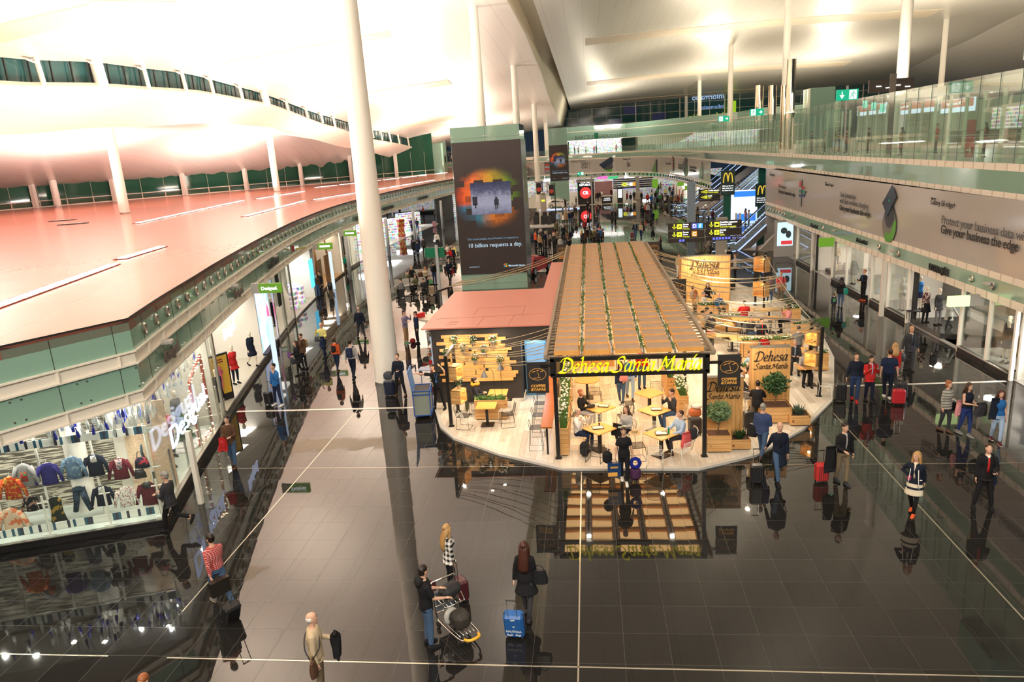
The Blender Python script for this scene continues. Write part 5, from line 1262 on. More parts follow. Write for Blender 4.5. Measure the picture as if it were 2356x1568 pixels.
for y in(70,80,90,100):shoplight(s_of(y),4.5,3.5,380,4,COOL)
shoplight(s_of(118),-1,3.5,200,3);shoplight(s_of(112),3,3.4,100,2)
p=gz(1012,665);o=thing('direction_post','plain green board on a tall pale blue-grey post behind the seating','sign',(p.x,p.y,0))
MB().box2((-.1,-.08,0),(.1,.08,3.25),.01).build('post',mat('post_bluegrey',(.42,.46,.48),rough=.4),o);MB().box2((-.9,.09,2.35),(.55,.17,3.05)).build('board',mat('board_green',(.0,.17,.08),rough=.4),o)
# ==== RIGHT SHOPS
m_fl2=mat('shop_floor_grey',(.30,.29,.27),rough=.15)
struct(MB().box2((RX+.2,24.6,0),(30,66,.03)).build('floor_shop',m_fl2))
RXW=RX+.1
def rpane(y0,y1,x=RXW,z0=.28):struct(MB().box2((x,y0,z0),(x+.02,y1,2.74)).build('window_7',m_glass));struct(MB().box2((x-.06,y0,0),(x+.12,y1,z0)).build('trim_11',m_black));struct(MB().box2((x-.09,y0,z0-.05),(x-.05,y1,z0)).build('trim_11',m_steel))
def rpost(y,x=RXW,w=.12):struct(MB().box2((x-w/2,y-w/2,0),(x+w/2,y+w/2,2.75)).build('window_7_frame',m_white))
for y0,y1 in((27.7,31.6),(36.9,41.6),(42.3,48.2),(52.8,56.4)):rpane(y0,y1);
for y in(27.6,29.4,31.6,36.8,39.3,41.6,45.6,48.3,52.7,56.4):rpost(y)
tag(MB().box2((-.1,-.1,0),(.1,.1,2.9),.01).build('facade_post',m_post,loc=gz(2027,727)),'white square post standing before the right shop fronts','post')
struct(MB().box2((22,24.6,0),(22.2,66,2.9)).build('wall_shop',m_wallw))
for y in(24.7,27.55,42.0,52.5,60):struct(MB().box2((RX+.3,y,0),(22,y+.12,2.9)).build('wall_partition',m_wallw))
for y in(31.8,36.5,48.6,52.3):struct(MB().box2((RX+.3,y,0),(RX+.42,y+.35,2.9)).build('wall_partition',m_black))
struct(MB().box2((19.5,37.5,0),(19.6,41.8,2.9)).build('wall_shop',mat('shop_wall_dark',(.10,.09,.08),rough=.4)))
for(x,y,p) in((17.5,29.5,70),(18,33.5,110),(18,38.5,70),(17.5,44.5,60),(18,50,60),(17.2,54.5,40),(17,26,90),(20,62,40)):area('shop_lamp',(x,y,2.86),p*1.5,.5,.4,col=NEUT)
struct(MB().box2((RX+.4,31.9,0),(18.8,36.4,.03)).build('floor_shop',m_fl2))
pl=tag(MB().prism([(15.75,33.6),(18.2,32.6),(18.4,36.6),(15.75,36.6)],.03,.28).build('display_plinth',mat('plinth_dark',(.03,.028,.026),rough=.2)),'low dark display plinth under the two dressed mannequins','plinth')
struct(MB().bar((15.8,33.5,1.5),(18.3,32.5,1.5),.02,2.5).build('window_8',m_glass))
def onz(u,v,z):return gz(u,v,z)
mannequin('white mannequin in a speckled red and white jacket and dark skirt',onz(2127,741,.28),15,'speckle_white','black',skirt=.42,legcol='black')
mannequin('white mannequin in a dark coat and wide grey trousers',onz(2156,747,.28),15,'charcoal','grey',hem=.2)
mannequin('white mannequin in a blue dress hidden behind the speckled jacket',onz(2112,712,.28),15,'blue','navy',skirt=.3)
mannequin('white mannequin in a dark dress with light buttons behind the corner glass',(16.5,29.7,.03),-60,'black','black',hem=.3,skirt=.3)
mannequin('second bald white mannequin behind the buttoned dress',(16.9,30.4,.03),-60,'charcoal','black',hem=.1)
mannequin('mannequin in a khaki trench coat by the glass corner on the right',(16.4,28.5,.03),-75,'khaki','khaki',hem=.35,arms=('down','down'))
mannequin('pale mannequin with light blouse and dark scarf behind the tall glass',(16.6,43.2,.03),-60,'lightgrey','black')
mannequin('pale mannequin in a white shirt behind the right shop glass',(16.4,39.4,.03),-60,'white','lightgrey')
mannequin('silvery mannequin in a pale dress in the window near the green sign',(16.5,47,.03),-60,'lightgrey','lightgrey',hem=.3,skirt=.3)
mannequin('dark mannequin with beige jacket in the far right shop window',(16.8,51.2,.28),-40,'beige','black')
mannequin('mannequin in a bright blue dress inside the dark shop doorway',(18.2,43.8,.03),-60,'blue','blue',hem=.3,skirt=.35)
tag(MB().box2((16.3,50.4,.0),(17.6,51.9,.28)).build('display_plinth',MATS['plinth_dark']),'dark plinth of the far right shop window with shoes','plinth')
for i,(x,y) in enumerate(((16.5,50.6),(16.9,50.8),(17.2,50.7))):
 tag(MB().box((0,0,.2),(.25,.25,.4),.3,bev=.02).ball((0,0,.5),(.12,.12,.1)).build('display_box',mat('box_cream_%d'%i,(.6-.15*i,.5-.1*i,.35),rough=.5),smooth=False,loc=(x,y,.28)),'accessories stand on the far window plinth, %s'%('left','middle','right')[i],'display')
o=thing('side_table','small black side table with shoes beside the speckled jacket','table',onz(2103,735,.28))
MB().box2((-.35,-.2,.42),(.35,.2,.46)).build('table_top',m_black,o)
for sx in(-1,1):
 for sy in(-1,1):MB().bar((sx*.3,sy*.16,0),(sx*.3,sy*.16,.42),.02).build('leg',m_black,o)
m_pinkbag=mat('bag_pink',(.62,.33,.26),rough=.4)
hs_=thing('handbag_shelf','lit white shelf with drawers in the handbag shop at the right edge','shelf',(17.2,26.9,.03))
MB().box2((-.9,.38,.6),(3.4,.45,2.6)).build('back_panel',emi('panel_lit',(.92,.94,1),1.1),hs_)
for z in(.62,1.15,1.7,2.25):MB().box2((-.9,.0,z),(3.4,.4,z+.03)).build('shelf_board',emi('panel_lit',(.92,.94,1),1.1),hs_)
MB().box2((-.9,-.05,0),(3.4,.4,.6)).build('drawer_unit',mat('drawer_brown',(.10,.06,.05),rough=.4),hs_)
for k in range(3):MB().box2((-.9,-.07,.05+k*.19),(3.4,-.05,.08+k*.19)).build('drawer_line',m_steel,hs_)
for j,z in enumerate((1.18,1.73,.65)):
 for i in range(5):
  bag('%s handbag on the %s lit shelf, %s from the left'%(('pink','dark purple','rose')[j],('middle','upper','lower')[j],('first','second','third','fourth','fifth')[i]),(16.65+i*.62,27.1,z+.37),0,('pink','purple','coral')[j],size=(.34,.16,.2),drop=.17,mt=(m_pinkbag if j==0 else None))
struct(MB().box2((RX+.3,22,0),(30,24.6,.03)).build('floor_shop',mat('floor_light_tile',(.5,.45,.4),rough=.3)))
for k in range(3):area('shop_lamp',(17+k*2,25.8,2.86),45,1.2,1.0,col=COOL)
o=thing('hanging_sign','bright lime green lit sign projecting from the right shop front','sign',gx(2214,692,RX-.62),0)
MB().box2((-.55,-.1,-.21),(.25,.1,.21),.01).build('sign_box',emi('sign_lime_lit',(.72,.95,.38),1.6),o);MB().box2((.25,-.08,-.2),(.8,.08,.26)).build('bracket',m_grey,o)
o=thing('hanging_sign','green hanging sign before the far right shop windows','sign',gx(1901,557,RX-.5),0);MB().box2((-.45,-.1,-.28),(.45,.1,.28),.01).build('sign_box',MATS['sign_green_lit'],o)
def rt(body,u,v,size,m,lab,bold=.01,xs=1.,shear=0.):
 p=gx(u,v,RX-.02);t=text(body,size,(0,0,0),(0,-1,0),(0,0,1),m,None,'fascia_lettering',.05,bold=bold,xs=xs,shear=shear);t.location=p;tag(t,lab,'sign')
rt('UTERQÜE',2138,619,.40,m_letd,'black UTERQÜE lettering on the right green fascia',.012,1.05)
rt('Massimo Dutti',1971,555,.34,m_letd,'dark script lettering on the right fascia, nearer of the two',.006,.8,.25);rt('Massimo Dutti',1865,520,.34,m_letd,'dark script lettering on the right fascia, farther of the two',.006,.8,.25)
cmb=None
for i,(u,v) in enumerate(((2290,649),(2067,575),(1929,528),(1832,494))):
 p=gx(u,v,RX-.05)
 o=MB().bar((0,0,0),(-.28,0,.02),.05,.03).box((-.3,0,-.04),(.16,.3,.10),bev=.02).build('spotlight',mat('lamp_grey',(.45,.43,.40),rough=.4),loc=p);tag(o,'small grey spotlight on the right green fascia, %s from the right edge'%('first','second','third','fourth')[i],'spotlight')
for i,(u,v) in enumerate(((358,818),(508,680),(607,607),(737,524),(806,492))):
 q=s_of(max(17.1,gz(u,v,4.3).y));p=inn(q,-.05,4.72);_,t=along(LCS,q)
 o=MB().box((0,-.14,-.02),(.28,.3,.12),bev=.02).box((0,-.02,0),(.05,.1,.03)).build('spotlight',MATS['lamp_grey'],loc=p,rz=math.atan2(t.y,t.x));tag(o,'small pale spotlight fixed to the left green fascia, %s from the corner'%('first','second','third','fourth','fifth')[i],'spotlight')
tag(MB().box2((0,-.2,0),(3,.3,3.2),.02).build('gallery_kiosk',m_green,loc=gx(2330,170,RX+.3)-Vector((0,0,0.2))+Vector((0,0,-.25))) if False else MB().box2((-.05,-2.4,0),(1.4,.1,1.35),.02).build('glass_canopy',m_green,loc=(RX+.1,29.0,11.5)),'pale green glass box above the balustrade at the right edge','enclosure')
tag(MB().box2((0,-1.6,0),(1.2,0,.2),.02).build('camera_bracket',m_steel,loc=(RX+.1,29.0,11.3)),'steel bracket under the green glass box at the right edge','bracket')
# ---- upper gallery interior behind the balustrade
struct(MB().box2((38,8,7.72),(38.3,110,11.6)).build('wall_gallery',mat('gallery_wall',(.36,.42,.34),rough=.3)))
struct(MB().box2((23.5,8,11.6),(60,62,11.9)).build('ceiling_gallery',mat('gallery_ceiling',(.6,.6,.54),rough=.4)))
for(x,y,p) in((31,30,420),(31,45,420),(30,60,300)):area('gallery_lamp',(x,y,11.55),p,.7,.7,col=NEUT)
m_refl=mat('screen_white',(0,0,0),emit=(.8,.88,1),es=1.3);m_reflo=emi('screen_orange',(.75,.28,.18),.9)
for i,(u0,u1,v0,v1,kind) in enumerate(((1980,2046,235,268,0),(2056,2165,232,262,1),(2175,2252,228,256,1))):  # reflections in the gallery glass, built as glowing panels on added hangers
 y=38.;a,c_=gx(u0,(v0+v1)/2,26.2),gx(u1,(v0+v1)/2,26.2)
 o=thing('lit_panel','wide lit panel imitating a glass reflection above the food counters, %s from the left'%('first','second','third')[i],'screen',(26.0,(a.y+c_.y)/2,(a.z+c_.z)/2),PI/2);w=abs(a.y-c_.y)/2
 MB().box2((-w,0,-.45),(w,.1,.45)).build('reflection_body',m_refl,o);MB().box2((-.03,0,.45),(.03,.04,11.6-o.location.z)).build('hanger',m_steel,o);MB().box2((-w*.96,.1,-.12),(w*.96,.12,.42)).build('reflected_picture',m_reflo,o)
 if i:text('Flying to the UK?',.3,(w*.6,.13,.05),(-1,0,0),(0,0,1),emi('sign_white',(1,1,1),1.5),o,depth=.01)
for i in range(4):  # mint glass reflections, also built as glowing panels with added rods
 p=gx(1990+i*20,240+i*4,24.5);o=MB().box2((-.05,-.42,-.32),(.05,.42,.32)).build('reflection_panel',emi('screen_mint',(.25,.95,.70),1.1),loc=p);tag(o,'mint green panel imitating a glass reflection over the gallery, %s of the row'%('first','second','third','fourth')[i],'screen');MB().box2((-.02,-.02,.3),(.02,.02,11.6-p.z)).build('hanger',m_steel,o)
for i in range(7):
 y=30+i*6.5
 o=thing('food_counter','food counter behind the gallery balustrade, %s from the right edge'%('first','second','third','fourth','fifth','sixth','seventh')[i],'counter',(33,y,7.72));MB().box2((-.6,-2.2,0),(.6,2.2,1.1)).build('counter_body',mat('counter_brown',(.12,.07,.04),rough=.4),o);MB().box2((-.7,-2.3,1.1),(.7,2.3,1.16)).build('counter_top',m_steel,o);MB().box2((3.0,-2.2,.3),(3.2,2.2,2.9)).build('lit_back_shelf',m_goods,o)
o=thing('standing_banner','tall red banner with white arrow behind the balustrade','banner',gx(2225,385,20)*1.0);o.location.z=7.72
MB().box2((-.05,-.4,0),(.05,.4,1.9)).build('banner_sheet',mat('banner_red',(.45,.02,.04),rough=.4),o);MB().box2((-.08,-.28,.32),(-.05,.1,.42)).build('arrow_shaft',m_white,o)
MB().add([(-.08,-.1-.1,.15),(-.08,-.1-.1,.6),(-.08,-.42+.05,.37),(-.06,-.2,.15),(-.06,-.2,.6),(-.06,-.37,.37)],[(0,1,2),(5,4,3),(0,3,4,1),(1,4,5,2),(2,5,3,0)]).build('arrow_head',m_white,o)
o=thing('standing_banner','dark banner with yellow arches letter beside the red banner','banner',(20.5,32.2,7.72));MB().box2((-.05,-.4,0),(.05,.4,2.3)).build('banner_sheet',mat('banner_dgreen',(.02,.05,.03),rough=.4),o)
def arches(par,org,ux,uy,sc,mt,depth=.03):
 b=MB();pts=lambda o_:[(-.30+o_,-.5),(-.27+o_,.05),(-.18+o_,.42),(-.08+o_,.48),(.02+o_*.6,.25),(.05+o_*.3,-.3)]
 L_=[(-.52,-.5),(-.47,.1),(-.36,.44),(-.26,.5),(-.15,.40),(-.04,.0),(0,-.38)]
 for sg in(1,-1):
  P=[Vector(org)+Vector(ux)*(x*sg*sc*.92)+Vector(uy)*(y*sc) for x,y in L_];b.tube(catmull(P,5),[.045*sc+.03*sc*abs(math.sin(i/30*PI))*0+.012*sc for i in range(31)],8)
 b.build('yellow_arches',mt,par,smooth='all')
m_arch=emi('arch_yellow',(.95,.62,.06),.75)
arches(o,(-.08,0,1.85),(0,-1,0),(0,0,1),.5,m_arch)
def exit_sign(u,v,y,w,arrow,n_,pole=True,plane='y'):
 p=gy(u,v,y);o=thing('exit_sign','green emergency exit sign '+n_,'sign',p);h=w*.5;mg=emi('exit_green',(.0,.42,.22),1.0);mw=emi('exit_white',(.9,1,.95),1.2)
 MB().box2((-w/2,-.06,-h/2),(w/2,.06,h/2)).build('sign_box',mg,o)
 ax=-w*.25 if arrow=='down' or arrow=='left' else w*.25;fx=-ax
 b=MB()
 def R2(x0,z0,x1,z1):b.box2((x0,-.075,z0),(x1,-.06,z1))
 def tri(pts):b.add([(x,-.075,z) for x,z in pts]+[(x,-.062,z) for x,z in pts],[(0,1,2),(5,4,3),(0,3,4,1),(1,4,5,2),(2,5,3,0)])
 if arrow=='down':R2(ax-w*.02,-h*.1,ax+w*.02,h*.32);tri([(ax-w*.12,0),(ax,-h*.35),(ax+w*.12,0)])
 else:
  sg=1 if arrow=='right' else-1;R2(ax-w*.11,-h*.05,ax+w*.06,h*.05);tri([(ax+sg*w*.02,h*.28),(ax+sg*w*.16,0),(ax+sg*w*.02,-h*.28)])
 R2(fx-w*.17,-h*.42,fx+w*.17,h*.42);b.build('white_symbol',mw,o)
 f=MB();f.ball((fx+w*.03,-.085,h*.28),(w*.03,.01,w*.03),8,5)
 for a,c in(((.02,.2),(-.03,-.05)),((-.03,-.05),(-.10,-.2)),((-.03,-.05),(.05,-.15)),((.05,-.15),(.02,-.36)),((-.10,-.2),(-.16,-.3)),((.02,.15),(.12,.02)),((.02,.15),(-.08,.1)),((-.08,.1),(-.1,-.02))):f.bar((fx+a[0]*w,-.08,a[1]*h*1.1),(fx+c[0]*w,-.08,c[1]*h*1.1),w*.03,.01,up=(0,1,0))
 f.build('running_figure',mg,o)
 if pole:MB().box2((-w*.05,-.02,h/2),(w*.05,.02,h/2+.18)).box2((-w*.03,-.02,-h/2-pole),(w*.03,.02,-h/2)).build('pole',m_grey,o)
exit_sign(1949,218,40,1.05,'down','with down arrow hanging over the gallery balustrade',2.0)
exit_sign(1741,258,75,1.3,'right','with right arrow, nearer one on the green parapet',.4);exit_sign(1665,273,98,1.35,'right','with right arrow, farther one on the green parapet',.4)
exit_sign(1336,399,150,1.3,'left','with left arrow on the far green fascia',4.4)
o=thing('flight_sign','large dark hanging sign board on a grey pole above the gallery','sign',gy(2052,194,52));MB().box2((-1.45,-.1,-.45),(1.35,.1,.35),.01).build('board',mat('board_brown',(.075,.06,.05),rough=.35),o);MB().box2((-.2,-.2,7.72-o.location.z),(.2,-.1,.65),.01).build('pole',mat('pole_taupe',(.20,.17,.14),rough=.4),o)
for k in range(4):MB().box2((-1.0+k*.6,-.13,-.1-.12*(k%2)),(-.7+k*.6,-.1,-.05-.12*(k%2))).build('lamp_strip',m_lamp,o)
# ---- escalator hall between the two banners
m_esc=mat('escalator_steel',(.42,.43,.45),rough=.3,metal=.8);m_rubber=mat('handrail_rubber',(.02,.02,.022),rough=.4);m_blue=emi('escalator_strip',(.45,.58,1),1.8);m_eg=glass_mat('escalator_glass',(.75,.88,.9),.12,.06)
def escalator(label,a,top,w=1.1):
 "a: foot, top: upper landing point"
 t=thing('escalator',label,'escalator',a);a0=Vector((0,0,0));b0=Vector(top)-Vector(a);d=Vector((b0.x,b0.y,0));L=d.length;d.normalize();sd=Vector((d.y,-d.x,0));H_=b0.z
 prof=[(0,0),(1.2,0),(2.2,.25),(L-2,H_-.3),(L-.8,H_),(L+.8,H_)]
 P=catmull([d*x+Vector((0,0,z)) for x,z in prof],5)
 b=MB()
 for p,q in zip(P,P[1:]):b.bar(p+Vector((0,0,-.35)),q+Vector((0,0,-.35)),w+.5,.6)
 b.build('truss',m_esc,t)
 b=MB()
 for i in range(int(L/.4)):
  x=.6+i*.4;z=0 if x<1.4 else min(H_,(x-1.4)/(L-2.4)*H_);b.box(d*x+Vector((0,0,z-.02)),(w,.4,.2),rz=math.atan2(d.y,d.x)+PI/2)
 b.build('steps',mat('step_grey',(.2,.2,.21),rough=.5),t)
 for s in(-1,1):
  o_=sd*s*(w/2+.12);g_=MB();hr=MB();st=MB()
  for p,q in zip(P,P[1:]):g_.add([p+o_,q+o_,q+o_+Vector((0,0,.85)),p+o_+Vector((0,0,.85))],[(0,1,2,3)])
  g_.build('glass_side',m_eg,t);hr.tube([p+o_+Vector((0,0,.05))-(d*.35 if i==0 else Vector())+Vector((0,0,.0)) for i,p in enumerate(P[:1])]+[P[0]+o_-d*.5+Vector((0,0,.5))]+[p+o_+Vector((0,0,.9)) for p in P],.055,6);hr.build('handrail',m_rubber,t,smooth='all')
  st.tube([p+o_+Vector((0,0,.02))+sd*s*.06 for p in P],.035,5);st.tube([p+o_+Vector((0,0,.78))+sd*s*.04 for p in P],.022,5);st.build('light_strip',m_blue,t)
 return t
e1=gz(1655,580);escalator('near escalator with blue light strips rising right under the banner',(e1.x,e1.y,0),(21.5,72.5,5.2))
e2=gz(1625,492);escalator('escalator with rounded landing rising behind the direction signs',(14.2,93.5,0),(26,99.5,6.2))
e3=gz(1545,482);escalator('far escalator rising beside the green post',(12.0,104.5,0),(24,110.5,6.2))
st=thing('staircase','beige stone staircase climbing between the escalators','stairs',(14,98,0));b=MB()
for i in range(26):b.box2((i*.42,-1.0+i*.19,0),(i*.42+.44,1.2+i*.19,.15+i*.235))
b.build('steps',m_stone,st);MB().bar((0,1.3,.6),(11,6.3,6.9),.05,.9).build('side_wall',m_stone,st)
struct(MB().prism([(13.2,64),(15.3,62.6),(21.5,70.5),(21.5,73.5)],0,.05).build('floor_beige',m_stone))
b=MB().add([(13.3,60.5,0),(22,71.5,0),(22,71.5,4.7),(13.9,61.3,.25),(13.3,61,0),(22,72,0),(22,72,4.7),(13.9,61.8,.25)],[(0,1,2,3),(7,6,5,4),(0,4,5,1),(1,5,6,2),(2,6,7,3),(3,7,4,0)])
struct(b.build('wall_escalator',m_stone))
struct(MB().box2((28,62,0),(28.3,112,6.6)).build('wall_hall',mat('hall_wall',(.22,.24,.24),rough=.25)))
struct(MB().box2((16.2,66.3,6.55),(28,100,6.65)).build('ceiling_hall',m_white))
for y in(72,84,96):area('hall_lamp',(22,y,6.4),260,3,3,col=COOL)
struct(MB().box2((RX,66.3,0),(28,66.5,6.6)).build('wall_side',m_grey))
p=gz(1800,590);o=thing('poster_lightbox','standing lit poster box with picture beside the right shop fronts','lightbox',(p.x+.1,p.y,0));MB().box2((-.75,-.2,0),(.75,.2,2.9),.03).build('housing',m_grey,o);MB().box2((-.6,-.23,.9),(.6,-.2,2.75)).build('lit_picture',emi('lit_pale',(.55,.78,.85),1.2),o)
MB().box2((-.3,-.25,1.0),(.55,-.23,1.3)).build('red_banner',emi('lit_red',(.85,.05,.06),.8),o);MB().ball((-.1,-.22,2.1),(.3,.02,.3)).ball((.25,-.22,1.8),(.25,.02,.35)).build('picture_shape',mat('pict_dark',(.05,.08,.1)),o)
for i,(u,v,yy) in enumerate(((1673,560,69.5),(1752,590,74))):
 p=gz(u,v);top=6.4 if i==0 else 6.4;p=gy(u,440,yy)
 o=thing('sign_pylon','dark green pylon with yellow arches beside the escalators, '+('left one' if i==0 else 'right one, half hidden by the banner'),'sign',(p.x,yy,0));s_=1.
 MB().box2((-.32,-.2,0),(.32,.2,6.5)).build('pylon_post',mat('pylon_green',(.0,.09,.055),rough=.35),o);zc=gy(u,420 if i==0 else 448,yy).z
 MB().box2((-.62,-.32,zc-1.1),(.62,-.2,zc+1.1),.01).build('sign_board',mat('board_dgreen',(.012,.045,.035),rough=.4),o)
 arches(o,(0,-.35,zc+.45),(1,0,0),(0,0,1),.85,m_arch)
 for k,tx in enumerate(('Molt a prop teu','Muy cerca de ti','So close to you')):text(tx,.155,(-.5,-.33,zc-.32-k*.2),(1,0,0),(0,0,1),MATS['sign_white'],o,depth=.005,bold=.003)
p=gy(1715,490,84);o=thing('bank_kiosk','white and blue lit kiosk standing between the two green pylons','kiosk',(p.x,84,0));MB().box2((-1.3,0,0),(1.3,2,3.6)).build('kiosk_body',emi('kiosk_white',(.75,.85,1),1.1),o);MB().box2((-1.3,-.05,3.0),(1.3,0,3.6)).build('blue_header',emi('kiosk_blue',(.03,.2,.8),1.2),o);MB().box2((-1.1,-.06,.3),(1.1,0,1.1)).build('blue_panel',MATS['kiosk_blue'],o)
for x in(0,.28):tag(MB().box2((-.09,-.05,0),(.09,.05,2.6)).build('totem',m_white,loc=(gz(1697,560).x+.2+x*1.2,70,0)),'slim white totem in front of the bank kiosk, '+('left' if x==0 else 'right'),'totem')
# ---- direction signs
m_sb=mat('signboard_brown',(.045,.033,.027),rough=.35);m_y=emi('sign_yellow',(.85,.85,.05),1.0);m_w=MATS['sign_white'];m_bl=emi('sign_blue',(.16,.18,.85),1.0);m_cy=emi('sign_cyan',(.05,.45,.85),1.0);m_or=emi('sign_orange',(.95,.35,.03),1.0)
def arrow(par,x,z,s_,d='down'):
 b=MB()
 if d=='down':b.box2((x-.035*s_,-.12,z-.05*s_),(x+.035*s_,-.1,z+.2*s_));b.tube([(x-.14*s_,-.11,z),(x,-.11,z-.16*s_),(x+.14*s_,-.11,z)],.03*s_,5)
 else:b.box2((x-.2*s_,-.12,z-.035*s_),(x+.05*s_,-.1,z+.035*s_));b.tube([(x,-.11,z+.14*s_),(x+.16*s_,-.11,z),(x,-.11,z-.14*s_)],.03*s_,5)
 b.build('arrow',m_y,par)
def tile(par,x,z,s_,m,ch=None,icon=None):
 MB().box2((x-.18*s_,-.13,z-.18*s_),(x+.18*s_,-.1,z+.18*s_),.01).build('symbol_tile',m,par)
 if ch:text(ch,.36*s_,(x,-.135,z-.12*s_),(1,0,0),(0,0,1),m_w,par,'letter',.006,'CENTER',bold=.006)
 if icon=='plane':MB().bar((x-.12*s_,-.14,z-.04*s_),(x+.12*s_,-.14,z+.04*s_),.035*s_,.01,up=(0,1,0)).bar((x-.02*s_,-.14,z+.1*s_),(x+.04*s_,-.14,z-.06*s_),.03*s_,.01,up=(0,1,0)).build('symbol',m_sb,par)
 if icon=='bag':MB().box2((x-.1*s_,-.14,z-.07*s_),(x+.1*s_,-.13,z+.05*s_)).build('symbol',m_sb,par)
 if icon=='exit':MB().box2((x-.015,-.14,z-.14*s_),(x+.015,-.13,z+.14*s_)).box2((x-.14*s_,-.14,z-.015),(x+.14*s_,-.13,z+.015)).build('symbol',m_sb,par)
yS=58.6;pS=gz(1660,600);sg=thing('direction_sign','large dark airport direction sign with gate and baggage panels on a beige pillar','sign',(pS.x,yS,0))
def sx(u,v):q=gy(u,v,yS-.1);return q.x-pS.x,q.z
x0,zt=sx(1537,514);x1,_=sx(1621,512);x2,_=sx(1624,511);x3,zt2=sx(1707,507)
MB().box2((-.42,-.05,0),(.42,.35,zt+.25)).build('pillar',mat('pillar_beige',(.36,.33,.28),rough=.4),sg)
rowz=[(zt,zt-.58),(zt-.62,zt-1.2),(zt-1.24,zt-1.55)]
for i,(a,c_) in enumerate(rowz):
 MB().box2((x0,-.1,c_),(x1,.0,a),.01).build('panel',m_sb,sg);MB().box2((x2,-.1,c_+.03),(x3,.0,a+.03),.01).build('panel',m_sb,sg)
for i in(0,1):
 zc=(rowz[i][0]+rowz[i][1])/2;arrow(sg,x0+.48,zc,1.1);tile(sg,x0+.88,zc,1.1,m_y,icon='plane')
 for k,(tx,mm) in enumerate((('Portes',m_w),('Gates',m_w),('Puertas',m_y))):text(tx,.17,(x0+1.15,-.11,zc+.1-k*.17),(1,0,0),(0,0,1),mm,sg,'wording',.006,bold=.004)
 zc+=.03;arrow(sg,x2+.42,zc,1.1);tile(sg,x2+.85,zc,1.1,m_y,icon='bag' if i==0 else 'exit')
 for k,(tx,mm) in enumerate(((('Recollida equipatges','Baggage claim','Recogida equipajes') if i==0 else('Sortida','Exit','Salida'))[k2],(m_w,m_w,m_y)[k2]) for k2 in range(3)):text(tx,.19,(x2+1.1,-.11,zc+.1-k*.18),(1,0,0),(0,0,1),mm,sg,'wording',.006,bold=.004,xs=.85)
tile(sg,x0+2.05,(rowz[0][0]+rowz[0][1])/2,1.1,m_bl,'D');tile(sg,x0+2.5,(rowz[0][0]+rowz[0][1])/2,1.1,m_cy,'E');tile(sg,x0+2.05,(rowz[1][0]+rowz[1][1])/2,1.1,m_or,'C')
for k in range(2):tile(sg,x0+.95+k*.24,(rowz[2][0]+rowz[2][1])/2,.5,m_bl)
for k in range(6):tile(sg,x2+.62+k*.24,(rowz[2][0]+rowz[2][1])/2+.03,.5,m_bl)
text('Sky Centre',.22,(x2+2.05,-.11,(rowz[2][0]+rowz[2][1])/2-.04),(1,0,0),(0,0,1),emi('sign_lilac',(.4,.42,1),1),sg,'wording',.006)
yT=83.;pT=gy(1592,480,yT);s2=thing('direction_sign','dark direction sign with yellow arrows on a blue-grey post near the escalators','sign',(pT.x,yT,0));MB().box2((-.5,-.1,0),(.35,.3,5.0)).build('post',m_bluegrey,s2)
qa,qb=gy(1607,436,yT),gy(1657,458,yT);xa,za,xb,zb_=qa.x-pT.x,qa.z,qb.x-pT.x,qb.z
for i,(a,c_) in enumerate(((za,za-.55),(za-.58,za-1.1),(za-1.12,za-1.3))):MB().box2((xa,-.1,c_),(xb,0,a),.01).build('panel',m_sb,s2)
for i in(0,1):
 zc=za-.27-i*.58;arrow(s2,xa+.45,zc,1.,'right');tile(s2,xa+.8,zc,.9,m_y,icon='bag' if i==0 else 'exit')
 for k,(tx,mm) in enumerate((('Recollida equipatges',m_w),('Recogida equipajes',m_y)) if i==0 else(('Sortida',m_w),('Salida',m_y))):text(tx,.2,(xa+1.05,-.11,zc+.05-k*.2),(1,0,0),(0,0,1),mm,s2,'wording',.006,bold=.004,xs=.72)
yU=131.;a,c_=gy(1411,412,yU),gy(1503,412,yU);s3=thing('control_gate','wide dark louvred canopy with direction sign at the end of the hall','canopy',((a.x+c_.x)/2,yU,0));w=(c_.x-a.x)/2
for i in range(5):MB().box2((-w,0-.0,a.z-.25-i*.36),(w,1.5,a.z-i*.36-.03)).build('louvre',m_sb,s3)
MB().box2((w*.12,-.6,0),(w*.30,.0,a.z+.3)).build('pillar',m_grey,s3);MB().box2((w*-.0,-1.2,0),(w*.42,-.6,1.2)).build('plinth',m_stone,s3)
zc=gy(1440,424,yU).z;arrow(s3,-w*.55,zc,1.6);tile(s3,-w*.42,zc,1.7,m_y,icon='plane');tile(s3,-w*.1,zc,1.5,m_w);tile(s3,w*.03,zc,1.5,m_or)
for k,(tx,mm) in enumerate((('Portes',m_w),('Gates',m_w),('Puertas',m_y))):text(tx,.28,(-w*.33,-.11,zc+.15-k*.25),(1,0,0),(0,0,1),mm,s3,'wording',.006)
text('Sky Centre',.4,(-w*.45,-.11,zc-.85),(1,0,0),(0,0,1),m_bl,s3,'wording',.01)
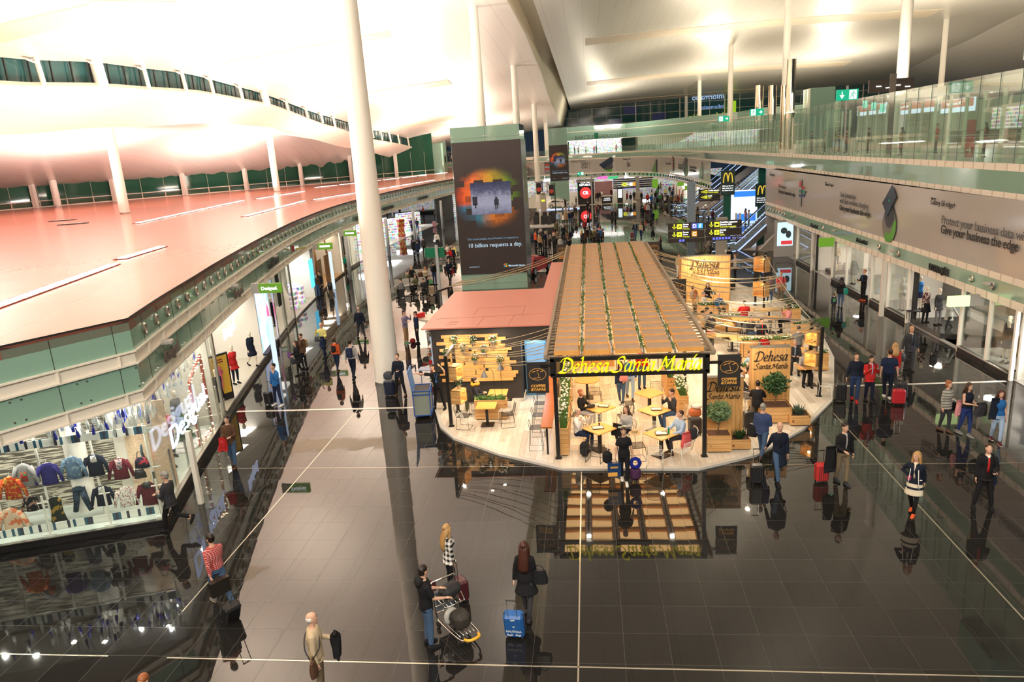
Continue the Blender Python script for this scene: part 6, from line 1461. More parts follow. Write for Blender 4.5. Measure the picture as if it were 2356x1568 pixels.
# ---- back wall shops at ground level
struct(MB().box2((-50,170,0),(30,170.3,3.0)).build('wall_back',m_goods))
struct(MB().prism([(-50,150),(-4,150),(9,143),(14.5,118),(15.2,98),(22,98),(22,172),(-50,172)],2.66,2.72).build('ceiling_soffit',m_white)) if False else None
struct(MB().prism([(x,y) for x,y in LOWC if y>112]+[(-40,172),(24,172),(24,112)],2.66,2.71).build('ceiling_soffit',m_white))
for(x,y,p) in((-16,166,260),(-6,166,260),(4,165,260),(12,160,260),(17,140,240),(18.5,120,240),(18.5,114,240)):area('shop_lamp',(x,y,2.62),p,3,3,col=NEUT)
for i,y in enumerate((113.5,117.5,121.5,125.5,129.5,133.5)):
 x=15.7 if y<125 else 14.9
 o=thing('shop_window','lit shop window with pale displays along the far right corner, %s from the escalator'%('first','second','third','fourth','fifth','sixth')[i],'shop window',(x+.4,y,0),0);MB().box2((1.2,-2.3,0),(1.4,2.3,2.65)).build('lit_back',emi('shop_glow_warm',(1,.88,.68),1.3),o);MB().box2((0,-.15,0),(.25,.15,2.65)).build('pier',m_cream,o)
 for k in range(3):MB().box2((.5,-1.6+k*1.3,0),(.9,-1.0+k*1.3,1.3+.3*(k%2)),.02).build('display',(m_goods,m_stone,m_orange)[k],o)
for i,(u,v,n_) in enumerate(((1507,420,'tall, beside the canopy'),(1566,423,'middle'),(1584,432,'nearest the corner'))):
 p=gy(u,v,128-i*12);tag(MB().box2((-.5,-.05,-.3 if i else-.9),(.5,.05,.3 if i else .6)).build('blade_sign',MATS['sign_green_lit'],loc=p),'small green blade sign on the far shop fronts, '+n_,'sign')
for i,(u,v,mm,n_) in enumerate(((1386,408,emi('lit_magenta',(.8,.15,.6),1.),'magenta'),(1411,408,emi('lit_green',(.05,.55,.2),1.),'green'),(1448,407,m_lamp,'white, left of two'),(1476,407,m_lamp,'white, right of two'),(1262,414,m_lamp,'white, far left'))):
 p=gy(u,v,158);tag(MB().box2((-1.0,-.05,-.26),(1.0,.05,.26)).box2((-.8,-.02,.2),(-.75,.02,.9)).box2((.75,-.02,.2),(.8,.02,.9)).build('lit_sign',mm,loc=p),'small lit sign board under the far fascia, '+n_,'sign')
yC=124.;a=gy(1329,440,yC);c_=gy(1367,440,yC);ck=thing('coffee_kiosk','black coffee kiosk with round red illuminated badge at the back','kiosk',((a.x+c_.x)/2,yC,0));w=(c_.x-a.x)/2
MB().box2((-w,0,0),(w,3,4.0)).build('kiosk_body',m_black,ck);MB().box2((-w-.2,-.2,3.7),(w+.1,3.1,4.0)).build('roof',m_stone,ck)
MB().cyl((-.05*w,-.12,1.95),(-.05*w,0,1.95),.92,n=32).build('red_badge',emi('badge_red',(.95,.04,.04),1.3),ck);MB().rings([((-.05*w,-.14,1.95),(.62,0,0),(0,0,.62)),((-.05*w,-.12,1.95),(.62,0,0),(0,0,.62))],28).build('badge_centre',MATS['badge_red'],ck)
text('CR',.7,(-.05*w,-.15,1.72),(1,0,0),(0,0,1),m_w,ck,'wording',.01,'CENTER',bold=.03);text('COFFEE\nREPUBLIC',.46,(-.05*w,-.05,3.55),(1,0,0),(0,0,1),m_w,ck,'wording',.03,'CENTER',bold=.012)
p=gz(1397,468);cc=thing('coffee_counter','black coffee bar counter with white lettering next to the coffee kiosk','counter',(p.x,p.y,0));MB().box2((-.85,0,0),(.85,2.5,1.15)).build('counter_body',m_black,cc);MB().box2((-.9,-.05,1.15),(.9,2.6,1.2)).build('counter_top',m_stone,cc);text('COFFEE\nREPUBLIC',.28,(0,-.02,.75),(1,0,0),(0,0,1),m_w,cc,'wording',.02,'CENTER')
struct(MB().box2((-12,122,0),(8,160,.03)).build('floor_back',mat('pale_shop_floor',(.55,.50,.43),rough=.3)))
struct(MB().box2((1.2,138,0),(4.5,138.2,3.0)).build('wall_pink',mat('wall_pinkish',(.35,.18,.20),rough=.4)))
p=gz(1427,467);o=thing('screen_totem','black totem with white lit screen at the end of the hall','totem',(p.x,p.y,0));MB().box2((-.45,-.1,0),(.45,.1,2.5),.02).build('housing',m_black,o);MB().box2((-.33,-.12,.9),(.33,-.1,2.3)).build('screen',emi('totem_screen',(.85,.95,1),1.2),o)
def car(label,loc,rz,col,L=4.2):
 t=thing('car',label,'car',loc,rz);pr=[(-2.1,.35,.0),(-2.05,.75,0),(-1.9,.95,0),(-1.3,1.38,0),(-.3,1.5,0),(.6,1.35,0),(1.35,.95,0),(1.95,.82,0),(2.12,.6,0),(2.1,.3,0),(-2.1,.28,0)]
 b=MB();n=7;vs=[]
 for j in range(n):
  y=-.85+1.7*j/(n-1);s=1-.10*abs(y/.85)**3
  for x,z,_ in pr:zz=z if z<.9 else .9+(z-.9)*(1-.22*abs(y/.85)**2);vs.append((x*s,y*(1 if z<.9 else 1-.28*(z-.9)),zz))
 m=len(pr);fs=[(j*m+i,j*m+(i+1)%m,(j+1)*m+(i+1)%m,(j+1)*m+i) for j in range(n-1) for i in range(m)]+[tuple(range(m)),tuple(range((n-1)*m,n*m))[::-1]]
 b.add(vs,fs);b.build('car_body',col,t,smooth=True)
 mg=mat('car_glass',(.01,.012,.014),rough=.05)
 for sy in(-1,1):MB().add([(-1.35,sy*.80,.98),(1.0,sy*.80,.98),(.45,sy*.70,1.30),(-.9,sy*.70,1.36),(-1.35,sy*.76,.98),(1.0,sy*.76,.98),(.45,sy*.66,1.30),(-.9,sy*.66,1.36)],[(0,1,2,3),(7,6,5,4),(0,4,5,1),(1,5,6,2),(2,6,7,3),(3,7,4,0)]).build('side_window',mg,t)
 MB().add([(1.32,-.66,.98),(1.32,.66,.98),(.68,.58,1.33),(.68,-.58,1.33),(1.36,-.66,1.0),(1.36,.66,1.0),(.72,.58,1.36),(.72,-.58,1.36)],[(0,1,2,3),(7,6,5,4),(0,4,5,1),(1,5,6,2),(2,6,7,3),(3,7,4,0)]).build('windscreen',mg,t)
 for x in(-1.3,1.3):
  for sy in(-1,1):
   w_=MB().cyl((x,sy*.70,.32),(x,sy*.90,.32),.32,n=20).build('wheel',m_black,t);MB().cyl((x,sy*.90,.32),(x,sy*.915,.32),.20,n=12).build('rim',m_steel,w_)
 return t
p=gz(1288,480);o=tag(MB().box2((-3.2,-1.4,0),(3.2,1.4,.18),.02).build('car_platform',mat('platform_white',(.7,.68,.64),rough=.2),loc=(p.x,p.y,0)),'white show platform with blue edge under the white car','platform');MB().box2((-3.21,-1.43,.02),(3.21,-1.39,.12)).build('blue_edge',m_blue,o)
car('white hatchback on show near the second poster tower',(p.x,p.y,.18),.0,mat('car_white',(.75,.72,.64),rough=.15,coat=.8))
p=gz(1240,632);car('red car on show behind the large poster tower',(p.x-.6,p.y+1.2,0),1.2,mat('car_red',(.45,.01,.015),rough=.12,coat=.8))
pa=gz(1255,520);isl=tag(MB().prism([(-3.4,-.9),(1.9,-.9),(3.2,1.6),(-3.4,1.6)],0,.12).build('display_island',mat('platform_white',(.7,.68,.64),rough=.2),loc=(pa.x,pa.y,0)),'white display island with black pedestals near the white car','platform')
for i,(u,v) in enumerate(((1233,518),(1250,518),(1264,518),(1236,508),(1254,508),(1268,508),(1278,510))):
 p=gz(u,v,0);tag(MB().box2((-.28,-.28,0),(.28,.28,1.15),.01).box2((-.2,-.2,1.15),(.2,.2,1.25)).build('pedestal',m_black,loc=p),'black product pedestal on the white island, '+('first in front row','second in front row','third in front row','first in back row','second in back row','third in back row','rightmost')[i],'pedestal')
p=gz(1252,505);o=thing('info_totem','pale grey totem with yellow mark and blue light by the white car','totem',(p.x,p.y,0));MB().box2((-.4,-.2,.0),(.4,.2,3.4),.02).build('body',m_stone,o);MB().box2((-.25,-.22,2.5),(.25,-.2,2.75)).build('yellow_mark',m_y,o);MB().ball((0,0,3.6),(.35,.2,.25)).build('camera_dome',m_steel,o)
for i,(u,v,yy) in enumerate(((1241,434,108),(1270,438,112))):
 p=gy(u,v,yy);o=thing('pole_flag','dark pole sign with round red emblem, '+('left' if i==0 else 'right')+' of the pair before the green tower','sign',(p.x,yy,0));MB().box2((.35,-.06,0),(.5,.06,p.z+1.1)).box2((-.6,-.06,p.z+.9),(.5,.06,p.z+1.0)).build('pole',m_black,o);MB().box2((-.45,-.05,p.z-.8),(.3,.05,p.z+.85)).build('panel',m_black,o);MB().cyl((-.08,-.08,p.z-.1),(-.08,-.05,p.z-.1),.32,n=20).build('round_emblem',mat('emblem_red',(.6,.07,.04),rough=.4),o)
p=gz(1385,468);tag(MB().cyl((0,0,0),(0,0,6.6),.1,.07,n=10).box((.5,0,6.4),(1.2,.3,.18)).build('lamp_mast',m_grey,loc=(gz(1365,545).x,gz(1365,545).y,0)),'tall slim grey lamp mast before the red coffee badge','mast')
# ==== CAFE KIOSK
PZ=.08
def K(u,v,z=0.):return gz(u,v,PZ+z)
g=G('platform_boards');s=g.xyz('Object')
w=g.white(g.comb(g.math('FLOOR',g.math('MULTIPLY',s[0],5.2)),g.math('FLOOR',g.math('ADD',g.math('MULTIPLY',s[1],.55),g.math('MULTIPLY',g.white(g.comb(g.math('FLOOR',g.math('MULTIPLY',s[0],5.2)),0)),3)))))
n=g.noise(g.comb(g.math('MULTIPLY',s[0],9),g.math('MULTIPLY',s[1],1.1)),2.2,4)
c=g.ramp(g.math('ADD',g.math('MULTIPLY',w,.4),g.math('MULTIPLY',n,.6)),[(.15,(.42,.36,.27)),(.45,(.62,.56,.47)),(.75,(.74,.70,.62))])
g.set('Base Color',g.mix(g.line(s[0],.1923,.006),c,(.25,.21,.16)));g.set('Roughness',.35)
PLAT=[(-6.35,26.3),(-5.6,23.9),(-4.88,22.75),(-3.12,21.35),(-1.03,20.2),(3.0,20.08),(4.85,21.0),(6.83,23.05),(8.54,25.65),(9.15,27.4),(10.3,31),(11.0,35),(11.2,40),(10.8,45),(9.5,49),(7,51.5),(3.6,52),(-1.2,50),(-1.2,33.5),(-6.35,33.5)]
struct(MB().prism(PLAT,0,PZ-.005).build('floor_platform',mat('platform_edge',(.52,.50,.46),rough=.4)))
ins=[];cc_=Vector((2,35,0))
for x,y in PLAT:d=Vector((x,y,0))-cc_;q=cc_+d*(1-.16/d.length);ins.append((q.x,q.y))
struct(MB().prism(ins,.01,PZ).build('floor_boards',MATS['platform_boards']))
g=G('pine');s=g.xyz('Object')
n=g.noise(g.comb(g.math('MULTIPLY',s[0],14),g.math('MULTIPLY',s[1],14),g.math('MULTIPLY',s[2],1.5)),1,4);kn=g.noise(g.tc,5,1)
c=g.ramp(n,[(.3,(.50,.25,.075)),(.7,(.68,.40,.15))])
g.set('Base Color',g.mix(g.math('GREATER_THAN',kn,.74),g.mix(g.math('MAXIMUM',g.line(s[0],.13,.006),0.),c,(.16,.07,.02)),(.22,.09,.02)));g.set('Roughness',.45);m_pine=g.m
g=G('pine_boards_h');s=g.xyz('Object')
n=g.noise(g.comb(g.math('MULTIPLY',s[0],1.5),g.math('MULTIPLY',s[1],1.5),g.math('MULTIPLY',s[2],14)),1,4);kn=g.noise(g.tc,6,1)
c=g.ramp(n,[(.3,(.52,.27,.085)),(.7,(.70,.42,.17))])
g.set('Base Color',g.mix(g.math('GREATER_THAN',kn,.74),g.mix(g.line(s[2],.145,.008),c,(.16,.07,.02)),(.24,.10,.03)));g.set('Roughness',.45);m_pineh=g.m
m_top=mat('table_oak',(.60,.33,.085),rough=.28,bump=3,var=.18);m_bar=mat('bar_cherry',(.42,.13,.03),rough=.25,bump=2,var=.2)
m_iron=mat('black_iron',(.02,.018,.017),rough=.4,metal=.3);m_capg=mat('cap_taupe',(.19,.16,.13),rough=.5)
m_wthr=mat('weathered_board',(.40,.28,.19),rough=.6,bump=3,var=.25);m_orng=mat('fresh_plank',(.72,.36,.09),rough=.5,bump=3,var=.22)
# ---- calligraphic lettering drawn with a broad pen
GL=dict(D=(1.3,[[(.28,1.5),(.27,.8),(.2,.1)],[(-.12,1.25),(.1,1.58),(.6,1.62),(1.1,1.25),(1.1,.6),(.7,.1),(.2,.04),(-.12,.12)]]),e=(.72,[[(.08,.48),(.45,.58),(.55,.82),(.38,1.0),(.1,.7),(.08,.3),(.28,.02),(.62,.2)]]),h=(.88,[[(.0,1.55),(.12,1.72),(.14,1.),(.08,0)],[(.1,.55),(.36,.97),(.6,.9),(.56,.4),(.58,.06),(.8,.14)]]),s=(.66,[[(.56,.86),(.4,1.),(.15,.82),(.3,.55),(.5,.3),(.35,.02),(.02,.12)]]),a=(.86,[[(.62,.94),(.3,1.0),(.06,.5),(.18,.02),(.48,.35),(.62,.94)],[(.64,1.),(.56,.2),(.62,.03),(.82,.14)]]),S=(1.15,[[(1.0,1.35),(.8,1.62),(.4,1.5),(.32,1.15),(.65,.82),(.82,.45),(.55,.02),(.05,.0),(-.22,.22)]]),n=(.88,[[(.02,.9),(.13,.98),(.08,0)],[(.1,.55),(.36,.97),(.6,.9),(.56,.4),(.58,.06),(.8,.14)]]),t=(.62,[[(.32,1.35),(.22,.4),(.26,.04),(.55,.14)],[(.0,.98),(.56,.98)]]),M=(1.6,[[(-.2,.12),(.02,.02),(.2,.7),(.38,1.5)],[(.38,1.5),(.72,.35)],[(.72,.35),(1.25,1.55)],[(1.25,1.55),(1.24,.5),(1.3,.05),(1.5,.14)]]),r=(.6,[[(.02,.9),(.13,.98),(.08,0)],[(.1,.55),(.34,.95),(.55,.92)]]),i=(.38,[[(.02,.9),(.13,.98),(.08,.15),(.28,.1)],[(.22,1.28),(.40,1.62)]]))
GL[' ']=(.42,[])
def script(body,sc,org,ux,uy,m,parent,name='lettering',depth=.05,center=False,nib=(.17,.13)):
 W_=sum(GL[c][0] for c in body);x=-W_/2 if center else 0;b=MB()
 for c in body:
  w,st=GL[c]
  for p in st:
   q=[((x+a+.22*y)*sc,y*sc) for a,y in p];n=3 if len(p)==2 else 5
   if len(p)==2:q=[q[0],((q[0][0]+q[1][0])/2,(q[0][1]+q[1][1])/2),q[1]]
   b.nib(q,(nib[0]*sc,nib[1]*sc),org,ux,uy,depth,n)
  x+=w
 return b.build(name,m,parent)
 # ---- pergola
XL,XR,YF,YB,ZT=-1.2,3.28,20.95,46.3,3.36
perg=thing('pergola','long cafe pergola with black steel posts and side beams carrying wooden crates','pergola',(0,0,PZ))
for x in(XL,XR):
 for y in(YF,25.6,30.6,36,41.4,YB):MB().box2((x-.06,y-.06,0),(x+.06,y+.06,ZT-PZ)).box2((x-.1,y-.1,0),(x+.1,y+.1,.015)).build('post',m_iron,perg)
m_beam=mat('beam_taupe',(.30,.24,.17),rough=.5)
for x,s in((XL,-1),(XR,1)):
 MB().box2((x-.05,YF,ZT-PZ-.1),(x+.05,YB,ZT-PZ)).build('side_beam',m_iron,perg);MB().box2((x+s*.26-.05,YF,ZT-PZ-.02),(x+s*.26+.05,YB,ZT-PZ+.1)).build('outer_beam',m_beam,perg);b=MB()
 for i in range(64):y=YF+.2+i*.4;b.box2((x+(0 if s>0 else-.26),y-.02,ZT-PZ-.02),(x+(.26 if s>0 else 0),y+.02,ZT-PZ+.03))
 b.build('ladder_rung',m_beam,perg)
fr_=MB()
for z in(ZT-.02,2.84):fr_.box2((XL-.12,YF-.12,z-.06-PZ),(XR+.12,YF,z+.06-PZ))
for x in(XL-.06,XR+.06):fr_.box2((x-.06,YF-.12,2.84-PZ),(x+.06,YF,ZT-PZ))
fr_.box2((XL-.42,YF-.08,ZT-.25-PZ),(XL,YF-.02,ZT-.18-PZ)).box2((XR,YF-.08,ZT-.3-PZ),(XR+.5,YF-.02,ZT-.22-PZ));fr_.build('sign_frame',m_iron,perg)
b=MB()
for i in range(18):x=XL+.15+i*(XR-XL-.3)/17;b.cyl((x,YF-.06,2.8-PZ),(x,YF-.06,ZT+.08-PZ),.012,n=6)
b.build('sign_rod',m_steel,perg)
b=MB()
for y in(YF+.1,25.6,30.6,34.6,36,41.4,YB):b.box2((XL-.3,y-.04,ZT-PZ-.06),(XR+.3,y+.04,ZT-PZ+.02))
b.build('cross_beam',m_beam,perg)
sg=thing('cafe_sign','large yellow calligraphic sign lettering across the pergola front','sign',(0,YF-.16,0))
script('Dehesa Santa Maria',.285,(XL+.17,0,2.93),(1,0,0),(0,0,1),emi('neon_yellow',(1.,.86,.0),1.15),sg,depth=.05)
def crate():
 o=MB().box2((-.36,-.40,.1),(.36,.24,.125)).build('wooden_crate',m_wthr)
 b=MB();
 for y in(-.4,-.18,.04):b.box2((-.36,y,.126),(.36,y+.2,.138))
 b.build('top_board',m_wthr,o)
 b=MB().box2((-.36,-.43,0),(.36,-.40,.135)).box2((-.36,.24,0),(.36,.27,.10)).box2((-.38,-.43,0),(-.36,.27,.12)).box2((.36,-.43,0),(.38,.27,.12));b.build('side_plank',m_orng,o)
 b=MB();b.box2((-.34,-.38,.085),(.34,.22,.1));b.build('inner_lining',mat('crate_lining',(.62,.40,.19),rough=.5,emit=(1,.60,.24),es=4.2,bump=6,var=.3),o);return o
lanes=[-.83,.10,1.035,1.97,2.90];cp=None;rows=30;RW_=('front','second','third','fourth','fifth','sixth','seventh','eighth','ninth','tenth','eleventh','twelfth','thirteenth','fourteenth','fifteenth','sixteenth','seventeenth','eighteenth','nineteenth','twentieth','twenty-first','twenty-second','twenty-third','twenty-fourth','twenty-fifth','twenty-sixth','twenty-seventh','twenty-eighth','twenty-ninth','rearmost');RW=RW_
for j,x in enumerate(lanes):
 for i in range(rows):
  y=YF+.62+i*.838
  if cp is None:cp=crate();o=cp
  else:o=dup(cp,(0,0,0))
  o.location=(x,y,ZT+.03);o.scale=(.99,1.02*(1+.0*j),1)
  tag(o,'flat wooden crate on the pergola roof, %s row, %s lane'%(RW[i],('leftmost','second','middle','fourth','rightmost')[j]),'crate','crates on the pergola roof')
m_leaf=mat('leaf_green',(.07,.16,.03),rough=.5,var=.4,bump=30);m_leafd=mat('leaf_dark',(.025,.075,.02),rough=.5,var=.4,bump=30);m_flower=mat('flower_white',(.78,.78,.72),rough=.6)
def leaves(b,c,r,n,sz,mi=0,flat=1.):
 for _ in range(n):
  a,e=random.uniform(0,2*PI),math.acos(random.uniform(-1,1));q=r*random.uniform(.55,1)
  p=Vector(c)+Vector((math.sin(e)*math.cos(a)*q,math.sin(e)*math.sin(a)*q,math.cos(e)*q*flat));d=Vector((random.uniform(-1,1),random.uniform(-1,1),random.uniform(-.4,1))).normalized();s_=d.orthogonal().normalized();k=sz*random.uniform(.7,1.2)
  up=d.cross(s_)*k*.12
  b.mat(mi).add([p,p+d*k*.5+s_*k*.24+up,p+d*k,p+d*k*.5-s_*k*.24+up],[(0,1,2),(0,2,3)])
for k in range(4):
 x=(lanes[k]+lanes[k+1])/2
 v=thing('climbing_vine','green vine garland running in the gap between crate lanes, %s from the left'%('first','second','third','fourth')[k],'vine',(x,YF,ZT+.05))
 pts=[(.02*math.sin(i*1.7),i*.62,.02+.02*math.sin(i)) for i in range(42)]
 MB().tube(pts,.014,5).build('stem',mat('stem_brown',(.16,.12,.06)),v,smooth='all')
 b=MB()
 for i in range(170):y=random.uniform(.3,25);b_=(random.uniform(-.035,.035),y,.04+.05*(math.sin(y*1.3+k)>.1));leaves(b,b_,.05 if math.sin(y*1.1+k*2)>0 else .02,5,.075)
 b.build('leaf',m_leaf,v)
 b=MB();b.box2((-.03,.2,-.04),(.03,25.2,-.02));b.build('support_rail',m_beam,v)
 b=MB()
 for i in range(118):b.box2((-.05,.3+i*.21,-.03),(.05,.3+i*.21+.09,.012))
 b.build('white_clip',mat('clip_white',(.75,.73,.68)),v)
for y,p in((22.1,24),(25.2,24),(29,16)):
 for x in(-.36,2.43):area('pergola_lamp',(x,y,3.33),p,.12,.12,col=(1,.87,.68))
 # ---- banners COFFEE & TAPAS
m_ban=mat('banner_black',(.025,.021,.019),rough=.55);m_gold=mat('banner_gold',(.75,.38,.07),rough=.5)
def banner(x,y,ztop,lab,w=.66,h=.98,small=False):
 o=thing('hanging_banner',lab,'banner',(x,y,ztop-h))
 MB().box2((-w/2,-.01,0),(w/2,.01,h)).cyl((-w/2-.02,0,h),(w/2+.02,0,h),.018,n=8).build('banner_cloth',m_ban,o)
 n=40;cz=h*.62;b=MB();P=[(math.cos(t*2*PI/n)*w*.39,-.02,cz+math.sin(t*2*PI/n)*h*.19) for t in range(n)];b.tube(P,.008,5,closed=True)
 b.tube(catmull([(.02,-.02,cz-.12),(.035,-.02,cz-.04),(.0,-.02,cz+.07)],4),.008,5);b.tube(catmull([(-.13,-.02,cz-.13),(.0,-.02,cz-.11),(.1,-.02,cz-.12)],4),.008,5)
 for a,c in((-.13,.08),(0,.12),(.13,.09)):
  for q in range(3):b.bar((a-.05+q*.02,-.02,c+cz-.015+q*.012),(a+.03+q*.015,-.02,c+cz+.0+q*.012),.013,.01,up=(0,1,0))
 b.build('tree_emblem',m_gold,o)
 for k,tx in enumerate(('COFFEE','&TAPAS')):text(tx,.115,(0,-.018,h*.20-k*.115),(1,0,0),(0,0,1),m_gold,o,'lettering',.006,'CENTER',bold=.005,xs=1.12)
 return o
banner(-1.72,20.95,3.24,'black COFFEE & TAPAS banner at the left front corner of the pergola');banner(3.98,20.95,3.30,'black COFFEE & TAPAS banner at the right front corner of the pergola')
p=gz(1313,640);banner(-1.78,46.3,3.5,'black banner with tree emblem at the rear left corner of the pergola',.75,1.0);banner(3.95,45.5,3.5,'black banner with tree emblem at the rear right corner of the pergola',.75,1.0);banner(3.95,33.2,3.35,'black banner with tree emblem halfway along the right side of the pergola',.75,1.05)
# ---- kitchen block with pink roof
kx0,kx1,ky0,ky1,kz=-6.2,-1.42,26.35,33.6,3.12
m_kit=mat('kitchen_black',(.028,.024,.022),rough=.5)
kt=struct(MB().box2((kx0,ky0+.02,PZ),(-2.75,ky1,kz-.05)).box2((-1.75,ky0+.02,PZ),(kx1,ky1,kz-.05)).box2((-2.75,ky0+.9,PZ),(-1.75,ky1,kz-.05)).box2((-2.75,ky0+.02,2.5),(-1.75,ky0+.9,kz-.05)).build('wall_kitchen',m_kit))
m_pinkk=mat('kitchen_roof_pink',(.60,.235,.175),rough=.35)
b=MB().box2((kx0-.35,ky0-.05,kz-.05),(kx1-.05,ky1,kz));struct(b.build('ceiling_kitchen_roof',m_pinkk))
struct(MB().box2((-2.25,ky1,kz-.05),(-1.55,41.5,kz)).box2((-2.2,ky1,PZ),(-2.0,41.5,kz-.06)).build('wall_kitchen_strip',m_pinkk))
b=MB()
for a,c in(((-6.3,27.9),(-4.0,28.0)),((-4,28),(-2,28.2)),((-4.4,26.4),(-4.3,28)),((-3.2,26.4),(-3.1,28.1)),((-4.8,29.6),(-2.8,29.8)),((-4.8,28.2),(-4.8,29.6)),((-2.8,28.2),(-2.8,29.8))):b.bar((*a,kz+.003),(*c,kz+.003),.012,.006)
for i in range(4):b.bar((-5.6+i*.1,27.1,kz+.003),(-5.55+i*.1,27.35,kz+.003),.03,.006).bar((-5.62+i*.1,26.8,kz+.003),(-5.6+i*.1,26.9,kz+.003),.03,.006)
struct(b.build('trim_12',mat('roof_line',(.3,.09,.06))))
random.seed(3);wl=thing('plank_wall','irregular horizontal pine planks fixed on the black kitchen wall','wall cladding',(0,ky0,0));zz=.95
ends=[(-5.9,-3.1),(-5.7,-3.0),(-6.0,-2.9),(-5.6,-3.15),(-5.75,-3.2),(-5.9,-2.95),(-5.5,-3.2),(-5.95,-3.3),(-5.6,-3.25),(-5.9,-3.1),(-5.65,-3.35),(-6.0,-3.5),(-5.7,-3.3),(-5.8,-3.6)]
for i,(a,c) in enumerate(ends):
 cut=random.uniform(a+.8,c-.6);gp=.04 if i%3 else .12
 if i==12:cut,gp=-4.6,.5
 for x0_,x1_ in((a,cut),(cut+gp,c)):MB().box2((x0_,-.06,zz),(x1_,.0,zz+.125),.006).build('plank',m_pineh if i%2 else m_top if False else mat('plank_b',(.62,.35,.11),rough=.45,bump=4,var=.25),wl)
 zz+=.135
def pot(loc,lab,fl=True,r=.09,group=None,n=60):
 o=thing('flower_pot',lab,'potted plant',loc,0,group);MB().lathe((0,0,0),[(r*.7,0),(r,.16),(r*.9,.16),(r*.85,.12)],12).build('pot',m_steel,o,smooth=True);b=MB();leaves(b,(0,0,.26),.15,n,.09,0)
 if fl:
  for _ in range(14):a=random.uniform(0,6.28);e=random.uniform(.2,1.4);b.mat(1).ball((math.cos(a)*math.sin(e)*.17,math.sin(a)*math.sin(e)*.17,.27+.15*math.cos(e)),(.022,.022,.018),6,3)
 b.build('foliage',[m_leafd,m_flower],o);return o
for i,(u,v) in enumerate(((1046,790),(1089,790),(1135,790),(1067,808),(1114,812),(1028,820),(1094,832),(1150,836))):
 p=gy(u,v,ky0-.2);pot((p.x,p.y,p.z-.1),'small flower pot on the plank wall, '+('upper row left','upper row middle','upper row right','second row left','second row right with white flowers','far left beside the post','lower row middle','lower row right')[i])
for i in range(9):pot((-6.42,26.9+(i%3)*.45,.6+(i//3)*.95+.15*(i%2)),'white flower pot hanging on the left side wall of the kitchen, %s'%('lowest front','lowest middle','lowest rear','middle front','centre','middle rear','top front','top middle','top rear')[i],n=30)
tag(MB().box2((-.03,-.5,0),(.0,1.2,2.3)).build('lit_panel',emi('cool_panel',(.75,.85,.95),.5),loc=(-6.24,27,.4)),'pale lit panel on the left side wall of the kitchen','panel')
fd=thing('drinks_cooler','blue lit drinks cooler in the dark kitchen doorway','cooler',(-2.25,27.1,PZ));MB().box2((-.42,-.1,0),(.42,.1,2.3)).build('body',mat('cooler_blue',(.08,.22,.36),rough=.3),fd);MB().box2((-.36,-.12,1.2),(.36,-.1,2.15)).build('lit_door',emi('cooler_lit',(.3,.55,.8),.8),fd)
area('door_lamp',(-2.25,26.7,2.45),25,.5,.4,col=COOL)
# ---- pine partition panels with lettering
def wood_panel(xc,y,w,h,th,lab,rz=0.,sc=.16,skew=0):
 o=thing('wooden_partition',lab,'partition',(xc,y,PZ),rz);MB().box2((-w/2,0,0),(w/2,th,h)).build('board_panel',m_pine,o);MB().box2((-w/2-.01,-.01,h),(w/2+.01,th+.01,h+.02)).build('cap',m_capg,o)
 script('Dehesa',sc,(0,-.004,h*.80),(1,0,0),(0,0,1),m_letd,o,depth=.025,center=True);script('Santa Maria',sc*.58,(0,-.004,h*.80-sc*1.35),(1,0,0),(0,0,1),m_letd,o,depth=.02,center=True);return o
pA=K(1712,1008);wood_panel(4.02,22.0,1.22,2.16,.22,'tall pine partition with black lettering just right of the pergola post',0,.19)
pB=K(1800,955);wood_panel(6.08,24.6,1.32,2.35,.3,'tall pine partition with black lettering behind the bushy tree planter',0,.21)
pC=K(1620,692);cpn=thing('wooden_partition','far curved pine partition with black lettering under the rope canopy','partition',(pC.x,pC.y,PZ))
b=MB();P=[(-1.5+3.0*i/12,.35*math.sin(PI*i/12)-.2) for i in range(13)];b.wall(P[::-1],0,2.75,-.3 if False else .3);b.build('board_panel',m_pine,cpn);MB().wall(P[::-1],2.75,2.78,.32).build('cap',m_capg,cpn)
script('Dehesa',.31,(-.05,-.35,2.05),(1,0,0),(0,0,1),m_letd,cpn,depth=.03,center=True);script('Santa Maria',.17,(0,-.33,1.68),(1,0,0),(0,0,1),m_letd,cpn,depth=.02,center=True)
# ---- planters
def planter(p,w,d,h,lab,rz=0.,name='planter'):
 o=thing(name,lab,'planter',p,rz);t=.035;b=MB()
 for a,c in(((-w/2,-d/2),(w/2,-d/2)),((-w/2,d/2),(w/2,d/2)),((-w/2,-d/2),(-w/2,d/2)),((w/2,-d/2),(w/2,d/2))):b.bar((*a,h/2+.04),(*c,h/2+.04),t,h)
 b.build('box',m_pineh,o);MB().box2((-w/2+.02,-d/2+.02,0),(w/2-.02,d/2-.02,.05)).build('base',m_iron,o);MB().box2((-w/2+.01,-d/2+.01,h-.05),(w/2-.01,d/2-.01,h-.01)).build('soil',mat('soil',(.10,.05,.03),rough=.95,bump=40,var=.4),o);return o
def tree(o,h0,ht,r,n,m):
 MB().tube([(0,0,h0),(.03,.01,h0+ht*.25),(-.02,0,h0+ht*.5)],[.03,.025,.015],8).tube([(.03,.01,h0+ht*.25),(.14,.03,h0+ht*.5)],.012,6).tube([(.03,.01,h0+ht*.25),(-.16,-.03,h0+ht*.52)],.012,6).build('trunk',mat('trunk_brown',(.22,.12,.06),rough=.8),o,smooth='all')
 b=MB();leaves(b,(0,0,h0+ht*.68),r,n,.15,flat=.85);b.build('foliage',m,o)
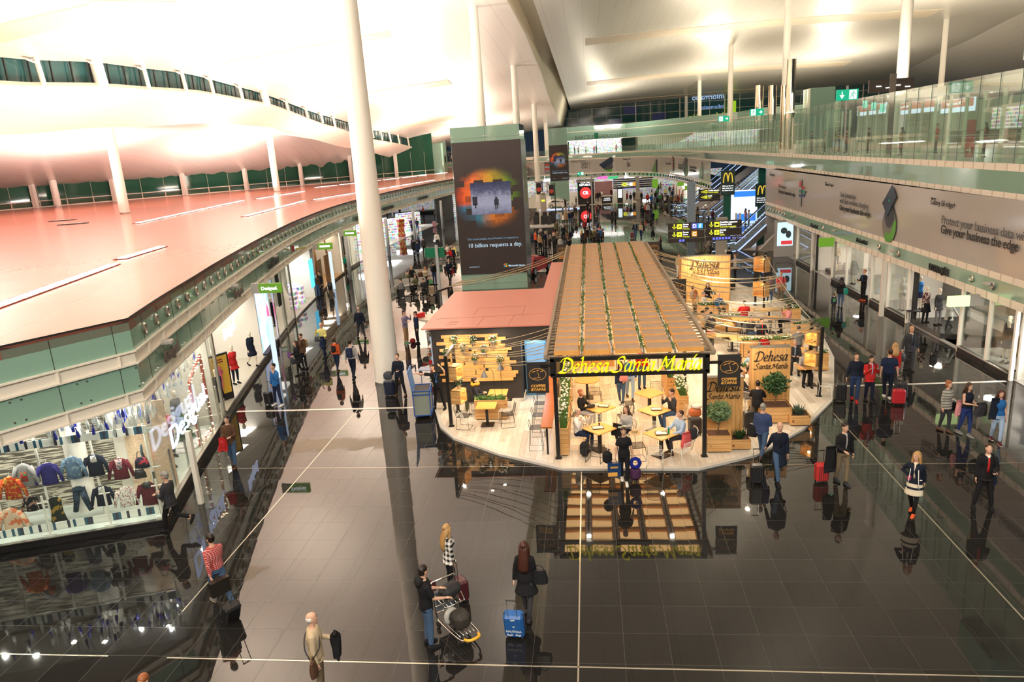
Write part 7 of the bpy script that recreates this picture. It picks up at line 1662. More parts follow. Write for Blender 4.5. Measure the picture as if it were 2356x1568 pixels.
o=planter(K(1652,1035)+Vector((0,.12,0)),.72,.62,.52,'large pine planter with a small light green tree beside the pergola post');tree(o,.5,1.05,.36,520,mat('leaf_light',(.13,.21,.09),rough=.5,var=.5,bump=30))
o=planter(K(1784,968)+Vector((0,.15,0)),.92,.75,.54,'large pine planter with a dense green tree before the second partition');tree(o,.5,1.15,.42,620,m_leafd)
def spiky(o,h0,n=60,r=.18,hh=.35,m=None,fl=0):
 b=MB()
 for _ in range(n):
  a=random.uniform(0,6.28);rr=random.uniform(0,r);p=Vector((math.cos(a)*rr*.5,math.sin(a)*rr*.5,h0));q=p+Vector((math.cos(a)*rr,math.sin(a)*rr,hh*random.uniform(.6,1)));s_=Vector((-math.sin(a),math.cos(a),0))*.018
  b.mat(0).add([p-s_,p+s_,q.lerp(p,.4)+s_,q,q.lerp(p,.4)-s_],[(0,1,2,3,4)])
  if fl and random.random()<fl:b.mat(1).ball(q,.03,6,3)
 b.build('foliage',[m or m_leaf,m_flower],o)
o=planter(K(1702,1030)+Vector((0,.1,0)),.58,.5,.30,'small pine planter with a low green shrub, right of the light green tree');spiky(o,.28,90,.2,.33,m_leafd)
o=planter(K(1838,975)+Vector((0,.1,0)),.62,.55,.32,'small pine planter with a low lavender shrub, right of the dense tree');spiky(o,.3,90,.22,.35,mat('lavender',(.06,.10,.06),rough=.7))
def flowerbox(x,y0,y1,w,h,lab,n=260,axis='y',fl=.35,hh=.5):
 L=y1-y0
 if axis=='y':o=planter((x,(y0+y1)/2,PZ),w,L,h,lab)
 else:o=planter(((y0+y1)/2,x,PZ),L,w,h,lab)
 b=MB()
 for _ in range(n):
  t=random.uniform(-L/2+.05,L/2-.05);s_=random.uniform(-w/2+.04,w/2-.04);p=Vector((s_,t,h)) if axis=='y' else Vector((t,s_,h))
  q=p+Vector((random.uniform(-.14,.14),random.uniform(-.14,.14),hh*random.uniform(.4,1)));e=Vector((.015,.01,0));b.mat(0).add([p-e,p+e,q],[(0,1,2)]);leaves(b,p.lerp(q,.6),.07,2,.09)
  if random.random()<fl:b.mat(1).ball(q,(.035,.035,.025),6,3)
 b.build('foliage',[m_leaf,m_flower],o);return o
flowerbox(-1.02,21.1,27.2,.26,.9,'long narrow pine planter with grasses and white flowers on the left side of the pergola',420,hh=.75)
flowerbox(3.05,24.0,25.4,.3,.85,'pine planter with white flowers inside the right side of the pergola',150);flowerbox(2.85,26.0,28.2,.3,.85,'pine planter with green plants farther inside the right side of the pergola',170,fl=.05)
struct(MB().box2((XL+.1,30.6,PZ),(.9,30.75,1.1)).build('trim_13',m_pine))
# ---- tables and wire chairs
def square_table(p,rz,lab,s=.80,h=.75,top=None,rnd=False,w2=None):
 o=thing('cafe_table',lab,'table',p,rz);w2=w2 or s
 if rnd:MB().cyl((0,0,h-.03),(0,0,h),s/2,n=32).build('table_top',m_top,o)
 else:MB().box((0,0,h-.015),(s,w2,.035),bev=.008).build('table_top',top or m_top,o)
 MB().box((0,0,h/2),(.09,.09,h-.04)).build('pedestal',m_iron,o);MB().box((0,0,.012),(.46,.46,.024),bev=.006).build('base_plate',m_iron,o);return o
def wire_chair(m,name='wire_chair'):
 o=thing(name,'x x x x','chair');r=.007;st=MB();se=MB();bk=MB()
 for s in(-1,1):
  st.tube([(s*.22,-.21,.45),(s*.24,-.24,.01),(s*.24,.24,.01),(s*.22,.20,.45)],r*1.2,6)
 st.tube([(-.24,-.24,.01),(.24,-.24,.01)],r,6);st.build('sled_leg',m,o,smooth='all')
 for i in range(13):x=-.21+i*.035;se.tube([(x,-.22,.45),(x,-.05,.432),(x,.20,.44)],r*.7,4)
 se.tube([(-.22,-.22,.45),(.22,-.22,.45),(.22,.20,.45),(-.22,.20,.45)],r*1.2,5,closed=True);se.build('wire_seat',m,o,smooth='all')
 for i in range(9):z=.50+i*.036;bk.tube([(-.20,.21+i*.009,z),(0,.245+i*.009,z),(.20,.21+i*.009,z)],r*.7,4)
 bk.tube([(-.21,.20,.45),(-.21,.30,.80),(0,.33,.81),(.21,.30,.80),(.21,.20,.45)],r*1.2,5);bk.build('wire_back',m,o,smooth='all');return o
m_wc=mat('wire_white',(.74,.72,.64),rough=.4);m_bc=mat('wire_black',(.02,.02,.02),rough=.4)
WC,BC=None,None
def chair(p,deg,white,lab):
 global WC,BC
 if white:
  if WC is None:WC=wire_chair(m_wc);o=WC
  else:o=dup(WC,p)
 else:
  if BC is None:BC=wire_chair(m_bc);o=BC
  else:o=dup(BC,p)
 o.location=p;o.rotation_euler=(0,0,math.radians(deg));tag(o,lab,'chair','white wire chairs' if white else 'black wire chairs');return o
def P3(x,y):return Vector((x,y,PZ))
T1,T2,T3,T4,T5,T6=gz(1521,996,.83),gz(1379,984,.83),gz(1379,936,.83),gz(1505,942,.83),gz(1494,903,.83),gz(1350,872,.83)
for T_ in(T1,T2,T3,T4,T5,T6):T_.z=PZ
square_table(T1,R_:=math.radians(42),'square oak table at the front right of the pergola with a tray');square_table(T2,R_,'square oak table at the front left of the pergola beside the backpack');square_table(T3,R_,'square oak table where the curly haired woman sits');square_table(T4,R_,'square oak table before the man in the grey sweater');square_table(T5,R_,'empty square oak table farther back in the pergola');square_table(T6,0,'round oak table at the back of the pergola',rnd=True,s=1.0)
for T_,dx,dy,dg,wh,lab in((T1,-.75,-.2,100,0,'black wire chair left of the front right table'),(T1,-.25,-.75,170,1,'white wire chair with its back to the hall at the front right table'),(T1,.55,-.62,-140,1,'white wire chair holding the red jacket'),(T1,.80,.22,-80,1,'white wire chair of the man in the light blue shirt'),(T2,-.78,.15,80,1,'white wire chair of the man in the white shirt'),(T2,-.15,-.8,160,0,'black wire chair before the front left table'),(T2,.55,-.55,-130,1,'white wire chair at the right corner of the front left table'),(T2,.85,.35,-70,0,'black wire chair of the seated brunette woman'),(T2,-.1,.8,10,1,'white wire chair between the two left tables'),(T3,-.75,.1,80,0,'black wire chair of the curly haired woman'),(T3,.85,-.1,-80,0,'black wire chair right of the curly haired woman table'),(T4,-.75,.25,70,1,'white wire chair left of the grey sweater man table'),(T4,.82,.1,-80,1,'white wire chair of the man in the grey sweater'),(T4,-.2,-.85,170,1,'pale wire chair before the table with the blue folder'),(T5,-.8,-.2,90,0,'black wire chair left of the empty square table'),(T5,.3,.8,-10,0,'black wire chair behind the empty square table'),(T6,-.75,0,80,1,'white wire chair left of the round table'),(T6,.75,0,-80,1,'white wire chair right of the round table'),(T6,.3,-.8,175,0,'black wire chair in front of the round table')):
 chair(P3(T_.x+dx,T_.y+dy),dg,wh,lab)
bc=thing('bar_counter','long narrow cherry wood bar counter along the left outside of the pergola','counter',(-1.55,20.95,PZ));a1,a2=gz(1262,891,1.1),gz(1250,994,1.1)
MB().box2((-.17,0,1.0),(.2,5.2,1.06),.01).build('counter_top',m_bar,bc)
for y in(.3,2.6,5.0):MB().box2((-.03,y,0),(.03,y+.06,1.0)).build('leg',m_iron,bc)
def stool():
 o=thing('bar_stool','x x x x','stool');r=.008;b=MB();
 for s in(-1,1):b.tube([(s*.17,-.17,.72),(s*.22,-.22,.01),(s*.22,.22,.01),(s*.17,.17,.72)],r,6)
 b.tube([(-.22,-.22,.01),(.22,-.22,.01)],r,6);b.tube([(-.2,-.2,.26),(.2,-.2,.26)],r,6);b.build('frame',m_bc,o,smooth='all');b=MB()
 for i in range(10):x=-.16+i*.036;b.tube([(x,-.17,.73),(x,.17,.73)],.005,4)
 b.tube([(-.17,-.17,.73),(.17,-.17,.73),(.17,.17,.73),(-.17,.17,.73)],r,5,closed=True);b.build('wire_seat',m_bc,o);b=MB().tube([(-.17,.17,.73),(-.17,.22,.95),(.17,.22,.95),(.17,.17,.73)],r,5)
 b.build('low_back',m_bc,o);return o
so=stool()
for i in range(4):
 o=so if i==0 else dup(so,(0,0,0));o.location=(-1.95,21.75+i*1.15,PZ);o.rotation_euler=(0,0,PI/2);tag(o,'black wire bar stool at the cherry bar counter, %s from the front'%('first','second','third','fourth')[i],'stool','bar stools at the long counter')
 # ---- left terrace
fbl=flowerbox(24.55,-4.35,-3.2,.3,.72,'pine planter with clipped green hedge between the two left terrace tables',160,axis='x',fl=0.,hh=.16)
square_table(P3(-3.85,23.9),0,'oak table in front of the hedge planter on the left terrace',.72,w2=.72);square_table(P3(-3.6,25.3),0,'oak table behind the hedge planter on the left terrace',.72,w2=.72)
for p,dg,wh,lab in(((-4.65,23.7),80,0,'black wire chair left of the front terrace table'),((-4.4,23.25),120,1,'white wire chair at the front left of the terrace table'),((-3.1,23.8),-80,0,'black wire chair right of the front terrace table'),((-3.2,24.2),-100,1,'white wire chair behind the right black chair on the terrace'),((-2.85,25.2),-90,1,'white wire chair right of the rear terrace table'),((-4.45,25.2),90,0,'black wire chair of the woman with the mustard scarf')):chair(P3(*p),dg,wh,lab)
def desk_lamp(p,lab,h=1.2,arc=False):
 o=thing('table_lamp',lab,'lamp',p);gz_=PZ-p[2];pts=[(0,0,gz_),(0,0,h)] if not arc else catmull([(.35,0,gz_),(.35,0,0),(.33,0,h*.8),(.2,0,h),(.05,0,h*.95),(0,0,h*.8)],5)
 MB().tube(pts,.008,6).build('stem',m_iron,o);z=h*.72 if arc else h*.72;MB().lathe((0,0,z),[(.13,0),(.03,.22),(.02,.24)],16).build('shade',mat('shade_grey',(.06,.06,.06),rough=.4),o,smooth=True);MB().ball((0,0,z+.02),.04).build('bulb',emi('bulb_warm',(1,.8,.5),4),o);return o
desk_lamp((-3.95,24.55,.85),'grey cone lamp on an arched stem above the left terrace hedge',1.15,True);desk_lamp((-3.35,24.6,.85),'taller grey cone lamp on a straight stem above the left terrace hedge',1.5)
area('terrace_lamp',(-3.9,24.3,2.7),50,.1,.1,col=(1,.8,.55));area('terrace_lamp',(-3.6,25.5,3.05),35,.1,.1,col=(1,.8,.55));area('terrace_lamp',(-5.2,25.5,3.05),35,.1,.1,col=(1,.8,.55))
# ---- outer posts with shelf boxes and rope canopies
def postframe(pts,ztop,lab):
 o=thing('canopy_post',lab,'post',(*pts[0],PZ));q=Vector((*pts[0],0));b=[]
 for p in pts:MB().box2((p[0]-q.x-.055,p[1]-q.y-.055,0),(p[0]-q.x+.055,p[1]-q.y+.055,ztop-PZ)).box2((p[0]-q.x-.1,p[1]-q.y-.1,0),(p[0]-q.x+.1,p[1]-q.y+.1,.015)).build('upright',m_iron,o)
 MB().bar((0,0,ztop-PZ-.05),(pts[1][0]-q.x,pts[1][1]-q.y,ztop-PZ-.05),.1,.1).build('crossbar',m_iron,o);return o
l1,l2=K(1039,980),K(1052,952);zp=2.72
postframe([(l1.x,l1.y),(l2.x,l2.y+.25)],zp,'black double post with pine boxes at the left corner of the cafe terrace')
r1,r2=K(1884,911),K(1865,893);postframe([(r1.x,r1.y),(r2.x+.05,r2.y+.4)],zp,'black double post with pine boxes at the right corner of the cafe terrace')
f1=K(1757,712);postframe([(f1.x,f1.y),(f1.x-.2,f1.y+1.2)],3.3,'black post with pine boxes at the far right of the rope canopy')
pB_=K(1051,663);postframe([(-8.0,36.5),(-7.6,37.4)],2.7,'black post with a pine box left of the advertising tower base')
def shelf_box(p,rz,lab,w=.5,h=.5,d=.42):
 o=thing('shelf_box',lab,'shelf',p,rz);t=.03;b=MB().box2((-w/2,-d/2,-h/2),(w/2,d/2,-h/2+t)).box2((-w/2,-d/2,h/2-t),(w/2,d/2,h/2)).box2((-w/2,-d/2,-h/2),(-w/2+t,d/2,h/2)).box2((w/2-t,-d/2,-h/2),(w/2,d/2,h/2)).box2((-w/2,d/2-t,-h/2),(w/2,d/2,h/2));b.build('box',m_pineh,o)
 MB().box2((-w/2+.05,d/2-.06,h/2-.05),(w/2-.05,d/2-.04,h/2-.035)).build('led_strip',emi('led_warm',(1,.75,.35),5),o)
 l=bpy.data.lights.new('box_lamp','POINT');l.energy=5;l.color=(1,.75,.4);l.shadow_soft_size=.05;q=bpy.data.objects.new('box_lamp',l);C.objects.link(q);q.location=Vector(p)+Vector((0,0,h/2-.12));return o
shelf_box((l1.x+.2,l1.y+.35,2.02),1.25,'upper open pine box on the left canopy post');shelf_box((l1.x+.25,l1.y+.45,1.08),1.25,'lower open pine box on the left canopy post')
shelf_box((r1.x-.12,r1.y+.45,2.2),-.9,'upper open pine box on the right canopy post');shelf_box((r1.x-.12,r1.y+.45,1.4),-.9,'lower open pine box on the right canopy post')
shelf_box((f1.x-.1,f1.y+.3,2.6),-.9,'upper open pine box on the far canopy post',.8,.8);shelf_box((f1.x-.1,f1.y+.3,1.2),-.9,'lower open pine box on the far canopy post',.8,.8);shelf_box((-7.75,36.7,1.3),1.2,'open pine box on the post left of the advertising tower',.55,.7)
pot((r1.x-.05,r1.y+.5,1.66),'flower pot standing on the lower pine box of the right post');pot((r1.x-.05,r1.y+.5,2.46),'leafy pot standing on the upper pine box of the right post',False);pot((l1.x+.3,l1.y+.45,1.34),'white flower pot standing on the lower pine box of the left post')
m_rope=mat('rope_hemp',(.42,.34,.22),rough=.9)
def ropes(A,B_,n,sag,lab,r=.013):
 "A: segment of start points, B_: segment of end points"
 o=thing('rope_canopy',lab,'rope canopy',Vector(A[0]));q=Vector(A[0])
 for i in range(n):
  t=i/max(1,n-1);a=Vector(A[0]).lerp(Vector(A[1]),t);c=Vector(B_[0]).lerp(Vector(B_[1]),t);sg_=sag*(1+.25*math.sin(i*2.1));pts=[a.lerp(c,k/12)-Vector((0,0,4*sg_*(k/12)*(1-k/12)))-q for k in range(13)];MB().tube(pts,r,5).build('rope',m_rope,o,smooth='all')
 return o
ropes(((l1.x,l1.y,zp),(l2.x,l2.y+.2,zp)),((XL-.1,21.3,3.15),(XL-.1,25.8,3.2)),9,.22,'sagging hemp ropes between the left post and the pergola')
XRo=XR+.3
ropes(((r1.x,r1.y,zp),(r2.x,r2.y+.4,zp)),((XRo,23.2,3.3),(XRo,27.3,3.35)),10,.40,'sagging hemp ropes between the right post and the pergola')
e1,e2=Vector((r2.x,r2.y+.4,zp)),Vector((f1.x,f1.y,3.2));lerp=e1.lerp(e2,.32)
tag(MB().tube([e1+(e2-e1)*k/10-Vector((0,0,.5*4*(k/10)*(1-k/10)*.5)) for k in range(11)],.012,5).build('edge_rope',mat('rope_pale',(.62,.58,.48),rough=.8),smooth='all'),'long pale edge rope between the right post and the far post','rope')
def er(t):return e1+(e2-e1)*t-Vector((0,0,t*(1-t)))
for(t0,t1,y0,y1,n,n_) in((.22,.32,28,31.3,4,'second group from the front'),(.50,.54,33,34.5,4,'third group from the front'),(.62,.66,36,37.5,4,'fourth group from the front'),(.84,.98,40,43.5,5,'farthest group')):
 ropes((er(t0),er(t1)),((XRo,y0,3.35),(XRo,y1,3.35)),n,.42,'sagging hemp ropes beside the pergola, '+n_,.018)
ropes(((-7.6,37.4,2.7),(-7.2,39,2.7)),((XL-.3,44,3.2),(XL-.3,46,3.2)),6,.3,'sagging hemp ropes at the rear left of the pergola',.02)
tag(MB().bar(Vector((r2.x-.3,r2.y+.6,2.62)),Vector((XRo,28.3,2.9)),.06,.06).build('canopy_beam',m_capg),'thin grey beam crossing the right terrace below the ropes','beam')
# ---- right terrace furniture
rt_=[((1700,828),(.7,.7),'small oak table behind the second partition'),((1650,745),(1.5,.75),'oak table with tray left on the right terrace'),((1738,712),(2.3,.75),'long oak table at the upper right of the terrace'),((1740,732),(2.3,.75),'long oak table below the upper right table'),((1760,776),(3.0,.7),'long oak table in the middle of the right terrace'),((1832,805),(1.3,.8),'oak table of the man in the dark suit'),((1866,842),(1.1,.7),'oak table behind the right pine boxes'),((1660,770),(1.6,.7),'oak table near the pergola side on the right terrace'),((1718,868),(.9,.8),'oak table between the two pine partitions'),((1620,690),(1.8,.7),'dark oak table before the far curved partition')]
for(u,v),(w_,d_),lab in rt_:
 q=gz(u,v,.83);o=thing('cafe_table',lab,'table',(q.x,q.y,PZ));MB().box((0,0,.735),(w_,d_,.035),bev=.008).build('table_top',m_top,o)
 for sx_ in((-.3,.3) if w_>1.2 else(0,)):MB().box((sx_*w_,0,.36),(.08,.08,.72)).box((sx_*w_,0,.012),(.42,.42,.02)).build('pedestal',m_iron,o)
rc=[((1755,838),170,1,'left of the long middle table'),((1816,836),180,1,'below the dark suit table'),((1902,900),60,1,'at the platform edge right of the posts'),((1722,932),150,1,'behind the two men between the partitions'),((1678,742),-90,1,'right of the tray table'),((1720,765),180,1,'under the rope canopy, left'),((1760,760),180,1,'under the rope canopy, right'),((1690,790),180,0,'near the striped skirt woman'),((1790,745),10,0,'by the upper long table'),((1600,705),90,1,'beside the far table'),((1700,705),180,1,'behind the red shirt man'),((1742,795),0,0,'behind the lamp row')]
for(u,v),dg,wh,n_ in rc:chair(gz(u,v,PZ+.2)*1-Vector((0,0,.2)),dg,wh,('white' if wh else 'black')+' wire chair on the right terrace '+n_)
for x0_,(u,v),w_,n_ in((0,(1667,730),1.6,'before the tray table'),(0,(1640,702),1.6,'before the far table'),(0,(1822,710),.8,'at the upper right corner'),(0,(1775,782),2.6,'with low hedge in the middle'),(0,(1713,843),.9,'between the two partitions'),(0,(1889,812),.5,'with white flowers at the right edge'),(0,(1848,745),1.0,'with dark shrub at the right edge')):
 q=gz(u,v,.8);flowerbox(q.y,q.x-w_/2,q.x+w_/2,.3,.72,'pine flower box on the right terrace '+n_,int(90*w_),axis='x',fl=.3,hh=.22)
for(u,v),h_,n_ in(((1698,745),1.1,'left of three under the ropes'),((1712,748),1.1,'middle of three under the ropes'),((1745,745),1.1,'right of three under the ropes'),((1748,802),1.3,'nearest, over the hedge'),((1642,672),1.1,'before the far partition')):
 q=gz(u,v,1.75);desk_lamp((q.x,q.y,.85),'grey cone lamp on the right terrace, '+n_,h_)
q=gz(1812,700,PZ);o=thing('arc_lamp','tall arched floor lamp with cone shade at the right terrace edge','lamp',q);MB().tube(catmull([(.35,0,0),(.35,0,1.9),(.1,0,2.35),(-.5,0,2.4),(-.75,0,2.35)],6),.015,6).build('stem',m_iron,o);MB().lathe((-.75,0,1.9),[(.18,0),(.04,.34),(.03,.4)],16).build('shade',MATS['shade_grey'],o,smooth=True)
for(x,y,p) in((5.2,26.5,90),(6.8,31,110),(6,36,130),(6.5,42,130),(5.2,23.6,40)):area('terrace_lamp',(x,y,3.15),p,.12,.12,col=(1,.82,.58))
def tray(p,rz,lab,items=()):
 o=thing('tray',lab,'tray',p,rz);b=MB().box((0,0,.008),(.36,.27,.012));
 for a,c,w_,d_ in((0,.13,.36,.012),(0,-.13,.36,.012),(.174,0,.012,.27),(-.174,0,.012,.27)):b.box((a,c,.015),(w_,d_,.022))
 b.build('rim',m_black,o);MB().box((0,0,.016),(.33,.24,.004)).build('paper_liner',mat('paper_liner',(.72,.6,.5),rough=.7),o);return o
def cup(p,lab,h=.11,r=.032,m=None):return tag(MB().lathe((0,0,0),[(r*.7,0),(r,h),(r*.9,h),(r*.6,.01)],10).build('cup',m or mat('cup_white',(.8,.8,.78),rough=.3),loc=p,smooth=True),lab,'cup')
def onT(T_,dx,dy):return Vector((T_.x+dx,T_.y+dy,PZ+.757))
tray(onT(T1,0,-.05),.1,'tray with plate on the front right table');tray(onT(T2,-.05,0),.2,'tray on the front left table');tray(onT(T3,.15,.08),-.2,'tray on the curly haired woman table');tray(onT(T4,.08,.03),0,'tray with food on the grey sweater man table')
cup(onT(T1,.15,.12),'clear cup beside the tray on the front right table');tag(MB().lathe((0,0,0),[(.03,0),(.032,.13),(.012,.18),(.012,.22)],10).build('bottle',mat('bottle_green',(.01,.2,.08),rough=.15),smooth=True,loc=onT(T1,.22,-.08)),'green bottle on the front right table','bottle');tag(MB().lathe((0,0,0),[(.07,0),(.11,.015),(.1,.018)],16).build('plate',MATS['cup_white'],loc=onT(T1,-.06,-.04)+Vector((0,0,.02))),'white round plate on the front right tray','plate')
cup(onT(T2,0,.14),'dark drink cup on the front left tray',m=mat('cola',(.08,.01,.01),rough=.2));cup(onT(T3,-.12,-.05),'clear cup beside the black purse');tag(MB().box((0,0,.07),(.3,.13,.14),.4,bev=.04).build('purse',m_black,loc=onT(T3,-.28,-.08)),'black purse lying on the curly haired woman table','handbag');tag(MB().lathe((0,0,0),[(.05,0),(.09,.02)],12).build('plate',MATS['cup_white'],loc=onT(T3,-.05,.2)),'white plate beside the drink at the rear left table','plate')
for(u,v),n_ in(((1655,742),'tray table'),((1743,713),'upper long table'),((1830,806),'dark suit table'),((1716,866),'table between the partitions')):q=gz(u,v,PZ+.757);tray(q,0,'tray on the right terrace '+n_)
ct=thing('service_cart','blue framed grey service cart with raised lid at the left platform corner','cart',gz(975,962),.12);m_bf=mat('cart_blue',(.015,.07,.30),rough=.4);m_gp=mat('cart_grey',(.20,.23,.20),rough=.6)
b=MB();w_,d_,z0,z1_=.62,.85,.16,1.12
for sx_ in(-1,1):
 for sy in(-1,1):b.box((sx_*w_/2,sy*d_/2+.3,(z0+z1_)/2),(.035,.035,z1_-z0))
for z in(z0,z1_-.14,z1_):
 for sy in(-1,1):b.box((0,sy*d_/2+.3,z),(w_,.035,.035))
 for sx_ in(-1,1):b.box((sx_*w_/2,.3,z),(.035,d_,.035))
b.build('frame',m_bf,ct);MB().box((0,.3,.62),(w_-.04,d_-.04,.9)).build('grey_panel',m_gp,ct);MB().box((0,.3,1.10),(w_-.1,d_-.1,.02)).build('dark_inside',m_black,ct)
MB().box((-w_/2-.06,.3,1.5),(.04,d_,.8),rot=Matrix.Rotation(-.12,3,'Y')).build('raised_lid',mat('cart_lid_blue',(.10,.20,.42),rough=.5),ct)
for sx_ in(-1,1):
 for sy in(-1,1):MB().cyl((sx_*.27-.02,sy*.36+.3,.08),(sx_*.27+.02,sy*.36+.3,.08),.075,n=12).build('wheel',m_black,ct)
cr_=thing('red_counter','red promotional counter beside the left side of the kitchen','counter',(-7.15,31.2,0));MB().box2((-.3,-.35,0),(.35,.4,1.1)).build('counter_body',mat('promo_red',(.62,.01,.02),rough=.35),cr_);MB().box2((-.33,-.38,1.1),(.38,.43,1.13)).build('counter_top',mat('promo_white',(.7,.7,.7)),cr_)
tag(MB().box2((-.9,-.25,.0),(.0,.25,.03)).bar((-.85,0,0),(-.85,0,-.9),.03).build('side_table',mat('table_pale_blue',(.20,.26,.42),rough=.3),loc=(-6.35,28.2,.93)),'pale blue folding table top left of the kitchen wall','table')
pc_=gz(985,672);vis=thing('round_cap_table','round white booth with red panel behind the pink kitchen roof','table',(-8.4,36.9,0));MB().cyl((0,0,1.1),(0,0,1.2),.85,n=32).cyl((0,0,0),(0,0,1.1),.5,n=16).build('canopy_disc',mat('disc_cream',(.66,.58,.48),rough=.4),vis);MB().box((-.75,-.2,1.35),(.6,.2,.25),.9).build('red_panel',mat('promo_red',(.62,.01,.02)),vis)
# ==== PEOPLE
random.seed(11)
def PG(u,v,z=0.):return gz(u,v,z)
def hold(info,s):return info['hand'][s]
def off(info,f=0.,r=0.):q=info['root'].location+info['fwd']*f+info['right']*r;return Vector((q.x,q.y,info['root'].location.z))
P=person
# --- foreground left
a=P('man in a red checked shirt and blue jeans walking with a black suitcase',PG(512,1388),-125,1.78,'m','walk',('swf','swb'),top='red_plaid',hem=.08,low='denim',hair='dark',shoe='grey',sole='beige')
sc_=suitcase('small black wheeled suitcase pulled by the man in the red checked shirt',off(a,-.72,.2),-125,'black',(.36,.25,.46),handle=.95,tiltx=-24)
shopper('glossy black shopping bag with gold crest resting on the black suitcase',off(a,-.5,.2)+Vector((0,0,.98)),-125,mat('bag_gloss_black',(.02,.018,.014),rough=.25),(.42,.14,.34),.06,'Massimo Dutti',m_gold)
phone('dark phone in the left hand of the man in the red checked shirt',hold(a,-1)+Vector((0,0,-.02)),0,False)
a=P('white-haired old man in a cream jacket with a brown shoulder bag',PG(742,1600),105,1.74,'m','stand',('down','carry'),top='beige',hem=.12,low='khaki',hair='white',hstyle='thin',build=1.12,nod=0,turn=15,shoe='brown',sk='fair')
o=bag('dark brown shoulder bag hanging at the hip of the white-haired man',off(a,-.02,-.30)+Vector((0,0,1.08)),105,'brown',(.36,.14,.28),.06);MB().tube(catmull([(0,0,-.05),(.08,-.13,.10),(.22,-.12,.30),(.32,.0,.39),(.22,.11,.30),(.08,.12,.1),(0,.04,-.05)],3),.012,6).build('shoulder_strap',m_black,o,smooth='all')
draped('black coat held in front by the white-haired man',hold(a,1)+Vector((0,0,.06)),105,'black',.26,.5,d=.2)
a=P('young man in a black hooded vest and jeans behind the luggage trolley',PG(990,1485),120,1.80,'m','stand',('push','push'),top='black',hem=.10,low='denim',hair='dark',sleeve=.42,shoe='black',nod=0,turn=25)
o=MB().rings([((0,.07,1.52),(.12,0,0),(0,.07,.02)),((0,.12,1.42),(.14,0,0),(0,.06,0)),((0,.12,1.34),(.06,0,0),(0,.04,0))],14).build('hood',cm('black'),a['root'],smooth='all')
tcart=thing('luggage_trolley','steel airport luggage trolley loaded with bags beside the young man','trolley',PG(1052,1452),math.radians(40));ms=MATS['steel'];mst=mat('chrome_tube',(.72,.70,.66),rough=.15,metal=1)
b=MB()
for s in(-1,1):
 b.tube(catmull([(s*.27,.45,1.02),(s*.27,.42,.8),(s*.26,.35,.3),(s*.25,.2,.2),(s*.22,-.45,.2),(s*.16,-.62,.22)],4),.018,7)
 b.tube(catmull([(s*.27,.42,.78),(s*.26,.2,.74),(s*.22,-.02,.66)],4),.014,6)
b.tube([(-.27,.45,1.02),(.27,.45,1.02)],.02,7);b.tube([(-.22,-.02,.66),(.22,-.02,.66)],.014,6)
for i in range(5):b.tube([(-.18+i*.09,.2,.2),(-.16+i*.08,-.45,.2)],.009,5)
for i in range(4):b.tube([(-.16+i*.11,.42,.74),(-.16+i*.1,-.02,.66)],.008,5)
for z in(.35,.5):b.tube([(-.26,.36,z),(.26,.36,z)],.01,5)
b.build('tube_frame',mst,tcart,smooth='all');MB().tube(catmull([(-.16,-.6,.24),(-.1,-.72,.26),(.1,-.72,.26),(.16,-.6,.24)],4),.03,8).build('yellow_bumper',mat('bumper_yellow',(.75,.40,.03),rough=.4),tcart,smooth='all')
MB().box((0,.44,.55),(.4,.02,.42)).build('rear_plate',mat('plate_blue_grey',(.12,.14,.17),rough=.4),tcart)
for x,y in((-.24,.35),(.24,.35),(0,-.5)):MB().cyl((x-.02,y,.075),(x+.02,y,.075),.07,n=14).build('wheel',m_black,tcart)
Mt=Matrix.Translation(tcart.location)@Matrix.Rotation(math.radians(40),4,'Z')
def onc(x,y,z):return Mt@Vector((x,y,z))
tag(MB().box((0,0,.16),(.5,.34,.3),.2,bev=.1).build('duffel_bag',mat('duffel_black',(.015,.015,.016),rough=.7),loc=onc(0,.16,.74),rz=.7),'black duffel bag on the upper rack of the luggage trolley','bag')
tag(MB().box((0,0,.2),(.38,.4,.38),bev=.1).build('travel_bag',mat('duffel_dark',(.03,.025,.02),rough=.7),loc=onc(0,-.2,.22),rz=.7),'dark travel bag on the lower deck of the luggage trolley','bag')
tag(MB().tube([(math.cos(t)*.12,0,math.sin(t)*.14) for t in[(-.9+i*.35)*1.0 for i in range(15)]],.055,10).build('neck_pillow',mat('pillow_grey',(.42,.41,.37),rough=.9),smooth='all',loc=onc(-.12,-.02,.44),rz=.9),'grey neck pillow hanging on the luggage trolley','pillow')
tag(MB().box((0,0,0),(.2,.12,.26),bev=.05).build('small_pouch',cloth('wine',CL['maroon']),loc=onc(-.22,.52,.9)),'small wine red bag at the trolley handle','bag')
a=P('blond woman in a black and white checked shirt and black trousers',PG(1040,1360),125,1.66,'f','stand',('down','down'),top='bw_check',hem=.14,low='black',hair='blond',hstyle='vlong',turn=20,shoe='black')
suitcase('dark maroon suitcase held by the blond woman behind the trolley',off(a,.05,-.42),125,'maroon',(.36,.24,.5),handle=.95)
a=P('woman in a long black coat with long auburn hair seen from behind',PG(1215,1418),176,1.76,'f','walk',('carry','side'),top='black',hem=.34,low='charcoal',hair='auburn',hstyle='vlong',amp=.55,shoe='charcoal')
bag('black quilted shoulder bag of the woman with auburn hair',off(a,-.05,-.30)+Vector((0,0,1.28)),176,'black',(.34,.14,.3),.12)
c_=suitcase('blue hard shell suitcase with pale printed stamps and lettering',off(a,-.62,.16),176,'blue',(.40,.25,.56),handle=1.02,tiltx=-10)
for ch in c_.children:
 if ch.name.startswith('shell'):ch.data.materials[0]=mat('case_bright_blue',(.02,.11,.36),rough=.25)
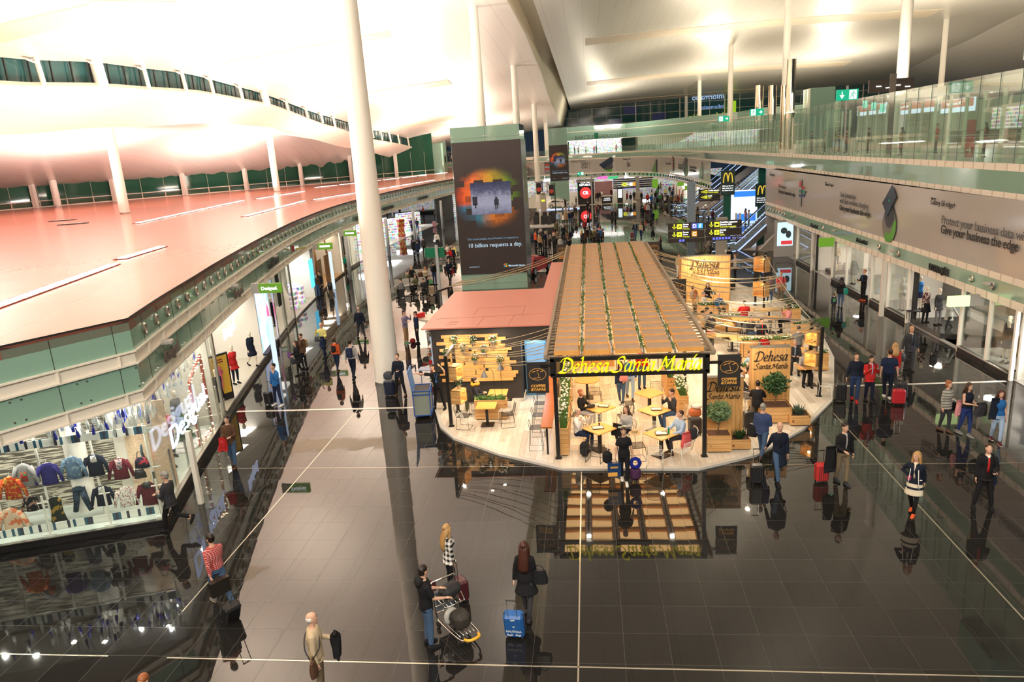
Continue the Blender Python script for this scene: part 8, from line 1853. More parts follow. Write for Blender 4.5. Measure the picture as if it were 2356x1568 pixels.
m_pr=mat('stamp_white',(.62,.68,.72),rough=.4);text('NAUTALIA',.065,(0,.13,.22),(-1,0,0),(0,0,1),m_pr,c_,'lettering',.004,'CENTER',bold=.003)
b=MB();
for i in range(9):x,z=random.uniform(-.13,.13),random.choice((.14,.38,.45,.54))+random.uniform(-.02,.02);b.box((x,.128,z),(random.uniform(.03,.06),.004,random.uniform(.03,.05)),rot=Matrix.Rotation(random.uniform(-.4,.4),3,'Y'))
b.build('printed_stamp',m_pr,c_)
P('person with reddish hair of whom only the head top shows at the bottom edge',PG(372,1752),0,1.70,'m','stand',('down','down'),top='charcoal',low='navy',hair='ginger')
a=P('grey-haired man in a dark jacket walking past the shop window corner',PG(405,1222),-95,1.80,'m','run',('look','look'),top='charcoal',hem=.14,low='black',hair='grey',lead=1)
a=P('man in a brown sweater and jeans with a red jacket over his arm',PG(540,1073),12,1.78,'m','walk',('carry','look'),top='brown',hem=.10,low='denim',hair='dark',amp=.5,shoe='brown');draped('red and navy jacket over the arm of the man in the brown sweater',hold(a,-1)+Vector((0,0,.05)),12,'red',.3,.45)
a=P('bearded man in a blue shirt talking on the phone beside a black suitcase',PG(642,932),-25,1.78,'m','wide',('side','ear'),top='blue',hem=.10,low='navy',hair='black',shoe='white',sole='white',nod=-10)
suitcase('black suitcase beside the man in the blue shirt on the phone',off(a,.1,-.45),-25,'black',(.36,.25,.52),handle=.98)
a=P('brunette woman in a black coat with a purple bag by the green glass',PG(690,862),-40,1.64,'f','walk',('carry','carry'),top='black',hem=.3,low='black',hair='brown',hstyle='long',amp=.5);draped('purple folded jacket carried by the brunette woman',hold(a,-1)+Vector((0,0,.12)),-40,'purple',.34,.26)
bag('black handbag low at the side of the brunette woman',off(a,.1,-.35)+Vector((0,0,.95)),-40,'black',(.34,.16,.28),.15)
a=P('brown-haired person with a tan backpack behind the brunette woman',PG(702,848),-20,1.72,'f','stand',('down','down'),top='brown',hem=.1,low='black',hair='brown',hstyle='bun');backpack('tan backpack worn behind the brunette woman',a,'tan')
a=P('bald man in a pale yellow sweater and navy trousers',PG(748,822),-8,1.80,'m','walk',('chin','carry'),top='yellow',hem=.06,low='navy',hair='dark',hstyle='thin',amp=.55);draped('navy coat over the arm of the man in the yellow sweater',hold(a,1)+Vector((0,0,.05)),0,'navy',.3,.55);bag('dark shoulder bag of the man in the yellow sweater',off(a,0,-.3)+Vector((0,0,1.15)),0,'charcoal',(.3,.14,.25),.06)
a=P('person in an orange top with a small black backpack seen from behind',PG(778,855),176,1.66,'f','walk',('down','down'),top='orange',hem=.08,low='navy',hair='brown',hstyle='bob',amp=.5,shoe='brown');backpack('small black backpack on the orange top',a,'black',size=.8)
a=P('man in a white shirt with a navy backpack seen from behind',PG(815,872),178,1.84,'m','walk',('side','side'),top='lightgrey',hem=.08,low='darknavy',hair='dark',amp=.6);backpack('navy blue backpack on the white shirt',a,'navy')
P('older man in a navy jacket and dark trousers seen from behind',PG(832,778),180,1.76,'m','wide',('side','side'),top='darknavy',hem=.12,low='charcoal',hair='grey',hstyle='thin',build=1.08)
a=P('man in a dark zip jacket looking at his phone beside the round column',PG(923,910),-5,1.80,'m','wide',('side','look'),top='darknavy',hem=.12,low='black',hair='dark',nod=-25,shoe='brown',inner='black');phone('white lit phone of the man beside the round column',hold(a,1)+Vector((0,0,.04)),0)
suitcase('navy wheeled suitcase with a second bag on top beside the round column',off(a,-.02,-.48),-5,'navy',(.42,.28,.62),handle=1.0);tag(MB().box((0,0,.16),(.36,.26,.3),bev=.06).build('cabin_bag',cloth('cabin_grey',(.05,.055,.07)),loc=off(a,-.02,-.48)+Vector((0,-.04,.72))),'dark grey bag standing on the navy suitcase','bag')
a=P('man in a black T-shirt with lanyard leaning on the blue service cart',PG(1013,940,PZ),-8,1.80,'m','wide',('out','head'),top='black',hem=.06,low='black',hair='dark',sleeve=.4,sk='tan',tilt=-14);MB().tube([(-.06,-.15,1.42),(0,-.17,1.15),(.06,-.15,1.42)],.008,5).box((0,-.175,1.12),(.06,.01,.09)).build('lanyard',mat('lanyard_blue',(.05,.15,.4)),a['root'])
a=P('young man in a blue and orange checked shirt leaning by the red counter',PG(936,790),70,1.78,'m','stand',('fold','chin'),top='blue_plaid',hem=.1,low='tan',hair='dark',shoe='green',sole='white');o=tag(MB().box((0,0,.14),(.3,.26,.28),bev=.08).build('backpack',cloth('bp_red',CL['darkred']),loc=off(a,.32,.1)),'dark red bag on the floor beside the man in the checked shirt','bag')
P('person in a navy top partly hidden behind the red counter',PG(962,790),-60,1.72,'m','stand',('down','down'),top='navy',low='black',hair='dark')
# --- cafe, left terrace
def sit(lab,x,y,face,z=PZ,**k):return P(lab,(x,y,z),face,legs='sit',**k)
a=sit('woman with a mustard scarf and dark bun seated at the rear terrace table',-4.42,25.2,95,sex='f',arms=('look','look'),top='charcoal',low='black',hair='dark',hstyle='bun',nod=-15)
tag(MB().tube([(math.cos(t*.7)*.13,math.sin(t*.7)*.12,.03*math.sin(t*2)) for t in range(9)],.055,8,closed=True).build('scarf',cloth('mustard',(.62,.30,.03)),smooth='all',loc=(-4.42,25.2,PZ+1.13)),'mustard yellow scarf around the neck of the seated woman','scarf')
draped('dark olive coat hanging on the chair of the woman with the mustard scarf',Vector((-4.75,25.0,PZ+.9)),90,'olive',.42,.75)
# --- cafe, under the pergola
sit('woman with curly red hair in a black top seated at the rear left table',T3.x-.62,T3.y+.12,70,sex='f',arms=('look','table'),top='black',low='lightgrey',hair='ginger',hstyle='bob',nod=-20)
a=sit('grey-haired man in a white shirt drinking with a phone at his ear',T2.x-.68,T2.y+.18,65,arms=('ear','chin'),top='white',low='navy',hair='grey',hstyle='thin',build=1.1,shoe='brown')
o=tag(MB().box((0,0,.26),(.32,.24,.5),.4,bev=.1).box((0,-.14,.18),(.24,.1,.26),.4,bev=.05).build('backpack',cloth('bp_black',(.02,.02,.022)),loc=(T2.x-.48,T2.y-.48,PZ)),'black backpack on the floor beside the front left table','backpack')
a=sit('brunette woman in a pale pink top reading a booklet beside the front left table',T2.x+.88,T2.y+.30,-35,sex='f',arms=('look','look'),top='lightgrey',low='black',hair='brown',hstyle='long',nod=-10)
tag(MB().box((0,0,0),(.22,.16,.02)).build('booklet',mat('booklet_green',(.35,.45,.35)),loc=a['hand'][1]+Vector((-.03,-.05,.03))),'pale green booklet held by the seated brunette woman','booklet')
draped('black jacket held on the lap of the seated brunette woman',a['hand'][-1]+Vector((-.08,0,.05)),-35,'black',.42,.4)
tag(MB().lathe((0,0,0),[(.19,0),(.19,.01),(.10,.02),(.095,.1),(.06,.12)],20).build('hat',mat('hat_straw',(.42,.30,.16),rough=.8),loc=(T2.x+1.1,T2.y-.1,PZ+.6)),'tan brimmed hat with dark band beside the seated brunette woman','hat')
sit('man in a dark grey sweater on the phone behind the table with tray',T4.x+.62,T4.y+.28,-60,arms=('chin','ear'),top='charcoal',low='denim',hair='dark',sleeve=1)
sit('man in a light blue shirt eating at the front right table',T1.x+.62,T1.y+.28,-65,arms=('table','table'),top='lightblue',low='charcoal',hair='brown',nod=-22,build=1.12,shoe='brown')
draped('red jacket hanging over the white wire chair at the front right table',Vector((T1.x+.72,T1.y-.32,PZ+.86)),40,'coral',.44,.48)
tag(MB().box((0,0,.2),(.28,.2,.4),bev=.08).build('backpack',cloth('bp_dark',(.025,.025,.03)),loc=(T1.x+.98,T1.y+.1,PZ+.48)),'dark backpack on the chair behind the man in the light blue shirt','backpack')
a=P('woman in a blue zip jacket and jeans walking through the cafe',K(1430,932),-5,1.70,'f','walk',('down','carry'),top='navy',hem=.04,low='denim',hair='brown',hstyle='long',amp=.5,inner='lightgrey',shoe='white');bag('pink handbag of the woman in the blue jacket',a['hand'][1]+Vector((0,0,.35)),0,'pink',(.3,.12,.22),.1)
P('man in a bright blue top and faded jeans behind the woman in the blue jacket',K(1450,918),10,1.78,'m','walk',('swb','down'),top='blue',low='lightblue',hair='dark',amp=.7,shoe='brown')
P('person in jeans and blue socks at the back of the cafe',K(1477,893),10,1.74,'m','stand',('down','down'),top='red',low='denim',hair='dark',shoe='navy')
suitcase('grey hard shell suitcase inside the right side of the pergola',K(1599,1000),10,'charcoal',(.42,.28,.56),handle=.98)
tag(MB().box((0,0,.14),(.4,.24,.28),bev=.06).build('satchel',mat('satchel_orange',(.40,.11,.03),rough=.5),loc=K(1599,1000)+Vector((0,0,.66))),'orange leather satchel standing on the grey suitcase','bag')
tag(MB().ball((0,0,.08),(.18,.13,.09)).build('bundle',cm('white'),smooth='all',loc=K(1600,1000)+Vector((0.05,0,.93))),'white garment bundle on top of the orange satchel','clothes')
# --- woman walking out of the cafe
a=P('woman in a black T-shirt and black trousers walking out with several bags',PG(1437,1110),2,1.72,'f','walk',('side','side'),top='black',hem=.06,low='black',hair='brown',hstyle='bun',sleeve=.35,amp=.5,shoe='white',sole='white')
shopper('dark blue glossy shopping bag with gold pattern in her right hand',hold(a,-1)+Vector((-.03,0,-.02)),5,mat('bag_royal',(.01,.04,.12),rough=.3),(.38,.14,.42),.1)
MB().box2((-.12,-.075,-.22),(.1,-.072,-.2)).box2((-.12,-.075,-.25),(.1,-.072,-.23)).box2((-.19,-.075,-.5),(.08,-.072,-.38)).build('gold_print',m_gold,bpy.data.objects[[o.name for o in bpy.data.objects if o.name.startswith('shopping_bag')][-1]])
tag(MB().box((0,0,0),(.3,.22,.42),bev=.1).build('backpack',cloth('bp_black2',(.014,.014,.016)),loc=hold(a,-1)+Vector((-.22,.12,.0))),'black backpack carried beside the blue shopping bag','backpack')
tag(MB().tube([(math.cos(t*.785)*.13,0,math.sin(t*.785)*.14) for t in range(8)],.055,10,closed=True).build('neck_pillow',cloth('royal_blue',(.01,.02,.22)),smooth='all',loc=hold(a,1)+Vector((.06,-.02,-.14))),'royal blue ring neck pillow in her left hand','pillow')
tag(MB().box((0,0,-.42),(.34,.2,.4),bev=.08).tube([(-.08,0,-.24),(0,0,0),(.08,0,-.24)],.012,6).build('tote_bag',cloth('plum',(.07,.025,.07)),loc=hold(a,1)+Vector((.05,.05,-.08))),'plum coloured bag below the blue neck pillow','bag')
# --- right foreground
a=P('man in a blue knitted sweater seen from behind stepping off the platform',PG(1752,1052,.04),155,1.76,'m','walk',('carry','down'),top=cloth('slate',(.04,.06,.14)).name,hem=.12,low='denim',hair='grey',build=1.1,shoe='brown');bag('dark bag at the side of the man in the blue sweater',off(a,0,.3)+Vector((0,0,1.1)),150,'black',(.3,.14,.4),.05)
a=P('bald bearded man in a long dark coat and jeans with a black suitcase',PG(1790,1108),2,1.82,'m','walk',('pull','down'),top='darknavy',hem=.36,low='denim',hair='dark',hstyle='bald',inner='black',amp=.9,sk='fair',lead=-1)
suitcase('black four-wheeled cabin suitcase beside the bald man in the long coat',PG(1741,1113),0,'black',(.36,.25,.55),handle=1.02)
a=P('man in a black V-neck sweater and brown trousers carrying coats',PG(1936,1112),15,1.80,'m','walk',('carry','out' if False else 'side'),top='black',hem=.06,low='khaki',hair='dark',inner='lightgrey',amp=.45,shoe='charcoal')
suitcase('bright red soft suitcase of the man in the black sweater',PG(1889,1108),10,'red',(.36,.25,.52),hard=False,handle=.9);draped('black coat and white scarf carried over the red suitcase',PG(1906,1110)+Vector((0,-.05,1.08)),10,'black',.34,.75)
bag('small black shoulder bag at the hip of the man in the black sweater',off(a,-.05,.24)+Vector((0,0,1.08)),15,'black',(.2,.1,.22),.03)
a=P('blond woman in a navy coat with white piping and cream dress',PG(2098,1182),-35,1.70,'f','walk',('hip','swb'),top='darknavy',hem=.16,low='cream',hair='blond',hstyle='long',inner='cream',skirt=.34,legcol='black',shoe='orange',amp=.5,turn=-25)
MB().tube([(-.09,-.135,1.3),(-.11,-.15,1.0),(-.14,-.17,.78)],.009,5).tube([(.09,-.135,1.3),(.11,-.15,1.0),(.14,-.17,.78)],.009,5).tube([(.14,-.165,1.05),(.19,-.14,1.05)],.01,5).build('white_piping',m_white,a['root'],smooth='all')
tag(MB().box((0,0,0),(.2,.06,.14),bev=.03).build('clutch',mat('clutch_pink',(.35,.03,.12),rough=.4),loc=hold(a,-1)),'dark pink clutch of the blond woman in the navy coat','handbag')
a=P('man in a black suit with a red tie looking at a lit phone',PG(2259,1168),-12,1.74,'m','wide',('down','look'),top='black',hem=.14,low='black',hair='brown',inner='white',tie='red',nod=-28,shoe='black');phone('lit phone held by the man with the red tie',hold(a,1)+Vector((-.02,-.03,.03)),-12);backpack('black backpack of the man with the red tie',a,'black',size=.9)
a=P('woman in a grey striped sweater and dark jeans with a pink scarf',PG(2172,992),22,1.70,'f','walk',('down','carry'),top='grey_stripe',hem=.12,low='charcoal',hair='ginger',hstyle='bob',amp=.4,shoe='brown');draped('pale pink scarf held by the woman in the striped sweater',hold(a,1)+Vector((0,0,.06)),20,'pink',.22,.5);bag('black bag with long strap of the woman in the striped sweater',off(a,.05,.24)+Vector((0,0,.98)),20,'black',(.26,.1,.26),.02)
a=P('woman in a dark tank top and blue leggings carrying a grey jacket',PG(2218,1000),18,1.72,'f','walk',('look','carry'),top='darknavy',hem=.02,low=cloth('royal',(.02,.04,.16)).name,hair='brown',hstyle='long',sleeve=.0,amp=.5,shoe='grey',sole='white');draped('dark grey jacket carried by the woman in the tank top',hold(a,1)+Vector((.05,0,.08)),18,'charcoal',.46,.42,d=.22)
a=P('woman in a bright blue top and light jeans with a dark scarf',PG(2290,1018),-8,1.70,'f','walk',('down','down'),top='blue',hem=.02,low='lightblue',hair='auburn',hstyle='long',sleeve=.0,amp=.6,shoe='maroon',sole='white');draped('dark navy scarf hanging over the shoulder of the woman in the blue top',off(a,.05,-.14)+Vector((0,0,1.42)),-8,'darknavy',.3,.66)
a=P('dark-haired man in a navy jacket and jeans with red shoes',PG(1965,922),-12,1.82,'m','walk',('side','down'),top='darknavy',hem=.06,low='darkdenim',hair='dark',amp=.5,shoe='red');suitcase('black soft suitcase of the man with the red shoes',PG(1932,922),-10,'black',(.40,.28,.60),handle=1.0,hard=False)
a=P('man with glasses in a red jacket holding backpack straps',PG(1998,924),8,1.72,'m','walk',('strap','strap'),top='red',hem=.14,low='darknavy',hair='black',inner='lightblue',amp=.35,sk='tan',shoe='black',build=1.08);backpack('black backpack of the man in the red jacket',a,'black')
a=P('man in a navy T-shirt seen from behind with a red suitcase',PG(2040,915),172,1.84,'m','walk',('side','down'),top='navy',hem=.08,low='darknavy',hair='brown',sleeve=.42,amp=.45,shoe='white',sole='white',build=1.1);suitcase('red hard shell suitcase with raised handle behind the navy T-shirt',PG(2066,930),172,'darkred',(.42,.26,.52),handle=1.05)
for ch in[q for q in bpy.data.objects if q.name.startswith('shell')][-1:]:ch.data.materials[0]=mat('case_bright_red',(.42,.02,.03),rough=.3)
a=P('blond person in a red top walking beside the navy T-shirt man',PG(2053,893),172,1.76,'f','walk',('down','down'),top='red',hem=.1,low='charcoal',hair='blond',hstyle='long',amp=.4);suitcase('dark grey suitcase behind the red suitcase',PG(2072,915),172,'charcoal',(.4,.25,.55),handle=1.0)
a=P('bald man in a dark suit and tie with a black duffel bag',PG(2090,852),5,1.84,'m','walk',('side','side'),top='charcoal',hem=.16,low='charcoal',hair='dark',hstyle='bald',inner='lightgrey',tie='navy',amp=.4,build=1.1,sk='tan');bag('black duffel bag in the hand of the bald man in the suit',hold(a,-1),5,'black',(.44,.24,.3),.1)
a=P('woman in a black jacket with a turquoise bag holding a child by the hand',PG(1933,708),170,1.70,'f','walk',('down','down'),top='black',hem=.1,low='denim',hair='dark',hstyle='long',amp=.4);bag('turquoise shoulder bag of the woman with the child',off(a,-.05,-.2)+Vector((0,0,1.2)),170,'teal',(.3,.12,.32),.08)
a=P('child in a dark jacket with a green and yellow backpack',PG(1917,722),170,1.12,'f','walk',('down','down'),top='navy',low='charcoal',hair='brown',amp=.5);backpack('green and yellow backpack of the child',a,'green',size=.8)
a=P('man in a bright blue top and dark jacket at the dark shop doorway',PG(1985,692),-70,1.80,'m','stand',('look','look'),top='black',hem=.14,low='black',hair='ginger',inner='blue',shoe='orange',nod=-15);phone('tablet held by the man at the dark shop doorway',hold(a,-1)+Vector((0,0,.05)),-70,False)
P('woman in a grey coat hurrying inside the first right shop',PG(2180,768),-65,1.74,'f','walk',('swb','pull'),top='lightgrey',hem=.2,low='black',hair='auburn',hstyle='long',amp=1.1,shoe='black')
a=P('woman in a camouflage print dress with a big black bag',PG(1742,618),55,1.70,'f','walk',('carry','look'),top='camo_print',hem=.2,low='khaki',hair='brown',hstyle='long',amp=.6);bag('big black tote of the woman in the camouflage print',off(a,0,-.3)+Vector((0,0,1.05)),55,'black',(.6,.2,.36),.1)
a=P('dark-haired woman in a grey jacket with a red scarf beside the rope edge',PG(1770,700),20,1.72,'f','walk',('down','down'),top='grey',hem=.14,low='denim',hair='black',hstyle='tail',inner='red',amp=.35)
a=P('bald man in a coral T-shirt and brown shorts with a shopping bag',PG(1795,695),-10,1.78,'m','stand',('down','look'),top='coral',hem=.1,low='khaki',hair='dark',hstyle='bald',sleeve=.4,build=1.12,sk='tan');backpack('blue backpack of the bald man in the coral T-shirt',a,'blue',size=.9);shopper('brown and white paper bag held by the man in the coral T-shirt',hold(a,1),0,mat('paper_brown',(.30,.17,.08),rough=.7),(.34,.14,.34),.06)
P('man with a white cap and maroon vest seen from behind',PG(1669,632),178,1.76,'m','stand',('side','side'),top='maroon',hem=.1,low='charcoal',hair='white',sleeve=.4,build=1.2,sk='tan');P('person in a black top walking before the man with the white cap',PG(1677,622),178,1.70,'m','stand',('down','down'),top='black',low='charcoal',hair='dark')
a=P('ginger-haired woman in a white cardigan beside the far partition',PG(1691,640),-80,1.68,'f','stand',('down','down'),top='lightgrey',hem=.1,low='black',hair='ginger',hstyle='bun');suitcase('black suitcase near the woman in the white cardigan',PG(1683,668),30,'black',(.45,.3,.6),handle=1.0)
a=P('man in beige trousers bending over a cart behind the big direction sign',PG(1633,572),70,1.76,'m','walk',('push','push'),top='black',hem=.1,low='beige',hair='dark',lean=25)
a=P('woman in a black coat with a beige scarf looking at her phone by the banner',PG(1519,590),-60,1.70,'f','stand',('look','look'),top='black',hem=.25,low='charcoal',hair='brown',hstyle='long',nod=-20,inner='beige')
a=P('man in a navy jacket and jeans walking with a red suitcase',PG(1462,549),-10,1.78,'m','walk',('side','down'),top='navy',low='denim',hair='dark',amp=.4,inner='white');suitcase('dark red suitcase of the man in the navy jacket',PG(1455,548),0,'darkred',(.42,.26,.55),handle=1.0)
a=P('woman in a beige sweater and jeans with a black shoulder bag',PG(1475,549),-20,1.70,'f','walk',('down','down'),top='beige',hem=.08,low='darkdenim',hair='brown',hstyle='long',amp=.4);bag('black shoulder bag of the woman in the beige sweater',off(a,0,-.3)+Vector((0,0,1.2)),0,'black',(.4,.16,.3),.1)
# --- right terrace, seated
rs=[((1618,705),60,'grey-haired man in a white shirt seated beside the pergola',dict(top='white',low='black',hair='grey',arms=('table','table'))),((1617,752),75,'dark-haired woman in a cream blouse seated at the tray table',dict(sex='f',top='cream',low='black',hair='dark',hstyle='bun',arms=('table','down'))),((1653,708),20,'older man in a blue shirt seated before the flower box',dict(top='blue',low='charcoal',hair='grey',hstyle='thin',arms=('table','table'))),((1712,728),178,'broad man in a red shirt seated with his back to the camera',dict(top='red',low='darkdenim',hair='dark',build=1.2,arms=('table','table'))),((1814,738),-80,'man in a pink shirt with headphones at the right end of the long table',dict(top='pink',low='black',hair='black',arms=('chin','table'),sk='brown')),((1752,772),0,'dark-haired person in a red scarf under the rope canopy',dict(sex='f',top='darknavy',low='black',hair='dark',hstyle='bun',inner='red')),((1836,792),178,'man in a grey T-shirt seated with his back to the camera near the posts',dict(top='grey',low='charcoal',hair='brown',sleeve=.42,arms=('table','table'))),((1828,826),-10,'man in a dark suit looking at his phone at a terrace table',dict(top='charcoal',low='charcoal',hair='grey',inner='lightblue',arms=('look','look'),nod=-28)),((1852,852),0,'grey-haired man in a pale grey shirt behind the pine boxes',dict(top='lightgrey',low='black',hair='grey',sleeve=.42,arms=('table','table'),nod=-20)),((1700,868),95,'woman with long black hair in a black dress seated behind the banner',dict(sex='f',top='black',low='black',hair='black',hstyle='vlong',sleeve=0.,arms=('chin','table'))),((1733,850),-60,'man in a white shirt reaching across the table under the lamp',dict(top='lightblue',low='charcoal',hair='dark',lean=14,arms=('table','table'))),((1752,862),-80,'white-haired man in a white shirt with a green scarf',dict(top='white',low='charcoal',hair='white',hstyle='thin',inner='teal',arms=('table','table'))),((1722,892),80,'dark-haired man in a white shirt with a hand at his mouth',dict(top='white',low='black',hair='dark',arms=('chin','table'))),((1706,908),70,'bald man in a dark suit seated between the two partitions',dict(top='charcoal',low='charcoal',hair='dark',hstyle='bald',sk='brown',arms=('table','table'))),((1742,930),165,'man in a black suit seated with his back to the camera between the partitions',dict(top='black',low='black',hair='dark',arms=('table','table'),lean=8)),((1600,700),150,'woman with long ginger hair in a beige top seated from behind',dict(sex='f',top='beige',low='khaki',hair='ginger',hstyle='long')),((1594,690),120,'woman in a light grey sweater seated beside the ginger-haired woman',dict(sex='f',top='lightgrey',low='charcoal',hair='dark',hstyle='bun')),((1628,682),0,'dark-haired woman in black seated before the far partition',dict(sex='f',top='black',low='black',hair='dark',hstyle='long',arms=('table','table'))),((1568,640),20,'person with red top and long dark hair left of the far partition',dict(sex='f',top='darkred',low='black',hair='dark',hstyle='long')),((1727,765),20,'person in dark blue jeans seated under the left lamps',dict(top='charcoal',low='denim',hair='dark'))]
for(u,v),fc,lab,kw in rs:
 q=gz(u,v,PZ+.55);kw.setdefault('arms',('down','table'));sit(lab,q.x,q.y,fc,**kw)
P('woman in a grey top and red striped skirt standing on the right terrace',K(1635,800),175,1.70,'f','stand',('look','look'),top='charcoal',low='redwhite_stripe',skirt=.42,hair='black',hstyle='bun',legcol='grey')
P('waiter in a striped shirt and black apron holding papers by the pergola',K(1626,790),80,1.74,'m','stand',('look','look'),top='lightgrey',low='black',hair='dark');P('person in a beige vest standing left of the far partition',K(1562,640),10,1.72,'m','stand',('down','down'),top='beige',low='white',hair='brown')
suitcase('black suitcase between the two pine partitions, nearer',K(1722,985),10,'black',(.38,.26,.55),handle=1.0);suitcase('grey suitcase between the two pine partitions, farther',K(1741,955),10,'charcoal',(.36,.26,.6));draped('red coat hanging over a chair on the right terrace',gz(1758,782,PZ+.85),0,'red',.5,.5)
# --- left, middle distance
a=P('man in a dark suit with a blue tie walking beside the advertising tower',PG(1036,650),5,1.80,'m','walk',('down','carry'),top='darknavy',hem=.14,low='black',hair='grey',hstyle='thin',inner='lightblue',tie='navy',amp=.4)
a=P('young man in a black T-shirt with a backpack beside the green board post',PG(1001,655),160,1.78,'m','stand',('look','look'),top='black',low='darkdenim',hair='dark');backpack('black backpack of the young man beside the green board post',a,'black')
a=P('man in a navy suit walking away, right one of the pair on the shiny floor',PG(963,595),178,1.80,'m','walk',('down','down'),top='navy',hem=.16,low='darknavy',hair='brown',amp=.3);P('man in a black suit walking away, left one of the pair on the shiny floor',PG(954,590),178,1.78,'m','walk',('down','down'),top='black',hem=.16,low='black',hair='dark',amp=.3)
P('person in a dark jacket walking away right of the suited pair',PG(977,585),175,1.72,'m','stand',('down','down'),top='charcoal',hem=.1,low='black',hair='black')
P('man in a white shirt with a red stripe behind the green board',PG(1007,572),0,1.80,'m','stand',('side','side'),top='white',low='charcoal',hair='brown',inner='red')
a=P('man in a purple shirt with a backpack at the duty free counter',PG(948,533),60,1.78,'m','stand',('look','down'),top='purple',low='black',hair='brown');backpack('black backpack of the man in the purple shirt',a,'black');P('man in a navy T-shirt and jeans with hands on hips at the duty free counter',PG(961,534),170,1.80,'m','stand',('hip','hip'),top='darknavy',low='denim',hair='dark')
P('man in a long dark coat by the football poster',PG(741,680),-30,1.82,'m','stand',('down','down'),top='black',hem=.35,low='charcoal',hair='dark');a=P('woman in a dark grey jacket with a handbag by the football poster',PG(727,682),60,1.66,'f','walk',('down','carry'),top='charcoal',hem=.1,low='black',hair='dark',hstyle='long');P('brown-haired person between the couple by the football poster',PG(733,684),40,1.72,'m','stand',('down','down'),top='brown',low='denim',hair='brown')
st=thing('stroller','dark folding stroller beside the couple at the sports shop','stroller',PG(762,678),.5)
b=MB();
for s in(-1,1):b.tube([(s*.2,.35,1.0),(s*.2,-.3,.12)],.014,6).tube([(s*.2,.3,.1),(s*.2,-.15,.6)],.014,6)
b.build('frame',mst,st);MB().rings([((0,.12,.35),(.17,0,0),(0,.16,0)),((0,.05,.75),(.19,0,0),(0,.2,.05)),((0,.1,.98),(.12,0,0),(0,.1,0))],12).build('seat',m_black,st)
for x,y in((-.2,-.3),(.2,-.3),(-.2,.3),(.2,.3)):MB().cyl((x-.02,y,.1),(x+.02,y,.1),.1,n=12).build('wheel',m_black,st)
a=P('person in a teal shirt behind the glass by the whisky shop',PG(800,630),10,1.74,'m','stand',('down','down'),top='teal',low='charcoal',hair='dark')
a=P('blond woman in a beige top beside the round column, partly hidden',PG(880,615),178,1.68,'f','stand',('down','down'),top='beige',low='grey',hair='blond',hstyle='long');suitcase('dark grey suitcase beside the hidden blond woman',PG(884,628),0,'charcoal',(.45,.3,.6))
def bench(p,rz,lab,n=3):
 o=thing('airport_bench',lab,'bench',p,rz);b=MB()
 b.bar((-n*.3,0,.36),(n*.3,0,.36),.06,.06)
 for s in(-1,1):b.tube([(s*n*.22,-.25,.02),(s*n*.22,0,.36),(s*n*.22,.25,.02)],.03,6)
 b.build('frame',m_steel,o)
 for i in range(n):x=(i-(n-1)/2)*.6;MB().box((x,0,.42),(.5,.48,.04),bev=.015).box((x,.24,.66),(.5,.04,.44),bev=.015).build('seat',m_grey,o)
 return o
bs=[((945,668),.3,'grey steel bench nearest the red booth'),((968,645),.3,'grey steel bench behind the nearest bench'),((1030,588),.2,'grey steel bench before the glass wall near the poster tower')]
for(u,v),rz,lab in bs:q=PG(u,v);bench(q,rz,lab,4)
seats=[((928,668),-70,'person in a grey jacket asleep at the left end of the benches','grey','dark','m',12),((940,650),60,'man in an olive jacket sitting sideways on the benches','olive','dark','m',0),((948,638),170,'bald man in a black top standing up among the benches','black',None,'m',0),((956,660),-30,'woman in a dark green coat leaning back on the front bench','olive','dark','f',-8),((968,645),40,'man in a brown jacket on the rear bench','brown','brown','m',0),((975,668),20,'man in a dark brown sweater bending forward on the front bench','charcoal','brown','m',14),((980,640),0,'woman with ginger hair on the rear bench','beige','ginger','f',0),((988,662),30,'person in a black jacket at the right end of the front bench','black','dark','m',5),((1022,590),60,'person in a maroon top on the bench before the poster tower','maroon','dark','f',8),((1030,584),20,'person in a white top on the bench before the poster tower','white','brown','m',0),((1037,592),-20,'person in a red jacket on the bench before the poster tower','red','dark','f',5),((1045,584),-20,'person in a pale yellow shirt on the bench before the poster tower','yellow','black','m',0),((1042,590),10,'person in a navy jacket on the bench before the poster tower','navy','brown','m',0)]
for(u,v),fc,lab,tp,hr,sx_,ln_ in seats:
 q=gz(u,v,.45);P(lab,(q.x,q.y,0),fc,1.72,sx_,'sit',('table','down'),top=tp,low='black',hair=hr or 'dark',hstyle='bald' if hr is None else('long' if sx_=='f' else 'short'),detail=0,lean=ln_)
suitcase('tall black soft suitcase at the left end of the benches',PG(925,685),20,'black',(.4,.28,.62),hard=False);suitcase('beige suitcase at the right end of the benches',PG(994,678),10,'beige',(.4,.28,.6));suitcase('light grey suitcase before the bench near the poster tower',PG(1033,603),0,'lightgrey',(.5,.3,.62))
suitcase('pink suitcase standing before the dark passage',PG(1000,522),0,'pink',(.5,.3,.72));bag('green shopping bag on a suitcase beside the benches',PG(994,678)+Vector((0,0,1.14)),0,'green',(.3,.14,.3),.05)
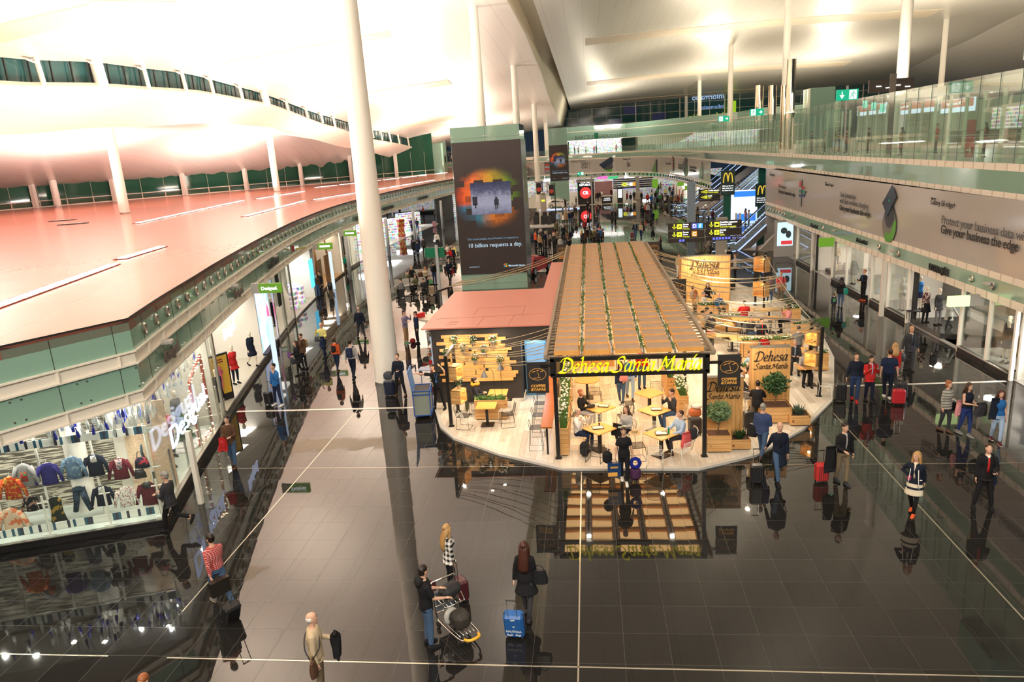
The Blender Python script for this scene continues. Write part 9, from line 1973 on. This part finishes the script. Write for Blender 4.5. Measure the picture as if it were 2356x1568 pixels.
# --- crowd in the far hall: a handful of body types, copied with their own colours
TYPES={}
def ctype(k):
 if k not in TYPES:
  sx_,lg,ar,hs={'m':('m','stand',('down','down'),'short'),'mw':('m','walk',('swf','down'),'short'),'ml':('m','stand',('look','look'),'short'),'f':('f','stand',('down','look'),'long'),'fw':('f','walk',('down','swf'),'long'),'fb':('f','stand',('hip','down'),'bob')}[k]
  TYPES[k]=(P('crowd person to be named',(0,0,0),0,1.72,sx_,lg,ar,top='grey',hem=.1,low='navy',hair='dark',hstyle=hs,detail=0,amp=.6)['root'],[0])
 return TYPES[k]
CROWD=[]
def crowd(place,rows):
 out=[]
 for(u,v,k,tp,lw,hr,fc) in rows:
  r,used=ctype(k);q=PG(u,v)
  o=r if not used[0] else dup(r,q);used[0]=1
  h=random.uniform(.95,1.05)*(.97 if k[0]=='f' else 1.03);o.location=q;o.rotation_euler=(0,0,math.radians(fc));o.scale=(h,h,h)
  out.append((o,u,tp,lw,hr));CROWD.append((o,tp,lw,hr))
  base='%s in a %s top and %s %s'%({'m':'man','f':'woman'}[k[0]],CN(tp),CN(lw) if 'jeans' in CN(lw) else CN(lw)+' trousers',place);tag(o,base,'person','travellers '+place)
 seen={}
 for o,u,*_ in sorted(out,key=lambda t:t[1]):seen.setdefault(o['label'],[]).append(o)
 for lab,L_ in seen.items():
  if len(L_)>1:
   for i,o in enumerate(L_):o['label']=lab+', '+(('left','right') if len(L_)==2 else('leftmost','middle','right') if len(L_)==3 else('leftmost','second','third','rightmost','fifth'))[i]+' of them'
CNM=dict(lightgrey='light grey',darkred='dark red',darknavy='dark navy',lightblue='light blue',darkdenim='dark jeans',denim='blue jeans')
def CN(c):return CNM.get(c,c)
crowd('left of the pergola end',[(1233,572,'m','orange','black','dark',120),(1243,578,'m','tan','black','dark',150),(1248,566,'ml','charcoal','black','dark',0),(1256,572,'m','navy','black','grey',60),(1266,585,'f','black','charcoal','dark',-30),(1275,575,'f','charcoal','black','white',0),(1283,568,'m','khaki','black','dark',180),(1290,585,'m','lightgrey','grey','grey',170),(1297,556,'ml','darknavy','black','grey',0),(1281,545,'m','olive','black','dark',170),(1309,590,'m','black','black','dark',180)])
crowd('behind the pergola end',[(1340,570,'f','charcoal','black','blond',150),(1347,566,'f','brown','black','brown',170),(1352,560,'fb','black','charcoal','dark',0),(1360,568,'f','olive','black','dark',180),(1368,566,'m','khaki','black','brown',170),(1376,570,'m','charcoal','black','dark',180),(1382,564,'m','blue','black','dark',160),(1388,568,'fb','brown','charcoal','brown',-90),(1369,552,'f','white','black','dark',60),(1381,554,'f','pink','denim','dark',0),(1346,540,'mw','darkred','black','dark',178),(1372,528,'m','charcoal','denim','dark',120)])
crowd('near the white display island',[(1285,520,'m','lightblue','grey','grey',0),(1297,520,'f','white','black','brown',-20),(1303,505,'f','beige','khaki','blond',0),(1304,520,'fb','tan','brown','brown',30),(1309,495,'m','lightblue','charcoal','dark',90),(1312,518,'m','navy','denim','brown',0),(1317,512,'m','black','black','dark',150),(1322,498,'f','grey','navy','brown',10),(1325,505,'m','charcoal','khaki','dark',160),(1295,490,'m','white','khaki','grey',120),(1301,482,'f','black','navy','brown',60),(1326,476,'m','black','black','dark',-90)])
crowd('before the coffee counter',[(1353,490,'m','black','black','dark',0),(1374,500,'ml','darkred','black','dark',-90),(1377,503,'f','charcoal','denim','brown',30),(1408,500,'m','lightblue','black','ginger',60),(1416,501,'m','grey','black','dark',-60),(1356,505,'m','darknavy','charcoal','dark',90),(1366,515,'mw','black','navy','dark',-90)])
crowd('queueing at the coffee counter',[(1371,462,'f','khaki','black','blond',40),(1376,464,'m','charcoal','navy','dark',160),(1381,462,'f','black','charcoal','dark',90),(1385,458,'f','white','black','brown',0),(1391,452,'m','grey','black','dark',0),(1399,450,'f','white','navy','dark',0),(1407,456,'m','maroon','black','dark',0)])
crowd('before the dark canopy',[(1443,466,'mw','darkred','black','dark',40),(1451,468,'m','black','denim','dark',178),(1459,462,'m','charcoal','black','dark',170),(1476,466,'m','black','charcoal','dark',30),(1479,505,'m','black','black','dark',178),(1487,495,'fw','orange','black','dark',0),(1491,498,'m','lightgrey','black','dark',0),(1497,495,'mw','black','navy','brown',-40),(1502,518,'mw','darknavy','black','brown',178),(1490,470,'m','red','black','dark',0),(1498,472,'fb','blue','navy','brown',10)])
crowd('near the corner shops',[(1500,458,'f','cream','denim','brown',178),(1508,462,'f','black','charcoal','dark',0),(1512,455,'m','green','black','brown',20),(1519,470,'m','green','charcoal','brown',0),(1524,468,'f','brown','black','dark',0),(1530,473,'f','white','black','brown',30),(1531,455,'m','yellow','navy','brown',0),(1535,470,'m','charcoal','black','dark',0),(1545,476,'m','olive','navy','brown',150),(1547,460,'m','navy','charcoal','dark',178),(1554,474,'f','tan','black','brown',0),(1560,475,'fw','darkred','navy','dark',60),(1568,472,'f','grey','black','dark',20),(1589,463,'f','black','black','dark',0),(1514,446,'m','black','denim','dark',0),(1520,440,'f','beige','black','brown',0),(1541,448,'m','brown','khaki','dark',0),(1550,445,'f','pink','charcoal','dark',0)])
crowd('beside the escalator foot',[(1605,508,'f','khaki','black','dark',178),(1630,512,'f','beige','black','blond',60),(1640,514,'f','maroon','charcoal','dark',0),(1683,508,'f','navy','denim','dark',0),(1715,516,'f','pink','grey','dark',60),(1722,522,'m','white','denim','grey',60)])
crowd('in the dark left passage',[(1002,505,'f','khaki','black','brown',0),(1007,500,'m','black','charcoal','dark',0),(1013,502,'m','navy','black','dark',0),(1018,512,'mw','darkred','lightblue','dark',178),(975,498,'m','orange','black','dark',120),(921,500,'f','charcoal','black','brown',60),(905,512,'m','white','navy','dark',100),(892,508,'f','brown','black','ginger',100)])
def crowdz(rows,place):
 out=[]
 for(u,v,x,k,tp,lw,hr,fc) in rows:
  q=gx(u,v,x);r,used=ctype(k);o=dup(r,Vector((q.x,q.y,7.72)));o.rotation_euler=(0,0,math.radians(fc));CROWD.append((o,tp,lw,hr));tag(o,'%s in a %s top and %s trousers %s'%({'m':'man','f':'woman'}[k[0]],CN(tp),CN(lw),place),'person','people on the gallery')
crowdz([(1868,350,19,'m','black','charcoal','dark',-90),(1898,355,19,'m','lightgrey','black','dark',-90),(1917,355,20,'f','grey','navy','dark',-60),(1930,355,22,'m','navy','black','dark',90),(1947,352,21,'m','charcoal','black','dark',-90),(1970,350,22,'f','blue','navy','dark',90),(1995,352,21,'m','brown','black','dark',-90),(2072,355,20,'f','tan','black','brown',-90),(2150,360,22,'m','red','navy','brown',-90),(2260,365,20,'f','darkred','charcoal','dark',-90)],'behind the gallery balustrade')
for i,(u,tp,k) in enumerate(((1322,'charcoal','m'),(1331,'beige','f'),(1367,'coral','f'),(1372,'navy','m'),(1418,'pink','f'),(1348,'white','f'))):
 q=gy(u,345,168.5);o=dup(ctype(k)[0],Vector((q.x,168.5,7.8)));CROWD.append((o,tp,'black','dark'));tag(o,'%s in a %s top in front of the upper duty free shop'%('man' if k=='m' else 'woman',tp),'person','people on the gallery')
for(u,v,y,tp) in((1733,425,98.5,'black'),(1700,445,96.5,'white')):
 q=gy(u,v,y);o=dup(ctype('m')[0],Vector((q.x,y,q.z-.9)));CROWD.append((o,tp,'black','dark'));tag(o,'man in a %s jacket riding the escalator'%tp,'person','people on the escalators')
for i,(u,tp) in enumerate(((1024,'charcoal'),(1032,'black'),(1038,'tan'))):q=gy(u,355,164.6);o=dup(ctype('m')[0],Vector((q.x,164.6,7.72)));CROWD.append((o,tp,'black','dark'));tag(o,'man in a %s top on the small gallery left of the poster tower'%tp,'person','people on the gallery')
skins=[skin('fair'),skin('tan'),skin('fair')]
for i,(o,tp,lw,hr) in enumerate(CROWD):
 o.material_slots[0].link='OBJECT';o.material_slots[0].material=skins[i%3]
 for ch in KIDS.get(o.name,[]):
  m_=cm(tp) if ch.name.startswith('top') or ch.name.startswith('coat') else cm(lw) if ch.name.startswith('trousers') else hm(hr) if ch.name.startswith('hair') else None
  if m_:ch.material_slots[0].link='OBJECT';ch.material_slots[0].material=m_
bpy.data.scenes.remove(WS)
